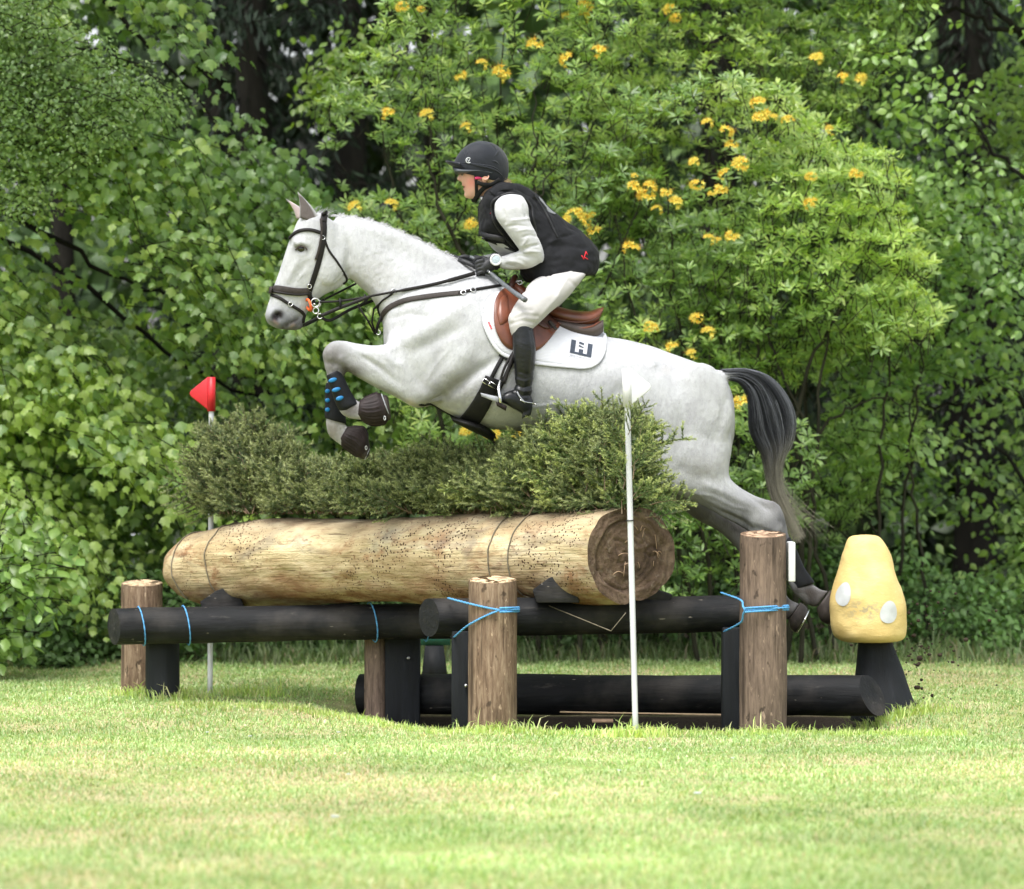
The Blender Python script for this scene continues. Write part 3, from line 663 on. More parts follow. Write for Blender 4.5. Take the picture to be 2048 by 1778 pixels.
# ---- bell boots (ribbed) and tendon boots
def bell(rows, logo):
    rows = np.array(rows, float); n = 14; S = catmull(rows, n); seg = 72; a = np.linspace(0, 2 * np.pi, seg, endpoint=False); V = []
    for i in range(n):
        t = i / (n - 1); rb = (1 + (.10 * (np.cos(a * 26) > 0)) * (1 if .12 < t < .62 else 0)) * (1.12 if .66 < t < .70 else 1)
        C = (S[i, :2] + S[i, 2:4]) / 2; U = (S[i, :2] - S[i, 2:4]) / 2
        for j in range(seg): V.append([C[0] + U[0] * math.cos(a[j]) * rb[j], C[1] + U[1] * math.cos(a[j]) * rb[j], S[i, 5] + S[i, 4] * math.sin(a[j]) * rb[j]])
    b = hobj('bell_boot', V, ring_faces(n, seg), M_BELL)
    e = S[-1]; C = (e[:2] + e[2:4]) / 2; U = (e[:2] - e[2:4]) / 2
    V, Fc = tube([(C[0] + U[0] * math.cos(q), C[1] + U[1] * math.cos(q), e[5] + e[4] * math.sin(q)) for q in np.linspace(np.pi * .95, np.pi * 2.05, 20)], 1.3, 6)
    hobj('rim', V, Fc, M_GREYEDGE, parent=b)
    x, y, w = logo; V, Fc = tube([(x + 2.6 * math.cos(q) * .7, y + 4 * math.sin(q), w) for q in np.linspace(0, 2 * np.pi, 14)], .6, 5)
    hobj('logo', V, Fc, M_SILVER, parent=b)
bell([(718, 834, 722, 800, 14, -62), (735, 846, 734, 795, 19, -62), (756, 850, 746, 790, 22, -62), (776, 843, 758, 786, 23, -62), (782, 834, 765, 788, 22, -62)], (772, 836, -84))
bell([(676, 882, 693, 853, 14, 62), (684, 894, 712, 853, 19, 62), (698, 904, 727, 857, 22, 62), (714, 915, 735, 877, 22, 62), (728, 920, 737, 898, 16, 62)], (731, 896, 40))
def tboot(rows, strapts, parts):
    b = hobj('tendon_boot', *loft(rows, seg=26), M_NEO)
    for (x0, y0, x1, y1, w) in parts:
        hobj('blue_insert', *ell(((x0 + x1) / 2, (y0 + y1) / 2, w), (math.hypot(x1 - x0, y1 - y0) / 2, 4.3, 2.4), math.atan2(y1 - y0, x1 - x0)), M_BLUE, parent=b)
    for P in strapts: hobj('boot_strap', *tube(P, 2.2, 6), M_NEO, parent=b)
    return b
tboot([(655, 752, 681, 740, 15, -62), (659, 766, 692, 758, 18, -62), (667, 788, 700, 775, 18, -62), (674, 808, 708, 790, 17, -62), (681, 820, 717, 803, 17, -62), (688, 824, 720, 806, 14, -62)], [],
      [(660, 763, 677, 758, -80), (667, 782, 684, 777, -80.5), (675, 799, 690, 794, -79.5)])
tboot([(649, 766, 680, 762, 15, 62), (647, 785, 686, 782, 18, 62), (647, 812, 688, 812, 17, 62), (647, 834, 690, 842, 17, 62), (652, 838, 690, 848, 14, 62)], [],
      [(648, 783, 658, 781, 45), (648, 801, 658, 800, 45), (648, 820, 658, 819, 45)])
tboot([(1577, 1072, 1532, 1098, 15, -57), (1590, 1098, 1548, 1120, 16, -57), (1606, 1134, 1566, 1150, 16, -56), (1624, 1160, 1580, 1168, 17, -56), (1622, 1166, 1582, 1176, 15, -56)], [], [])
tboot([(1535, 1098, 1496, 1128, 15, 56), (1550, 1130, 1510, 1148, 15, 55), (1572, 1180, 1532, 1198, 16, 55), (1576, 1188, 1540, 1206, 14, 55)], [], [])
# ================================================================== SADDLERY (same side-on space as the horse)
def torus(c, r, rr, tilt=(0, 0, 1), seg=24, sq=1.0, a0=0, a1=2 * np.pi):
    n = np.array(tilt, float); n /= np.linalg.norm(n); u = np.cross(n, [0, 1, .01]); u /= np.linalg.norm(u); v = np.cross(n, u)
    a = np.linspace(a0, a1, seg); P = np.array(c) + r * (np.cos(a)[:, None] * u + sq * np.sin(a)[:, None] * v); return tube(P, rr, 7)
def thing_hs(name, p, label, cat):
    w = H([p])[0]; return empty(name, tuple(w), label, cat)

# ---- bridle
bridle = thing_hs('bridle', (620, 660, 0), 'dark brown leather bridle with flash noseband worn on the head of the grey horse', 'bridle')
def bstrap(name, pts, w, th, m=M_LEATHER, off=.4, both=True, **k):
    for f in ((False, True) if both else (False,)):
        o = hobj(name, *strap(pts, w, th, off, far=f, **k), m, parent=bridle)
    return o
bstrap('cheekpiece', [(648, 436), (650, 462), (645, 500), (636, 535), (627, 562), (620, 582)], 10.5, 2.4)
bstrap('cheekpiece', [(643, 440), (645, 464), (640, 498), (633, 520)], 5, 3.4, M_STRAP)
bstrap('cheekpiece', [(620, 584), (621, 596), (631, 610)], 9, 2.6)
bstrap('headpiece', [(652, 426), (649, 434), (648, 446)], 13, 3)
HP, HF = ribbon([(652 - 3 * math.sin(a), 428 - 4 * abs(math.cos(a)) + 3, 27 * math.cos(a)) for a in np.linspace(0, np.pi, 12)], [(-.2, -1, math.cos(a)) for a in np.linspace(0, np.pi, 12)], 13, 2.8)
hobj('headpiece', HP, HF, M_LEATHER, parent=bridle)
bstrap('browband', [(582, 476), (590, 468), (604, 462), (622, 461), (640, 466), (648, 470)], 7, 3)
for f in (-1, 1):
    hobj('browband', *ribbon([(582 + 2 * (1 - abs(t)) * -1, 476 - 0, t * 24 * f) for t in np.linspace(0, 1, 8)], [(-1, -.3, t * .9 * f + .01) for t in np.linspace(0, 1, 8)], 7, 3), M_LEATHER, parent=bridle)
bstrap('throatlash', [(648, 470), (658, 500), (676, 525), (691, 552), (693, 560), (688, 570)], 4.2, 2)
bstrap('noseband', [(545, 579), (556, 578), (575, 581), (598, 584), (620, 583)], 14, 3, M_STRAP)
bstrap('noseband', [(545, 583), (556, 585), (575, 588), (598, 590), (618, 588)], 4.5, 4.6)
for yy, ww in ((579, 14),):
    hobj('noseband', *ribbon([(545.5 - 4.2 * math.sqrt(max(0, 1 - t * t)), yy + 1.5, 19 * t) for t in np.linspace(-1, 1, 15)], [(-1, -.2, t * .8) for t in np.linspace(-1, 1, 15)], ww, 3.4), M_STRAP, parent=bridle)
bstrap('flash_strap', [(543, 590), (560, 596), (575, 606), (592, 616), (604, 624), (611, 634), (606, 645)], 6.4, 2.4)
for p in ((582, 609), (647, 477), (620, 573), (605, 583)):
    q, n = drape(*p, 2.5); hobj('buckle', *torus(q, 4.2, .8, n, 16), M_STEEL, parent=bridle)
bit = hobj('bit_ring', *torus((632, 606, -27), 8.5, 1.3, (.1, 0, 1)), M_STEEL, parent=bridle)
hobj('bit_ring', *torus((633, 622, -27), 6, 1.1, (.3, .1, 1)), M_STEEL, parent=bridle); hobj('bit_ring', *torus((641, 633, -26), 5, 1.0, (.3, .1, 1)), M_STEEL, parent=bridle)
hobj('bit_ring', *torus((632, 606, 27), 8.5, 1.3, (.1, 0, 1)), M_STEEL, parent=bridle)
hobj('mouthpiece', *tube([(630, 609, w) for w in np.linspace(-28, 28, 9)], 2.2, 8), M_STEEL, parent=bridle)
hobj('bit_guard', *torus((618, 610, -21), 11, 2.6, (1, -.25, .45), 24, 1.0), M_ORANGE, parent=bridle)
hobj('bit_guard', *torus((618, 610, 21), 11, 2.6, (1, -.25, -.45), 24, 1.0), M_ORANGE, parent=bridle)
hobj('curb_strap', *tube([(640, 634, -24), (622, 642, -18), (610, 648, -10), (606, 652, 0), (612, 650, 12), (638, 636, 24)], 2.3, 6), M_BLACKW, parent=bridle)

# ---- reins (near rein runs along the neck to the hand)
def free_strap(pts, w, th, clear=3.0, vert=True):
    Q = catmull(np.array(pts, float), 60)
    for i in range(len(Q)):
        h = HBVH.ray_cast(Vector((Q[i, 0], Q[i, 1], -600.)), Vector((0, 0, 1.)))
        if h[0] is not None: Q[i, 2] = min(Q[i, 2], h[0][2] - clear)
    for _ in range(6): Q[1:-1, 2] = np.minimum(Q[1:-1, 2], (Q[:-2, 2] + Q[1:-1, 2] * 2 + Q[2:, 2]) / 4)
    return ribbon(Q, np.tile([0, -.1, -1.], (len(Q), 1)), w, th)
reins = thing_hs('reins', (800, 600, 0), 'dark leather reins running from the bit to the gloved hands of the rider', 'reins')
hobj('rein', *free_strap([(641, 605, -30), (690, 602, -34), (760, 590, -38), (850, 574, -54), (905, 561, -60), (950, 548, -50)], np.array([4.5] * 30 + [6.5] * 16 + [8] * 14), 2.6), M_LEATHER, parent=reins)
hobj('rein', *free_strap([(644, 632, -28), (680, 617, -34), (720, 602, -38), (742, 594, -40)], 7, 3), M_LEATHER, parent=reins)
hobj('rein', *free_strap([(640, 634, 24), (660, 640, 24), (700, 618, 40), (745, 600, 46)], 6, 2.6, -200), M_LEATHER, parent=reins)
hobj('rein', *tube([(632, 606, 30), (720, 560, 70), (800, 540, 78), (880, 526, 62), (925, 522, 40)], 2.2, 6), M_LEATHER, parent=reins)
for x, y in ((682, 604), (731, 596)): hobj('rein_stop', *box((x, y + 2, -38), (4, 17, 7)), M_BLACKW, parent=reins)
hobj('ring', *torus((789, 584, -46), 5, 1, (0, .2, 1), 16), M_STEEL, parent=reins)

# ---- breastplate
bp = thing_hs('breastplate', (760, 670, 0), 'brown leather breastplate crossing the chest below the reins', 'breastplate')
def bps(name, pts, w, th, m=M_LEATHER, off=.6, both=True):
    for f in ((False, True) if both else (False,)): hobj(name, *strap(pts, w, th, off, far=f), m, parent=bp)
bps('shoulder_strap', [(762, 640), (768, 628), (782, 615), (810, 603), (850, 596), (900, 590), (925, 588)], 11, 2.4, M_STRAP)
bps('shoulder_strap', [(918, 589), (935, 585), (955, 581), (985, 576), (1012, 571), (1030, 567)], 6, 3)
bps('chest_strap', [(789, 587), (776, 596), (764, 604), (752, 622), (750, 640)], 3.6, 2.2)
hobj('martingale', *tube([(789, 586, -48), (770, 600, -32), (748, 618, -14), (744, 645, -6), (752, 668, -3)], 2.2, 6), M_LEATHER, parent=bp)
hobj('martingale', *tube([(735, 598, 30), (716, 612, 10), (735, 640, 2), (750, 668, 0)], 2.0, 6), M_LEATHER, parent=bp)
hobj('chest_strap', *tube([(764, 632, -22), (756, 650, -14), (752, 668, -4)], 3.0, 8), M_LEATHER, parent=bp)
hobj('clip', *torus((757, 665, -8), 4.5, 1.3, (.4, 0, 1), 14), M_STEEL, parent=bp)
hobj('girth_strap', *strap([(842, 808), (870, 826), (900, 842), (930, 856)], 7, 2.4, .3), M_BLACKW, parent=bp)
for p in ((928, 588), (947, 583)):
    q, n = drape(*p, 3); hobj('buckle', *torus(q, 5, 1.0, n, 14), M_STEEL, parent=bp)

# ---- saddle pad with its printed emblem
pad = thing_hs('saddle_pad', (1100, 735, 0), 'white quilted saddle pad with a dark block emblem under the tan saddle', 'saddle pad')
PT = [(968, 634), (971, 608), (985, 590), (1010, 584), (1045, 598), (1085, 622), (1130, 645), (1170, 656), (1207, 650)]
PB = [(969, 642), (976, 666), (991, 693), (1010, 711), (1045, 722), (1085, 729), (1135, 735), (1182, 737), (1208, 700)]
for f in (False, True):
    V, Fc = patch(PT, PB, 46, 26, 1.5, 4.5, f); hobj('pad_panel', V, Fc, M_PAD, parent=pad)
def pedge(off=6.5):
    pts = np.array([(968, 632), (970, 652), (982, 680), (1000, 704), (1030, 719), (1085, 729.5), (1135, 735), (1165, 737), (1188, 731), (1202, 714), (1207, 690), (1208, 660)], float)
    return strap(pts, 7, 2.5, off - 3, 70)
hobj('pad_binding', *pedge(), M_PAD, parent=pad)
# emblem: local frame from its own corners
e0 = np.array([1141.8, 680.0]); ex = np.array([1184.0, 690.0]) - e0; ey = np.array([1138.0, 706.3]) - e0
def decal(poly, off=7.4):
    P = [(e0 + ex * a + ey * b) for a, b in poly]; return np.array([drape(x, y, 0)[0] + [0, 0, -off] for x, y in P])
mb = MB()
def dpoly(x0, y0, x1, y1, sk0=0, sk1=0, m=6):
    for i in range(m):
        for j in range(m):
            a0, a1, b0, b1 = i / m, (i + 1) / m, j / m, (j + 1) / m
            q = [(x0 + (x1 - x0) * a, y0 + (y1 - y0) * b + sk0 * a * (1 - b) + sk1 * a * b) for a, b in ((a0, b0), (a0, b1), (a1, b1), (a1, b0))]
            mb.add(decal(q), [(0, 1, 2, 3)])
dpoly(0, 0, .22, 1); dpoly(.78, 0, 1, 1); dpoly(.22, .84, .78, 1.0); dpoly(.40, .56, .60, .84); dpoly(.37, .02, .60, .17, .04, .04); dpoly(.37, .26, .60, .38, .10, .05)
V, Fc, _ = mb.out(); hobj('emblem', V, Fc, M_NAVY, parent=pad)
mb = MB(); random.seed(3)
x = .02
while x < .93:           # tiny lettering strokes under the emblem
    wd = random.uniform(.018, .03); dpoly(x, 1.11, x + wd, 1.19, 0, 0, 1)
    if random.random() < .7: dpoly(x + wd, 1.11 if random.random() < .5 else 1.16, x + wd + .022, 1.14 if random.random() < .5 else 1.19, 0, 0, 1)
    x += wd + .045
x = .0
while x < .95: dpoly(x, 1.27, x + .05, 1.30, 0, 0, 1); x += .075
V, Fc, _ = mb.out(); hobj('lettering', V, Fc, M_PADTXT, parent=pad)
mb = MB()
for i in range(5):
    q = [(977 + i * 1.3, 646 + i * 3), (976.5 + i * 1.3, 648.4 + i * 3), (979.5 + i * 1.3, 647.6 + i * 3), (980 + i * 1.3, 645.4 + i * 3)]
    mb.add([drape(a, b, 0)[0] + [0, 0, -7.6] for a, b in q], [(0, 1, 2, 3)])
V, Fc, _ = mb.out(); hobj('lettering', V, Fc, M_REDLOGO, parent=pad)

# ---- saddle
sad = thing_hs('saddle', (1090, 700, 0), 'tan leather jumping saddle with raised cantle on the white pad', 'saddle')
for f in (False, True):
    V, Fc = patch([(988, 640), (990, 606), (1003, 582), (1030, 572), (1058, 590), (1090, 618), (1122, 638)], [(989, 650), (994, 668), (1006, 690), (1024, 702), (1060, 706), (1086, 694), (1118, 655)], 40, 26, 6, 5, f, 5); hobj('saddle_flap', V, Fc, M_TAN, parent=sad)
    V, Fc = patch([(993, 630), (1000, 600), (1016, 588)], [(999, 655), (1012, 652), (1024, 640)], 16, 12, 11, 4, f, 7); hobj('knee_roll', V, Fc, M_TAN, parent=sad)
    V, Fc = patch([(1060, 585), (1085, 606), (1110, 622), (1125, 630)], [(1052, 632), (1070, 648), (1092, 660), (1112, 652)], 20, 16, 14, 4, f, 4); hobj('skirt', V, Fc, M_TAND, parent=sad)
    s = 1 if f else -1
    V, Fc = loft([(1106, 640, 1108, 652, 20, s * 40), (1130, 640, 1128, 664, 26, s * 44), (1160, 646, 1156, 676, 28, s * 46), (1188, 646, 1188, 678, 27, s * 42), (1206, 640, 1206, 664, 20, s * 34)], n=26, seg=22); hobj('panel', V, Fc, M_PANEL, parent=sad)
    for q in (0,):
        hobj('keeper', *strap([(1092, 655), (1100, 664), (1108, 672)], 7, 2.5, 16, 8, far=f), M_STRAP, parent=sad)
V, Fc = loft([(1024, 560, 1026, 590, 24), (1040, 566, 1044, 606, 40), (1062, 584, 1070, 624, 44), (1092, 606, 1098, 636, 50), (1120, 614, 1120, 648, 60), (1150, 621, 1148, 655, 68), (1178, 622, 1176, 658, 66), (1198, 616, 1194, 648, 58), (1207, 614, 1203, 630, 46)], n=54, seg=36, power=.85); hobj('seat', V, Fc, M_TAN, parent=sad)
for dy in (0, 12):
    P = catmull(np.array([(1100, 636 + dy * .4, -56), (1125, 642 + dy * .7, -66), (1155, 646 + dy, -71), (1182, 642 + dy, -67), (1199, 632 + dy, -52)], float), 24); hobj('piping', *tube(P, 1.4 if dy == 0 else 2.2, 6), M_TAND if dy == 0 else M_TAN, parent=sad)
V, Fc = tube(catmull(np.array([(1020, 582, -30), (1026, 562, -22), (1030, 554, 0), (1026, 562, 22), (1020, 582, 30)], float), 18), 6, 8); hobj('pommel', V, Fc, M_TAND, parent=sad)
for w in (-20, -12): hobj('dee_ring', *torus((1030 - w * .5, 566, w * 1.6), 4.5, 1.1, (.2, .3, 1), 14), M_STEEL, parent=sad)

# ---- girth with belly guard
gir = thing_hs('girth', (960, 860, 0), 'black girth with buckled straps and belly guard under the horse', 'girth')
def gst(name, pts, w, th, m=M_GIRTH, off=1, both=True):
    for f in ((False, True) if both else (False,)): o = hobj(name, *strap(pts, w, th, off, far=f), m, parent=gir)
    return o
gst('girth_tab', [(1011, 706), (998, 730), (984, 756), (972, 782)], 8, 2.6); gst('girth_tab', [(1030, 710), (1019, 736), (1006, 764), (993, 790)], 8, 2.6); gst('girth_tab', [(1018, 702), (1014, 712), (1010, 720)], 28, 3)
gst('girth_body', [(986, 756), (978, 778), (966, 803), (950, 828), (934, 846), (922, 858)], np.linspace(30, 42, 16), 4.5, off=1.5)
V, Fc = loft([(900, 832, 908, 845, 52), (930, 836, 934, 858, 76), (962, 844, 964, 872, 66), (992, 868, 986, 884, 34)], n=18, seg=22); hobj('belly_guard', V, Fc, M_GIRTH, parent=gir)
V, Fc = loft([(938, 846, 958, 868, 14, -22), (960, 856, 972, 874, 8, -24), (990, 868, 993, 878, 5, -24)], n=12, seg=12); hobj('belly_guard', V, Fc, M_GIRTH, parent=gir)
for (x, y, a) in ((976, 764, .55), (988, 770, .55)):
    q, n = drape(x, y, 7); c_, s_ = math.cos(a), math.sin(a)
    P = [q + np.array([u * c_ - v * s_, u * s_ + v * c_, 0]) for u, v in ((-9, -4), (9, -4), (9, 4), (-9, 4), (-9, -4))]
    hobj('buckle', *tube(P, 1.1, 6), M_STEEL, parent=gir)

# ---- stirrups
def stirrup(w, label):
    st = thing_hs('stirrup', (1000, 812, w), label, 'stirrup')
    hobj('stirrup_leather', *ribbon(catmull(np.array([(1040, 640, w * .86), (1030, 700, w * .93), (1020, 730, w), (1008, 768, w)], float), 20), np.tile([0, 0, math.copysign(1, w)], (20, 1)), 7, 2.5), M_LEATHER, parent=st)
    hobj('stirrup_leather', *ribbon(catmull(np.array([(1030, 700, w * .93), (1010, 735, w), (1000, 766, w)], float), 14), np.tile([0, 0, math.copysign(1, w)], (14, 1)), 5, 2), M_LEATHER, parent=st)
    a = catmull(np.array([(1002, 760, w), (998, 776, w - 16), (1000, 792, w - 24), (1002, 806, w - 24)], float), 12); hobj('stirrup_branch', *tube(a, 3, 8), M_STEEL, parent=st)
    a = catmull(np.array([(1002, 760, w), (998, 776, w + 16), (1000, 792, w + 24), (1002, 806, w + 24)], float), 12); hobj('stirrup_branch', *tube(a, 3, 8), M_STEEL, parent=st)
    hobj('tread', *loft([(992, 800, 994, 812, 24, w), (1014, 812, 1012, 822, 24, w)], n=5, seg=14, power=.5), M_BELL, parent=st)
    hobj('hinge', *loft([(962, 786, 964, 793, 3.5, w - 16), (998, 794, 996, 806, 5, w - 20)], n=5, seg=12, power=.6), M_GREYEDGE, parent=st)
stirrup(-136, 'grey metal stirrup holding the rider boot nearest the camera'); stirrup(136, 'stirrup on the far side of the horse')
# ================================================================== RIDER
rider = thing_hs('person', (1085, 640, 0), 'rider in black body protector, white shirt and white breeches crouching over the saddle', 'person')
def robj(name, VF, m, parent=None, **k): return hobj(name, VF[0], VF[1], m, parent=parent or rider, **k)
def upper(w):      # shoulder to elbow
    s = math.copysign(1, w)
    return [(1012, 392, 1034, 391, 10, s * 66), (1000, 398, 1046, 397, 20, s * 73), (990, 412, 1056, 416, 28, s * 82), (992, 438, 1059, 443, 27, s * 87), (1010, 464, 1072, 470, 25, s * 89), (1028, 488, 1084, 497, 23, s * 87), (1040, 505, 1088, 517, 22, s * 83), (1048, 520, 1084, 528, 16, s * 80)]
def fore(w):
    s = math.copysign(1, w)
    return [(1058, 499, 1087, 524, 20, s * 82), (1040, 504, 1062, 538, 22, s * 78), (1022, 509, 1036, 541, 20, s * 66), (1008, 513, 1012, 540, 17, s * 52), (998, 515, 1000, 537, 14, s * 42)]
def thigh(w):
    s = math.copysign(1, w)
    return [(1106, 546, 1170, 538, 40, s * 38), (1086, 552, 1174, 544, 44, s * 46), (1062, 566, 1166, 557, 42, s * 76), (1042, 594, 1140, 590, 38, s * 104), (1023, 622, 1106, 622, 32, s * 124), (1016, 640, 1078, 648, 28, s * 131), (1020, 662, 1064, 662, 23, s * 134), (1026, 680, 1062, 680, 21, s * 134)]
def calf(w):
    s = math.copysign(1, w)
    return [(1023, 655, 1063, 646, 24, s * 134), (1024, 675, 1068, 672, 25, s * 135), (1025, 695, 1071, 697, 26, s * 136), (1027, 722, 1069, 735, 24, s * 136), (1030, 752, 1065, 765, 19, s * 136), (1030, 775, 1063, 785, 17, s * 136), (1024, 790, 1063, 806, 17, s * 136)]
def foot(w):
    s = math.copysign(1, w)
    return [(1066, 800, 1062, 828, 12, s * 136), (1050, 784, 1045, 828, 17, s * 136), (1030, 780, 1026, 818, 19, s * 136), (1016, 783, 1013, 810, 18, s * 136), (1007, 788, 1005, 807, 13, s * 136), (1004, 793, 1003, 803, 8, s * 136)]
TORSO = [(965, 392, 1004, 363, 36), (958, 410, 1036, 369, 68), (959, 438, 1072, 386, 78), (962, 469, 1104, 420, 77), (994, 494, 1136, 444, 72), (1024, 517, 1166, 468, 74), (1038, 543, 1192, 494, 82), (1054, 562, 1199, 521, 88), (1074, 562, 1193, 543, 90), (1086, 556, 1186, 549, 86)]
def shrink(rows, f, dw=0):
    out = []
    for r in rows:
        r = list(r) + [0] * (6 - len(r)); cx, cy = (r[0] + r[2]) / 2, (r[1] + r[3]) / 2
        out.append((cx + (r[0] - cx) * f, cy + (r[1] - cy) * f, cx + (r[2] - cx) * f, cy + (r[3] - cy) * f, r[4] * f, r[5]))
    return out
headl = loft([(930, 302, 985, 300, 22), (922, 325, 992, 322, 30), (921, 345, 995, 342, 32), (922, 355, 994, 356, 32), (924, 366, 990, 368, 30), (927, 376, 982, 378, 27), (930, 386, 970, 388, 22), (934, 394, 958, 396, 15), (940, 398, 950, 399, 7)], n=40, seg=28, power=.9)
neckl = loft([(955, 372, 998, 352, 24), (960, 388, 1003, 368, 24), (966, 404, 1012, 382, 30)], n=12, seg=20)
nose = loft([(922, 341, 930, 343, 4.5), (918, 350, 930, 351, 6), (914, 356.5, 930, 359, 8), (916, 360.5, 930, 361, 8), (922, 363, 930, 364, 6)], n=10, seg=12)
lips = loft([(924.5, 366, 932, 366, 6), (923.5, 371, 932, 371, 8.5), (928, 374.2, 934, 374.2, 8), (926, 378, 934, 378, 7.5), (929, 382, 936, 382, 6)], n=14, seg=12)
chin = ell((936, 389, 0), (8, 8, 11)); brw = ell((927, 343, 0), (6, 4, 22))
parts = [headl, neckl, nose, lips, chin, brw, loft(shrink(TORSO, .80), n=40, seg=28), loft(shrink(fore(-1), .8), n=20, seg=16), loft(shrink(fore(1), .8), n=20, seg=16), loft(shrink(upper(-1), .84), n=24, seg=16), loft(shrink(upper(1), .84), n=24, seg=16),
         loft(shrink(thigh(-1), .76), n=30, seg=18), loft(shrink(thigh(1), .76), n=30, seg=18), loft(shrink(calf(-1), .8), n=26, seg=16), loft(shrink(calf(1), .8), n=26, seg=16), loft(shrink(foot(-1), .7), n=14, seg=14), loft(shrink(foot(1), .7), n=14, seg=14)]
BV, BQ = remesh(parts, 1.7, 3, .5)
Pb = BV[:, :2]; Nb = vnormals(BV, BQ); Db = np.zeros(len(BV)); sd = np.abs(BV[:, 2])
eyeg = np.exp(-(((BV - [927, 350, 0]) * [1 / 5., 1 / 3.2, 0]) ** 2).sum(1)) * np.exp(-((sd - 14) / 7) ** 2); Db -= 2.2 * eyeg
m1 = np.exp(-seg_dist(Pb, [(924, 374.3), (937, 374.6)])[0] ** 2 / 2.0) * (BV[:, 0] < 940) * (sd < 14); Db -= 1.8 * m1
BV = BV + Nb * Db[:, None]; nz = vnoise(BV, 1 / 6.)
sk = np.tile([.60, .36, .28], (len(BV), 1)); ck = np.exp(-(((BV[:, :2] - [944, 366]) / [13, 12]) ** 2).sum(1)) * .75
sk = sk * (1 - ck[:, None]) + np.array([.60, .20, .17]) * ck[:, None]; lp = np.exp(-(((BV[:, :2] - [926, 374.5]) / [6, 5]) ** 2).sum(1)) * .6
sk = sk * (1 - lp[:, None]) + np.array([.50, .16, .14]) * lp[:, None]; sk = sk * (1 - m1[:, None] * .9) + np.array([.08, .015, .015]) * m1[:, None] * .9
bw = np.exp(-(((BV[:, :2] - [926, 342.5]) / [8, 1.8]) ** 2).sum(1)) * .5; sk = sk * (1 - bw[:, None]) + np.array([.14, .08, .05]) * bw[:, None]
hairz = np.clip((BV[:, 0] - 976) / 5, 0, 1) * (BV[:, 1] < 372) * (BV[:, 1] > 300); sk = sk * (1 - hairz[:, None]) + np.array([.22, .14, .08]) * hairz[:, None]
bodyr = centred('body', H(BV), BQ, [M_SKIN], rider, attr={'Col': np.concatenate([sk, np.ones((len(sk), 1))], 1)})
RB = BVHTree.FromPolygons([tuple(v) for v in BV], [tuple(int(i) for i in q) for q in BQ])
for s in (-1, 1):
    e = robj('eye', ell((926, 350.5, s * 13.5), (2.6, 2.0, 2.4)), M_SHIRT); robj('iris', ell((924.6, 350.5, s * 14.2), (1.5, 1.6, 1.8)), M_EYE, parent=e)
    robj('eyelid', tube([(923, 349.5, s * 11), (924.5, 348.2, s * 14.5), (928.5, 349.2, s * 17)], .8, 6), M_TAND, parent=e)
    # ear
    V, Fc = loft([(966, 346, 978, 345, 3, s * 33), (962.5, 352, 980, 352, 4, s * 35), (963, 359, 977, 360, 3.6, s * 35), (965, 365, 971, 367, 2.4, s * 34)], n=14, seg=14)
    er = centred('ear', H(V), Fc, [M_SKIN], rider, attr={'Col': np.tile([.60, .33, .25, 1], (len(V), 1))})
    V, Fc = torus((971, 354, s * 38.5), 6.2, 1.5, (0, .1, 1), 18, 1.15, .6, 5.4); centred('ear_rim', H(V), Fc, [M_SKIN], er, attr={'Col': np.tile([.62, .36, .28, 1], (len(V), 1))})
    robj('hair', ell((982, 360, s * 27), (11, 10, 6)), M_HAIRB)
robj('hair', ell((1008, 370, 0), (14, 10, 16), .6), M_HAIRB)
pp = []; rr = []; cc = []
for i in range(160):
    n = 6; t = np.linspace(0, 1, n); x0, y0, z0 = rng.uniform(1000, 1014), rng.uniform(355, 368), rng.normal(0, 8)
    pp.append(np.stack([x0 + t * rng.uniform(3, 16), y0 + t * rng.uniform(0, 9) + 5 * t * t, z0 + rng.normal(0, 5) * t], 1)); rr.append(rng.uniform(.3, .6)); g = rng.uniform(.7, 1.5); cc.append(c4(np.array([.36, .26, .14]) * g, n))
V, Fc, C4 = strands(pp, rr, cc); hobj('hair', V, Fc, M_HAIR, parent=rider, attr={'Col': C4})

# ---- helmet with stretch cap, peak and harness
hel = hobj('helmet', *loft([(910, 343, 1008, 368, 38), (905, 336, 1015, 356, 43), (908, 325, 1017.5, 338, 45.5), (914, 312, 1016, 320, 45), (924, 299, 1009, 305, 41), (938, 288.5, 997, 293, 32), (951, 283.5, 983, 285.5, 18), (960, 282, 973, 283, 7)], n=50, seg=48, power=.95), M_SILK, parent=rider)
def fold(pts, r, m=M_SILK, parent=hel, cen=(962, 325, 0), rad=None):
    Q = []
    for x, y, s in catmull(np.array(pts, float), 16):
        h = HELB.ray_cast(Vector((x, y, -300.)), Vector((0, 0, 1.))); Q.append((x, y, (h[0][2] if h[0] is not None else -20) + s))
    return robj('fold', tube(Q, r * np.sin(np.linspace(.25, np.pi - .25, 16)), 8), m, parent=parent)
HELV, HELF = loft([(910, 343, 1008, 368, 38), (905, 336, 1015, 356, 43), (908, 325, 1017.5, 338, 45.5), (914, 312, 1016, 320, 45), (924, 299, 1009, 305, 41), (938, 288.5, 997, 293, 32), (951, 283.5, 983, 285.5, 18), (960, 282, 973, 283, 7)], n=50, seg=48, power=.95)
HELB = BVHTree.FromPolygons([tuple(v) for v in HELV], HELF)
fold([(935, 330, .6), (960, 334, 0), (990, 342, .2), (1008, 356, .8)], 2.4); fold([(915, 326, .8), (945, 330, .2), (985, 336, 0), (1004, 347, .6)], 1.8)
fold([(930, 318, .6), (936, 306, .6), (934, 298, .8)], 1.7); fold([(925, 320, .6), (930, 309, .6), (926, 303, .8)], 1.4)
fold([(980, 288, .8), (990, 297, .6), (993, 306, .8)], 1.8); fold([(988, 318, .8), (994, 308, .4), (999, 300, .8)], 2.2); fold([(1000, 332, .8), (990, 325, .3), (982, 326, .8)], 1.8)
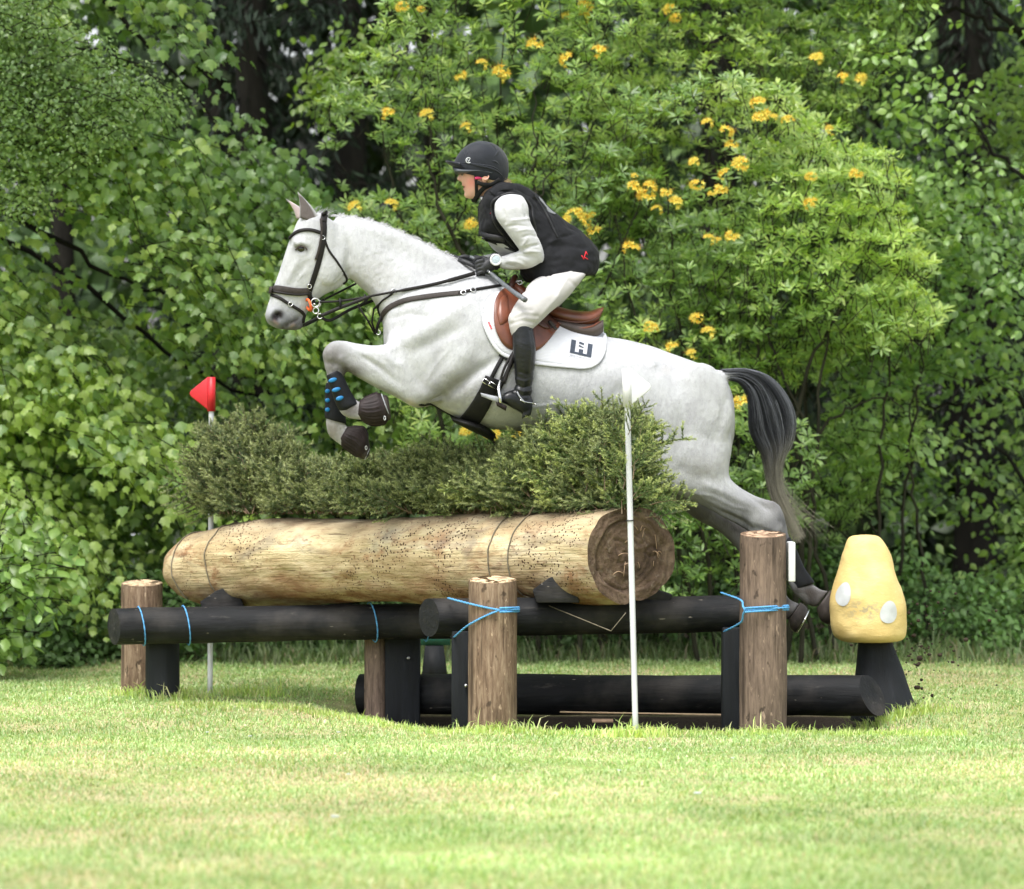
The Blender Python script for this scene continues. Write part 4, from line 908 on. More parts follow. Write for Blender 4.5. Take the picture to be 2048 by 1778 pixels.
def peak_patch(m, th, drop, tip, x0, hw):
    V = []; n = 22; k = 8
    for i in range(n):
        a = -1.32 + 2.64 * i / (n - 1)
        for j in range(k):
            t = j / (k - 1); inner = (938 - 28 * math.cos(a) , hw * math.sin(a)); outer = (x0 - (x0 - tip) * math.cos(a) ** 1.0 * 1.0, (hw + 1) * math.sin(a) * .98)
            x = inner[0] * (1 - t) + outer[0] * t; z = inner[1] * (1 - t) + outer[1] * t; y = drop[0] + (drop[1] - drop[0]) * t + 9 * (1 - math.cos(a)) + 2.0 * math.sin(t * math.pi)
            V.append([x, y, z])
    V = np.array(V); top = V - [0, th, 0]; fs = []; K = n * k
    for i in range(n - 1):
        for j in range(k - 1): a, b, c, d = i * k + j, i * k + j + 1, (i + 1) * k + j + 1, (i + 1) * k + j; fs += [(a, b, c, d), (K + d, K + c, K + b, K + a)]
    for i in range(n - 1): a, b = i * k + k - 1, (i + 1) * k + k - 1; fs.append((b, a, K + a, K + b))
    return np.concatenate([V, top]), fs
robj('peak', peak_patch(22, 3.2, (333, 324), 891, 930, 40), M_SILK, parent=hel)
robj('brim', loft([(907, 336, 907.5, 342, 22), (915, 337, 912, 348, 36), (935, 339, 930, 349, 42), (960, 340, 958, 347, 44), (985, 346, 984, 350, 42)], n=22, seg=26, power=.7), M_PEAK, parent=hel)
c = (937.5, 323, 0); h = HELB.ray_cast(Vector((937.5, 323, -300.)), Vector((0, 0, 1.))); hz = h[0][2]
robj('badge', torus((937.5, 323, hz - 1.8), 5.2, .8, (-.32, .1, 1), 24), M_SILVER, parent=hel)
mb = MB(); mb.add(*tube([(935.4, 320.8, hz - 1), (937.4, 326, hz - 1)], .7, 5)); mb.add(*tube([(940, 320.8, hz - 1), (937.4, 326, hz - 1)], .7, 5)); V, Fc, _ = mb.out(); robj('badge_letter', (V, Fc), M_SILVER, parent=hel)
for s in (-1, 1):
    robj('harness', ribbon(catmull(np.array([(951, 344, s * 36), (952.5, 360, s * 33), (953, 375, s * 28), (953, 388, s * 20), (949, 398, s * 8)], float), 16), [(0, .1, s)] * 16, 6.5, 1.8), M_BLACKW, parent=hel)
    robj('harness', ribbon(catmull(np.array([(1000, 360, s * 34), (984, 370, s * 33), (968, 371, s * 33), (954, 366, s * 33)], float), 14), [(0, .3, s)] * 14, 8, 1.8), M_BLACKW, parent=hel)
    robj('harness', ribbon(catmull(np.array([(980, 371, s * 31.5), (966, 379, s * 27), (955, 392, s * 18), (948, 402, s * 5)], float), 14), [(0, .3, s)] * 14, 9, 2), M_BLACKW, parent=hel)
    robj('harness', ribbon([(950 + i * 2.6, 358 - i * .25, s * (34.5 + i * .25)) for i in range(6)], [(0, 0, s)] * 6, 5.4, 1.6), M_PINK, parent=hel)
robj('chin_cup', ell((947, 400, 0), (4.5, 5, 10)), M_BLACKW, parent=hel)

# ---- shirt
sh = [loft([(962, 396, 1002, 372, 30), (963, 412, 1033, 378, 60), (965, 440, 1066, 394, 70), (969, 472, 1096, 428, 70), (988, 500, 1126, 452, 66), (1022, 520, 1156, 478, 64)], n=36, seg=30),
      loft(upper(-1), n=34, seg=24, power=.95), loft(fore(-1), n=24, seg=22, power=.95), loft(upper(1), n=34, seg=24, power=.95), loft([(1058, 499, 1087, 524, 20, 82), (1036, 500, 1052, 534, 21, 74), (1000, 502, 1010, 534, 19, 58), (970, 509, 975, 531, 16, 42), (952, 514, 956, 531, 13, 34)], n=24, seg=22)]
SV, SQ = remesh(sh, 2.0, 4, .5); SN = vnormals(SV, SQ); SD = np.zeros(len(SV)); P2 = SV[:, :2]
def crease(pts, sig, amp):
    global SD
    d, tt = seg_dist(P2, pts); SD += 1.7 * amp * np.exp(-(d / sig) ** 2) * np.clip(np.minimum(tt, 1 - tt) * 5, 0, 1) * (np.abs(SV[:, 2]) > 50)
for i, (pts, a) in enumerate([([(1018, 446), (1040, 444), (1062, 440)], 1.3), ([(1010, 458), (1035, 455), (1060, 458)], -1.1), ([(1030, 468), (1050, 463), (1070, 466)], 1.1), ([(1040, 480), (1060, 474), (1078, 478)], -1.2),
        ([(1046, 502), (1062, 496), (1080, 492)], -2.0), ([(1044, 508), (1060, 506), (1084, 508)], 1.6), ([(1040, 500), (1052, 486), (1056, 476)], 1.2), ([(1020, 516), (1040, 514), (1060, 520)], -1.3), ([(1012, 524), (1034, 526), (1052, 534)], 1.2),
        ([(1006, 420), (1012, 440), (1010, 455)], -1.0), ([(1045, 410), (1052, 430), (1050, 445)], -1.3), ([(1008, 530), (1020, 534), (1034, 536)], -1.4)]): crease(pts, 2.8, a)
SV = SV + SN * SD[:, None]; centred('shirt', H(SV), SQ, [M_SHIRT], rider)
robj('collar', tube([(965 + 3 * math.cos(a), 399 + 4 * math.cos(a), 20 * math.sin(a)) for a in np.linspace(1.2, 5.1, 16)], 3, 8), M_SHIRT)
# ---- body protector (shell with armhole binding, overlapping straps, print)
VV, VQ = remesh([loft(TORSO, n=60, seg=44, power=.86), loft([(968, 398, 992, 372, 40), (976, 384, 1018, 368, 52), (996, 378, 1045, 380, 70), (1005, 400, 1062, 398, 78)], n=24, seg=30, power=.8)], 2.4, 3, .5)
VN = vnormals(VV, VQ); P2 = VV[:, :2]; VD = (vnoise(VV, 1 / 20.) - .5) * 6 + (vnoise(VV, 1 / 9.) - .5) * 2.4
def vc(pts, sig, amp):
    global VD
    d, tt = seg_dist(P2, pts); VD += amp * np.exp(-(d / sig) ** 2) * (np.abs(VN[:, 2]) > .15)
vc([(1050, 380), (1078, 400), (1098, 436), (1112, 466), (1118, 480), (1100, 488)], 2.6, 2.4); vc([(1046, 384), (1073, 404), (1092, 438), (1106, 468)], 2.2, -1.8)
vc([(1118, 478), (1146, 470)], 3, -2); vc([(1095, 496), (1130, 492), (1170, 500)], 6, -2.2); vc([(1080, 530), (1130, 520), (1180, 528)], 5, -1.2); vc([(1068, 470), (1078, 505), (1070, 540)], 7, -2)
vc([(1095, 440), (1110, 470), (1100, 500)], 4, 1.3)
VV = VV + VN * VD[:, None]
keep = ~((VV[VQ].mean(1)[:, 1] > 487 + (VV[VQ].mean(1)[:, 0] - 990) * .42) & (VV[VQ].mean(1)[:, 0] < 1040) & (VV[VQ].mean(1)[:, 0] > 960))
vest = centred('body_protector', H(VV), VQ[keep], [M_VEST], rider)
VB = BVHTree.FromPolygons([tuple(v) for v in VV], [tuple(int(i) for i in q) for q in VQ])
def vdr(x, y, off, s=-1):
    h = VB.ray_cast(Vector((x, y, s * 300.)), Vector((0, 0, -s * 1.))); return (x, y, (h[0][2] if h[0] is not None else s * 60) + s * off)
for s in (-1, 1):
    arm = [(1000, 396), (985, 408), (985, 432), (992, 452), (1008, 474), (1026, 494), (1044, 504), (1062, 492), (1072, 470), (1066, 440), (1062, 415), (1046, 398), (1022, 390), (1000, 396)]
    robj('armhole_binding', tube([vdr(x, y, .5, s) for x, y in catmull(np.array(arm, float), 60)], 3.0, 8), M_VTRIM, parent=vest)
    robj('shoulder_pad', ribbon([vdr(x, y, .2, s) for x, y in catmull(np.array([(984, 392), (1000, 380), (1024, 378), (1046, 384), (1066, 398)], float), 24)], [(0, -.6, s)] * 24, 16, 3.4), M_VEST, parent=vest)
robj('hem_binding', tube([vdr(x, y, .5) for x, y in catmull(np.array([(964, 478), (990, 488), (1015, 498), (1041, 510), (1043, 530)], float), 24)], 2.2, 8), M_VTRIM, parent=vest)
robj('zip_flap', ribbon([(964 + 1.5 * math.sin(i / 3), 408 + i * 5, -22) for i in range(14)], [(-1, 0, -.7)] * 14, 12, 4), M_VTRIM, parent=vest)
robj('strap', ribbon([(964, 468, -30), (975, 474, -50), (995, 478, -62), (1010, 482, -68)], [(-.3, .1, -1)] * 4, 11, 3.4), M_VTRIM, parent=vest)
bpn = [VB.find_nearest(Vector((1080 + i * 4.6, 393 + i * 7.2, -34))) for i in range(7)]
robj('back_panel', ribbon([tuple(q[0] + q[1] * .3) for q in bpn], [tuple(q[1]) for q in bpn], 13, 1.0), M_SHIRTG, parent=vest)
robj('panel_edge', tube([vdr(x, y, .3) for x, y in catmull(np.array([(1044, 381), (1070, 397), (1092, 430), (1108, 464), (1115, 478)], float), 40)], 2.0, 8), M_VTRIM, parent=vest)
mb = MB()
for k, pts in enumerate([[(1171, 505), (1166, 521)], [(1166, 520), (1162, 513)], [(1168, 517), (1175, 521)], [(1171, 506), (1174, 512)]]): mb.add(*tube([vdr(x, y, .4) for x, y in pts], 1.0, 5))
V, Fc, _ = mb.out(); robj('red_logo', (V, Fc), M_REDLOGO, parent=vest)
robj('red_logo', tube([vdr(x, y, .5) for x, y in ((984, 426), (981, 430), (985, 423))], .8, 5), M_REDLOGO, parent=vest)
# ---- breeches, boots
br = [loft(thigh(-1), n=46, seg=32, power=.95), loft(thigh(1), n=46, seg=32, power=.95), loft([(1085, 545, 1176, 524, 66), (1100, 552, 1178, 540, 68), (1112, 562, 1168, 556, 54)], n=14, seg=32)]
QV, QQ = remesh(br, 2.6, 5, .5); QN = vnormals(QV, QQ); P2 = QV[:, :2]; QD = (vnoise(QV, 1 / 18.) - .5) * 1.6
for pts, a in [([(1050, 585), (1080, 570), (1100, 552)], -1.5), ([(1030, 640), (1050, 632), (1075, 636)], -1.0), ([(1060, 600), (1095, 575), (1120, 556)], 1.0), ([(1140, 548), (1110, 600), (1075, 640)], .9), ([(1090, 552), (1105, 572), (1112, 590)], -1.1), ([(1024, 628), (1040, 622), (1062, 624)], -1.1), ([(1022, 650), (1042, 644), (1066, 648)], -1.2), ([(1120, 556), (1140, 566), (1150, 575)], -1)]:
    d, tt = seg_dist(P2, pts); QD += 1.9 * a * np.exp(-(d / 3.6) ** 2)
QV = QV + QN * QD[:, None]; centred('breeches', H(QV), QQ, [M_BREECH], rider)
for s in (-1, 1):
    V, Q = remesh([loft(calf(s), n=50, seg=28, power=.95), loft(foot(s), n=26, seg=24, power=.85), loft([(1046, 822, 1043, 838, 13, s * 136), (1064, 816, 1060, 832, 13, s * 136)], n=5, seg=16, power=.5)], 1.8, 3, .5)
    n_ = vnormals(V, Q); P2 = V[:, :2]; D_ = np.zeros(len(V))
    for pts, a, sg in [([(1028, 768), (1045, 776), (1064, 772)], -1.6, 2.2), ([(1028, 776), (1046, 784), (1064, 782)], 1.4, 2.4), ([(1026, 784), (1044, 792), (1063, 791)], -1.5, 2.2), ([(1030, 758), (1048, 764), (1066, 758)], 1.0, 3), ([(1040, 745), (1055, 750), (1068, 744)], -.9, 3), ([(1060, 664), (1066, 700), (1062, 740)], -.8, 3), ([(1005, 806), (1025, 818), (1042, 826)], -1.2, 1.4)]:
        d, tt = seg_dist(P2, pts); D_ += a * np.exp(-(d / sg) ** 2)
    V = V + n_ * D_[:, None]; bt = centred('riding_boot', H(V), Q, [M_BOOT], rider)
    w = s * 136
    robj('spur', tube(catmull(np.array([(1040, 800, w - 19 * -s), (1050, 804, w + s * 18), (1062, 806, w + s * 13), (1068, 807, w), (1062, 806, w - s * 13)], float), 18), 1.3, 6), M_STEEL, parent=bt)
    robj('spur', tube([(1067, 807, w), (1074, 810, w)], 1.6, 6), M_STEEL, parent=bt)
    robj('spur_strap', tube(catmull(np.array([(1034, 784, w + s * 17), (1040, 795, w + s * 19), (1050, 806, w + s * 17)], float), 12), 1.5, 6), M_GREYEDGE, parent=bt)
# ---- gloved hands: palm, four curled fingers, thumb
def glove(o, s, op):
    ox, oy, ow = o; pr = [loft([(998 + ox, 514 + oy, 1000 + ox, 537 + oy, 13, ow), (986 + ox, 512 + oy, 988 + ox, 541 + oy, 14, ow), (972 + ox, 517 + oy, 976 + ox, 546 + oy, 15, ow), (962 + ox, 526 + oy, 966 + ox, 548 + oy, 14, ow)], n=16, seg=20)]
    for k in range(4):
        zz = ow; y0 = 521 + k * 7.2 + oy; x0 = 964 + ox + k * .8; L = (15, 17, 16, 13)[k]
        if op and k == 0: P = [(x0, y0, zz - s * 4), (x0 - 12, y0 - 3, zz - s * 4), (x0 - 26, y0 - 6, zz - s * 2), (x0 - 37, y0 - 7, zz)]
        else: P = [(x0 + 4, y0, zz + s * 9), (x0 - 7, y0 + 3, zz + s * 9), (x0 - 11, y0 + 7, zz + s * 2), (x0 - 5, y0 + 8, zz - s * 6), (x0 + 4, y0 + 6, zz - s * 8)]
        pr.append(tube(catmull(np.array(P, float), 18), 4.3 - .25 * k, 10))
    pr.append(tube(catmull(np.array([(978 + ox, 521 + oy, ow - s * 10), (966 + ox, 516 + oy, ow - s * 14), (955 + ox, 517 + oy, ow - s * 11), (948 + ox, 521 + oy, ow - s * 5)], float), 16), np.linspace(5.4, 3.8, 16), 10))
    return remesh(pr, 1.2, 2, .5)
V, Q = glove((0, 1, -40), -1, False); gl = centred('glove', H(V), Q, [M_GLOVE], rider)
V, Q = glove((-34, -3, 32), 1, True); centred('glove', H(V), Q, [M_GLOVE], rider)
robj('glove', tube([(918, 520, -6), (930, 524, -14), (944, 530, -22), (954, 536, -28)], [4.6, 5, 5.2, 5], 10), M_GLOVE)
robj('glove_ring', tube([(941, 514, -26), (948, 518, -30), (958, 526, -34)], 3.2, 8), M_WHIP, parent=gl)
# ---- watch on the near wrist
wt = robj('watch', tube([(993 + 0 * math.cos(a), 524 + 14.5 * math.cos(a), -42 + 16.5 * math.sin(a)) for a in np.linspace(0, 2 * np.pi, 28)], 3.6, 8), M_BLACKW)
V, Fc = loft([(980.5, 519, 1004.5, 525, 1, -61)], n=1) if False else torus((992, 521.5, -60.5), 10, 2.2, (-.15, .12, 1), 30); robj('bezel', (V, Fc), M_WHITEP, parent=wt)
robj('dial', ell((992, 521.5, -60), (9.3, 9.3, 2.2)), M_DIAL, parent=wt)

# ---- whip held in the near hand
whip = thing_hs('riding_whip', (1050, 605, -60), 'short grey riding whip slanting down from the gloved hand across the thigh', 'whip')
Pw = catmull(np.array([(975, 542, -50), (984, 550, -52), (1002, 566, -70), (1028, 588, -140), (1050, 604, -176)], float), 20)
hobj('grip', *tube(Pw, np.array([2.4, 2.4, 2.6, 3, 3.4] + [4.4] * 10 + [4.7, 4.9, 5.1, 5.3, 5.5]), 14), M_WHIP, parent=whip)
hobj('collar', *tube(Pw[2:4], 3.2, 12), M_STEEL, parent=whip)
# ================================================================== THE FENCE: great log on black rails
def smoothstep(a, b, x): t = np.clip((x - a) / (b - a), 0, 1); return t * t * (3 - 2 * t)
def ground_z(x, y):
    x = np.asarray(x, float); y = np.asarray(y, float)
    P = np.stack([x, y, 0 * x], -1).reshape(-1, 3)
    z = ((vnoise(P, .9) - .5) * .05 + (vnoise(P, 3.1) - .5) * .018).reshape(x.shape)
    front = 20.02 + 1.5 * smoothstep(-.2, -1.25, x)
    pit = smoothstep(front - .12, front + .22, y) * smoothstep(21.95, 21.6, y) * smoothstep(-1.05, -.55, x) * smoothstep(2.0, 1.5, x)
    k = smoothstep(18.2, 19.3, y) * smoothstep(20.6, 20.2, y); z = z * (1 - .8 * k) - .022 * k
    z = z * (1 - smoothstep(0, 1, pit) * .7) - .13 * pit
    z += .02 * smoothstep(22.5, 26, y)
    return z
def log_mesh(p0, p1, r0, r1, n=60, seg=64, rough=.012, cut0=(0, 0), cut1=(0, 0), bow=0.0, seed=0, rfun=None):
    """a round timber; local X along it; cut = slopes of the end planes in (local y, z)"""
    p0 = np.array(p0, float); p1 = np.array(p1, float); L = np.linalg.norm(p1 - p0); ax = (p1 - p0) / L
    ly = np.cross([0, 0, 1], ax); ly /= np.linalg.norm(ly); lz = np.cross(ax, ly); R3 = np.stack([ax, ly, lz], 1)
    a = np.linspace(0, 2 * np.pi, seg, endpoint=False); V = np.zeros((n, seg, 3))
    for i in range(n):
        t = i / (n - 1); r = (r0 * (1 - t) + r1 * t) * np.ones(seg)
        if rfun is not None: r = r * rfun(t, a)
        y = r * np.cos(a); z = r * np.sin(a)
        x = (t - .5) * L + (cut0[0] * y + cut0[1] * z) * (1 - t) ** 6 + (cut1[0] * y + cut1[1] * z) * t ** 6
        q = np.stack([x, y, z], 1); nz = (vnoise(q * [.8, 3, 3] + seed, 2.2) - .5) * 2 + (vnoise(q * [1, 3, 3] + seed, 7) - .5)
        y = y + np.cos(a) * nz * rough; z = z + np.sin(a) * nz * rough + bow * math.sin(t * math.pi)
        V[i] = np.stack([x, y, z], 1)
    return V, R3, (p0 + p1) / 2
def put_local(name, V, faces, mats, R3, c, parent, mi=None, **k):
    me = make_mesh(name, V, faces, mats, True, mi=mi, **k); o = bpy.data.objects.new(name, me); COL.objects.link(o)
    M = Matrix([list(r) for r in R3]).to_4x4(); o.rotation_euler = M.to_euler()
    o.parent = parent; o.location = Vector(c) - parent_world(parent); return o
def disc_grid(rim, R3, depth, seg, rings=14, notch=None, seed=0, out=1):
    """sawn face filling the end ring; rough, slightly dished"""
    c = rim.mean(0); V = []
    for k in range(rings):
        t = (k / (rings - 1))
        for j in range(seg):
            p = c * (1 - t) + rim[j] * t; q = np.array([[p[1] * 6 + seed, p[2] * 6, 3.]])
            d = (vnoise(q, 1.4)[0] - .5) * depth + (vnoise(q, 4.)[0] - .5) * depth * .4
            if notch: d += notch(p - c, t)
            V.append(p + np.array([out * d * (1 - t ** 6), 0, 0]))
    V = np.array(V); return V, ring_faces(rings, seg, False)

# ---- great stripped log
LP0 = np.array(W(376, 1130, 22.08)); LP1 = np.array(W(1262, 1110, 20.12))
def lr(t, a):
    e = 1.0
    taper = 1 - .34 * max(0, (.19 - t) / .19) ** 1.7 * (.5 + .5 * np.sin(a)) - .22 * max(0, (.055 - t) / .055) ** 2
    dent = 1 - .10 * np.exp(-((a - 4.76) / .10) ** 2) * (t > .93) * (t - .93) / .07
    return taper * dent * (1 + .03 * math.sin(t * 9))
V, R3, c = log_mesh(LP0, LP1, .208, .222, 110, 110, .016, (.35, -.25), (.34, .03), 0, 2, lr)
log = empty('log', tuple(W(800, 1205, 21)), 'huge stripped yellow log with worm holes lying across the black rails', 'log')
seg = 110
put_local('trunk', V.reshape(-1, 3), ring_faces(110, seg, False), [M_LOG], R3, c, log)
def crack(p, t):
    d = 0
    for ang, w, L in ((-1.62, .10, 1.0), (.9, .05, .8), (2.4, .05, .7), (-2.6, .04, .8), (.1, .04, .6)):
        a = math.atan2(p[2], p[1]); da = abs((a - ang + math.pi) % (2 * math.pi) - math.pi) * np.hypot(p[1], p[2]) / .2
        d -= .016 * math.exp(-((da + .12 * math.sin(t * 9 + ang)) / w) ** 2) * (t < L) * (.3 + .7 * t)
    r = np.hypot(p[1], p[2]); d -= .018 * math.exp(-((r - .165) / .006) ** 2) * (p[1] < .03)
    return d - .012 * (t < .75)
Vf, Ff = disc_grid(V[-1], R3, .03, seg, 40, crack, 1, 1); put_local('sawn_end', Vf, [f[::-1] for f in Ff], [M_LOGEND], R3, c, log)
Vf, Ff = disc_grid(V[0], R3, .04, seg, 14, None, 5, -1); put_local('sawn_end', Vf, Ff, [M_LOGEND], R3, c, log)
mb = MB(); rg = np.random.default_rng(4)          # loose splinters on the sawn face
for i in range(16):
    y, z = rg.uniform(-.15, .15, 2); a = rg.uniform(0, 6.28); L = rg.uniform(.02, .07); x = V[-1][:, 0].mean() + .34 * y + .03 * z + .003
    P = [(x + .34 * (math.cos(a) * L * s), y + math.cos(a) * L * s, z + math.sin(a) * L * s + .012 * math.sin(s * 3)) for s in np.linspace(0, 1, 5)]; mb.add(*tube(P, .0016, 4))
Vs, Fs, _ = mb.out(); put_local('splinters', Vs, Fs, [M_CUT2], R3, c, log)['kind'] = 'stuff'
# strops round the log, pulled down to the rails
def strop(t, rr=.0042, tilt=0, down=None, label=''):
    i = int(t * 109); ring = V[i]; P = ring.copy(); rad = P - [ring[:, 0].mean(), 0, 0]; rad[:, 0] = 0; rad /= np.linalg.norm(rad, axis=1)[:, None]
    P = P + rad * .004; P[:, 0] += tilt * P[:, 2]; Pw = P @ R3.T + c
    a = np.linspace(0, 2 * np.pi, seg, endpoint=False); idx = np.where((a < math.pi * 1.30) | (a > math.pi * 1.84))[0]; idx = np.roll(idx, -int((a[idx] > math.pi * 1.84).sum()) * 0)
    order = [k for k in idx if a[k] > math.pi * 1.84] + [k for k in idx if a[k] < math.pi * 1.30]
    Q = Pw[order]; return Q
for i_, (t, bx, by, bd) in enumerate([(.055, 470, 1288, 21.9), (.13, 552, 1284, 21.75), (.775, 1200, 1245, 20.2), (.825, 1222, 1262, 20.0)]):
    Q = strop(t); b = np.array(W(bx, by, bd)); ends = (Q[0], Q[-1]); nearer = 0 if Q[0][1] < Q[-1][1] else -1
    mb = MB(); mb.add(*tube(Q, .0034, 6))
    if i_ in (1, 3): mb.add(*tube(np.linspace(Q[nearer], b, 10), .0024, 6)); mb.add(*tube(np.linspace(b, b + [.07, .01, .085], 5), .0022, 6))
    Vv, Fv, _ = mb.out(); o = centred('strop', Vv, Fv, [M_WIRE])
    tag(o, ['thin rusty strop nearest the left end of the great log', 'rusty strop second from the left end of the great log, tied below', 'rusty strop round the right part of the log, left of the pair', 'rusty strop nearest the sawn right end of the great log'][i_], 'strop', 'strops holding the log')
# ---- rails
def rail(name, a, b, r, label, cat='rail', cut0=(0, 0), cut1=(0, 0), seed=0, endm=None, group='black rails of the jump'):
    V, R3, c = log_mesh(a, b, r, r * .98, 50, 40, .005, cut0, cut1, 0, seed); o = empty(name, tuple(c), label, cat, group)
    put_local('timber', V.reshape(-1, 3), ring_faces(50, 40, False), [M_BLACK], R3, c, o)
    Vf, Ff = disc_grid(V[0], R3, .006, 40, 8, None, seed, -1); put_local('cut_end', Vf, Ff, [M_BLACK], R3, c, o)
    Vf, Ff = disc_grid(V[-1], R3, .006, 40, 8, None, seed + 3, 1); put_local('cut_end', Vf, [f[::-1] for f in Ff], [M_BLACK], R3, c, o)
    return V, R3, c, o
RA = rail('rail', W(228, 1253, 21.75), W(905, 1241, 21.15), .0905, 'black rail under the left end of the log, standing furthest left', cut0=(-.85, 0), seed=1)
RB = rail('rail', W(858, 1235, 20.28), W(1520, 1227, 20.45), .0905, 'black rail under the right end of the log between two brown posts', cut0=(-.45, 0), seed=5)
RC = rail('rail', W(722, 1388, 21.62), W(1745, 1391, 20.64), .101, 'long black rail lying low on the ground under the jump', cut0=(-.1, 0), cut1=(.25, -.35), seed=9)
# ---- chocks on the rails
def wedge(name, c, L, hgt, dep, label, flip=1, curve=True):
    P = [(-L * .42, -.02), (L * .5, -.02), (L * .34, hgt * .86), (L * .12, hgt), (-L * .16, hgt * .78), (-L * .5, hgt * .30)]
    P = [(x * flip, z) for x, z in P]; Vv = [(c[0] + x, c[1] + s * dep / 2, c[2] + z) for s in (-1, 1) for x, z in P]; n = len(P)
    fs = [tuple(range(n)), tuple(range(2 * n - 1, n - 1, -1))] + [(i, n + i, n + (i + 1) % n, (i + 1) % n) for i in range(n)]
    o = centred(name, Vv, fs, [M_BLACK], None, False); bv = o.modifiers.new('b', 'BEVEL'); bv.width = .004; bv.segments = 2
    return tag(o, label, 'wedge', 'wedges holding the log')
wedge('wedge', W(447, 1216, 21.72), .23, .112, .12, 'black wedge jammed under the left end of the log')
wedge('wedge', W(1112, 1196, 20.22), .22, .122, .12, 'black wedge under the log right of the middle brown post')
wedge('wedge', W(1292, 1197, 20.42), .25, .06, .14, 'black wedge under the sawn end of the log, behind the white pole', -1)
# ---- posts
def post(x, ytop, ybot, Y, r, mat, label, cat='post', cutm=None, group=None, flat=1.0, seed=0, taper=1.03, chip=True):
    top = np.array(W(x, ytop, Y)); bot = np.array(W(x, ybot, Y)); bot[2] = min(bot[2], float(ground_z(np.array([bot[0]]), np.array([Y]))[0])) - .10; h = top[2] - bot[2]
    n, seg = 40, 44; a = np.linspace(0, 2 * np.pi, seg, endpoint=False); V = []
    for i in range(n):
        t = i / (n - 1); rr = r * (taper * (1 - t) + t); e = 1.0
        if t > .985: e = .975
        ca, sa = np.cos(a), np.sin(a); q = np.stack([ca, sa, 0 * a + t * h * 3], 1); nz = (vnoise(q + seed, 1.3) - .5) * .05 + (vnoise(q * [5, 5, .6] + seed, 1.5) - .5) * .018
        rad = rr * e * (1 + nz); V.append(np.stack([rad * ca, rad * sa * flat, np.full(seg, t * h) + (.13 * rad * sa * smoothstep(.8, 1, t) if cutm is not None else 0)], 1))
    V = np.array(V); o = empty('post', tuple(bot), label, cat, group)
    put_local('timber', V.reshape(-1, 3) , ring_faces(n, seg, False), [mat], np.eye(3), bot, o)
    cv, cf = [], []
    for k in range(6):
        t = 1 - k / 5; cv.append(V[-1] * [t, t, 1] + np.stack([0 * a, 0 * a, (t - 1) * (V[-1][:, 2] - h)], 1) + np.stack([0 * a, 0 * a, (vnoise(np.stack([np.cos(a) * 3 * t + seed, np.sin(a) * 3 * t, 0 * a], 1), 2) - .5) * .012 * (t < .99)], 1))
    put_local('cut_top', np.concatenate(cv), ring_faces(6, seg, True)[:-1], [cutm or mat], np.eye(3), bot, o)
    if chip and cutm is not None:
        mb = MB(); rg = np.random.default_rng(seed + 3)      # bark torn at the sawn rim
        for k in range(14):
            an = rg.uniform(0, 2 * np.pi); L = rg.uniform(.004, .014) * (1.8 if rg.random() < .2 else 1); w = rg.uniform(.04, .10); rr = r * 1.0
            P = [(rr * math.cos(an + s * w) * 1.012, rr * math.sin(an + s * w) * 1.012 * flat, h - z) for s, z in ((-1, -.002), (1, -.002), (.3, L), (-.4, L * .7))]
            mb.add(P, [(0, 3, 2, 1)])
        Vc, Fc, _ = mb.out(); put_local('torn_rim', Vc, Fc, [cutm], np.eye(3), bot, o)
    return o
post(284, 1166, 1396, 22.15, .106, M_POST, 'brown post with fresh pale top behind the far left rail', cutm=M_CUT, group='brown posts', seed=2)
post(985, 1159, 1452, 20.05, .112, M_POST, 'brown post with fresh pale top in front of the middle of the jump', cutm=M_CUT, group='brown posts', seed=7)
post(1526, 1068, 1448, 20.12, .109, M_POST2, 'tallest brown post at the right, with a white plate on its side', cutm=M_CUT2, group='brown posts', seed=11, chip=False)
post(752, 1262, 1420, 21.42, .058, M_POST2, 'brown post in shade behind the joint of the black rails', group='brown posts', seed=15, cutm=M_CUT2, chip=False)
post(325, 1262, 1396, 21.8, .084, M_BLACKV, 'black upright under the far left end of the rail beside a brown post', group='black uprights', seed=20)
def slab(x0, x1, y0, y1, Y, dep, label):
    a = np.array(W(x0, y1, Y)); b = np.array(W(x1, y0, Y)); z0 = a[2] - .12
    V, Fc = box(((a[0] + b[0]) / 2, Y + dep / 2, (z0 + b[2]) / 2), (b[0] - a[0], dep, b[2] - z0)); o = centred('upright', V, Fc, [M_BLACKV], None, False, base=True)
    bv = o.modifiers.new('b', 'BEVEL'); bv.width = .008; bv.segments = 2; return tag(o, label, 'post', 'black uprights')
slab(770, 840, 1262, 1420, 21.36, .14, 'broad black upright carrying a bolt behind the rail joint')
slab(903, 945, 1262, 1447, 20.22, .15, 'black upright just left of the middle brown post')
slab(1445, 1486, 1255, 1450, 20.32, .15, 'black upright just left of the tall right brown post')
for p, lab in ((W(817, 1316, 21.35), 'steel bolt head in the broad black upright'), (W(932, 1371, 20.21), 'bolt head in the black upright beside the middle post')):
    a = np.linspace(0, 2 * np.pi, 7); V, Fc = tube([p, (p[0], p[1] - .012, p[2])], .0085, 6); o = centred('bolt', V, Fc, [M_BOLT], None, False); tag(o, lab, 'bolt')
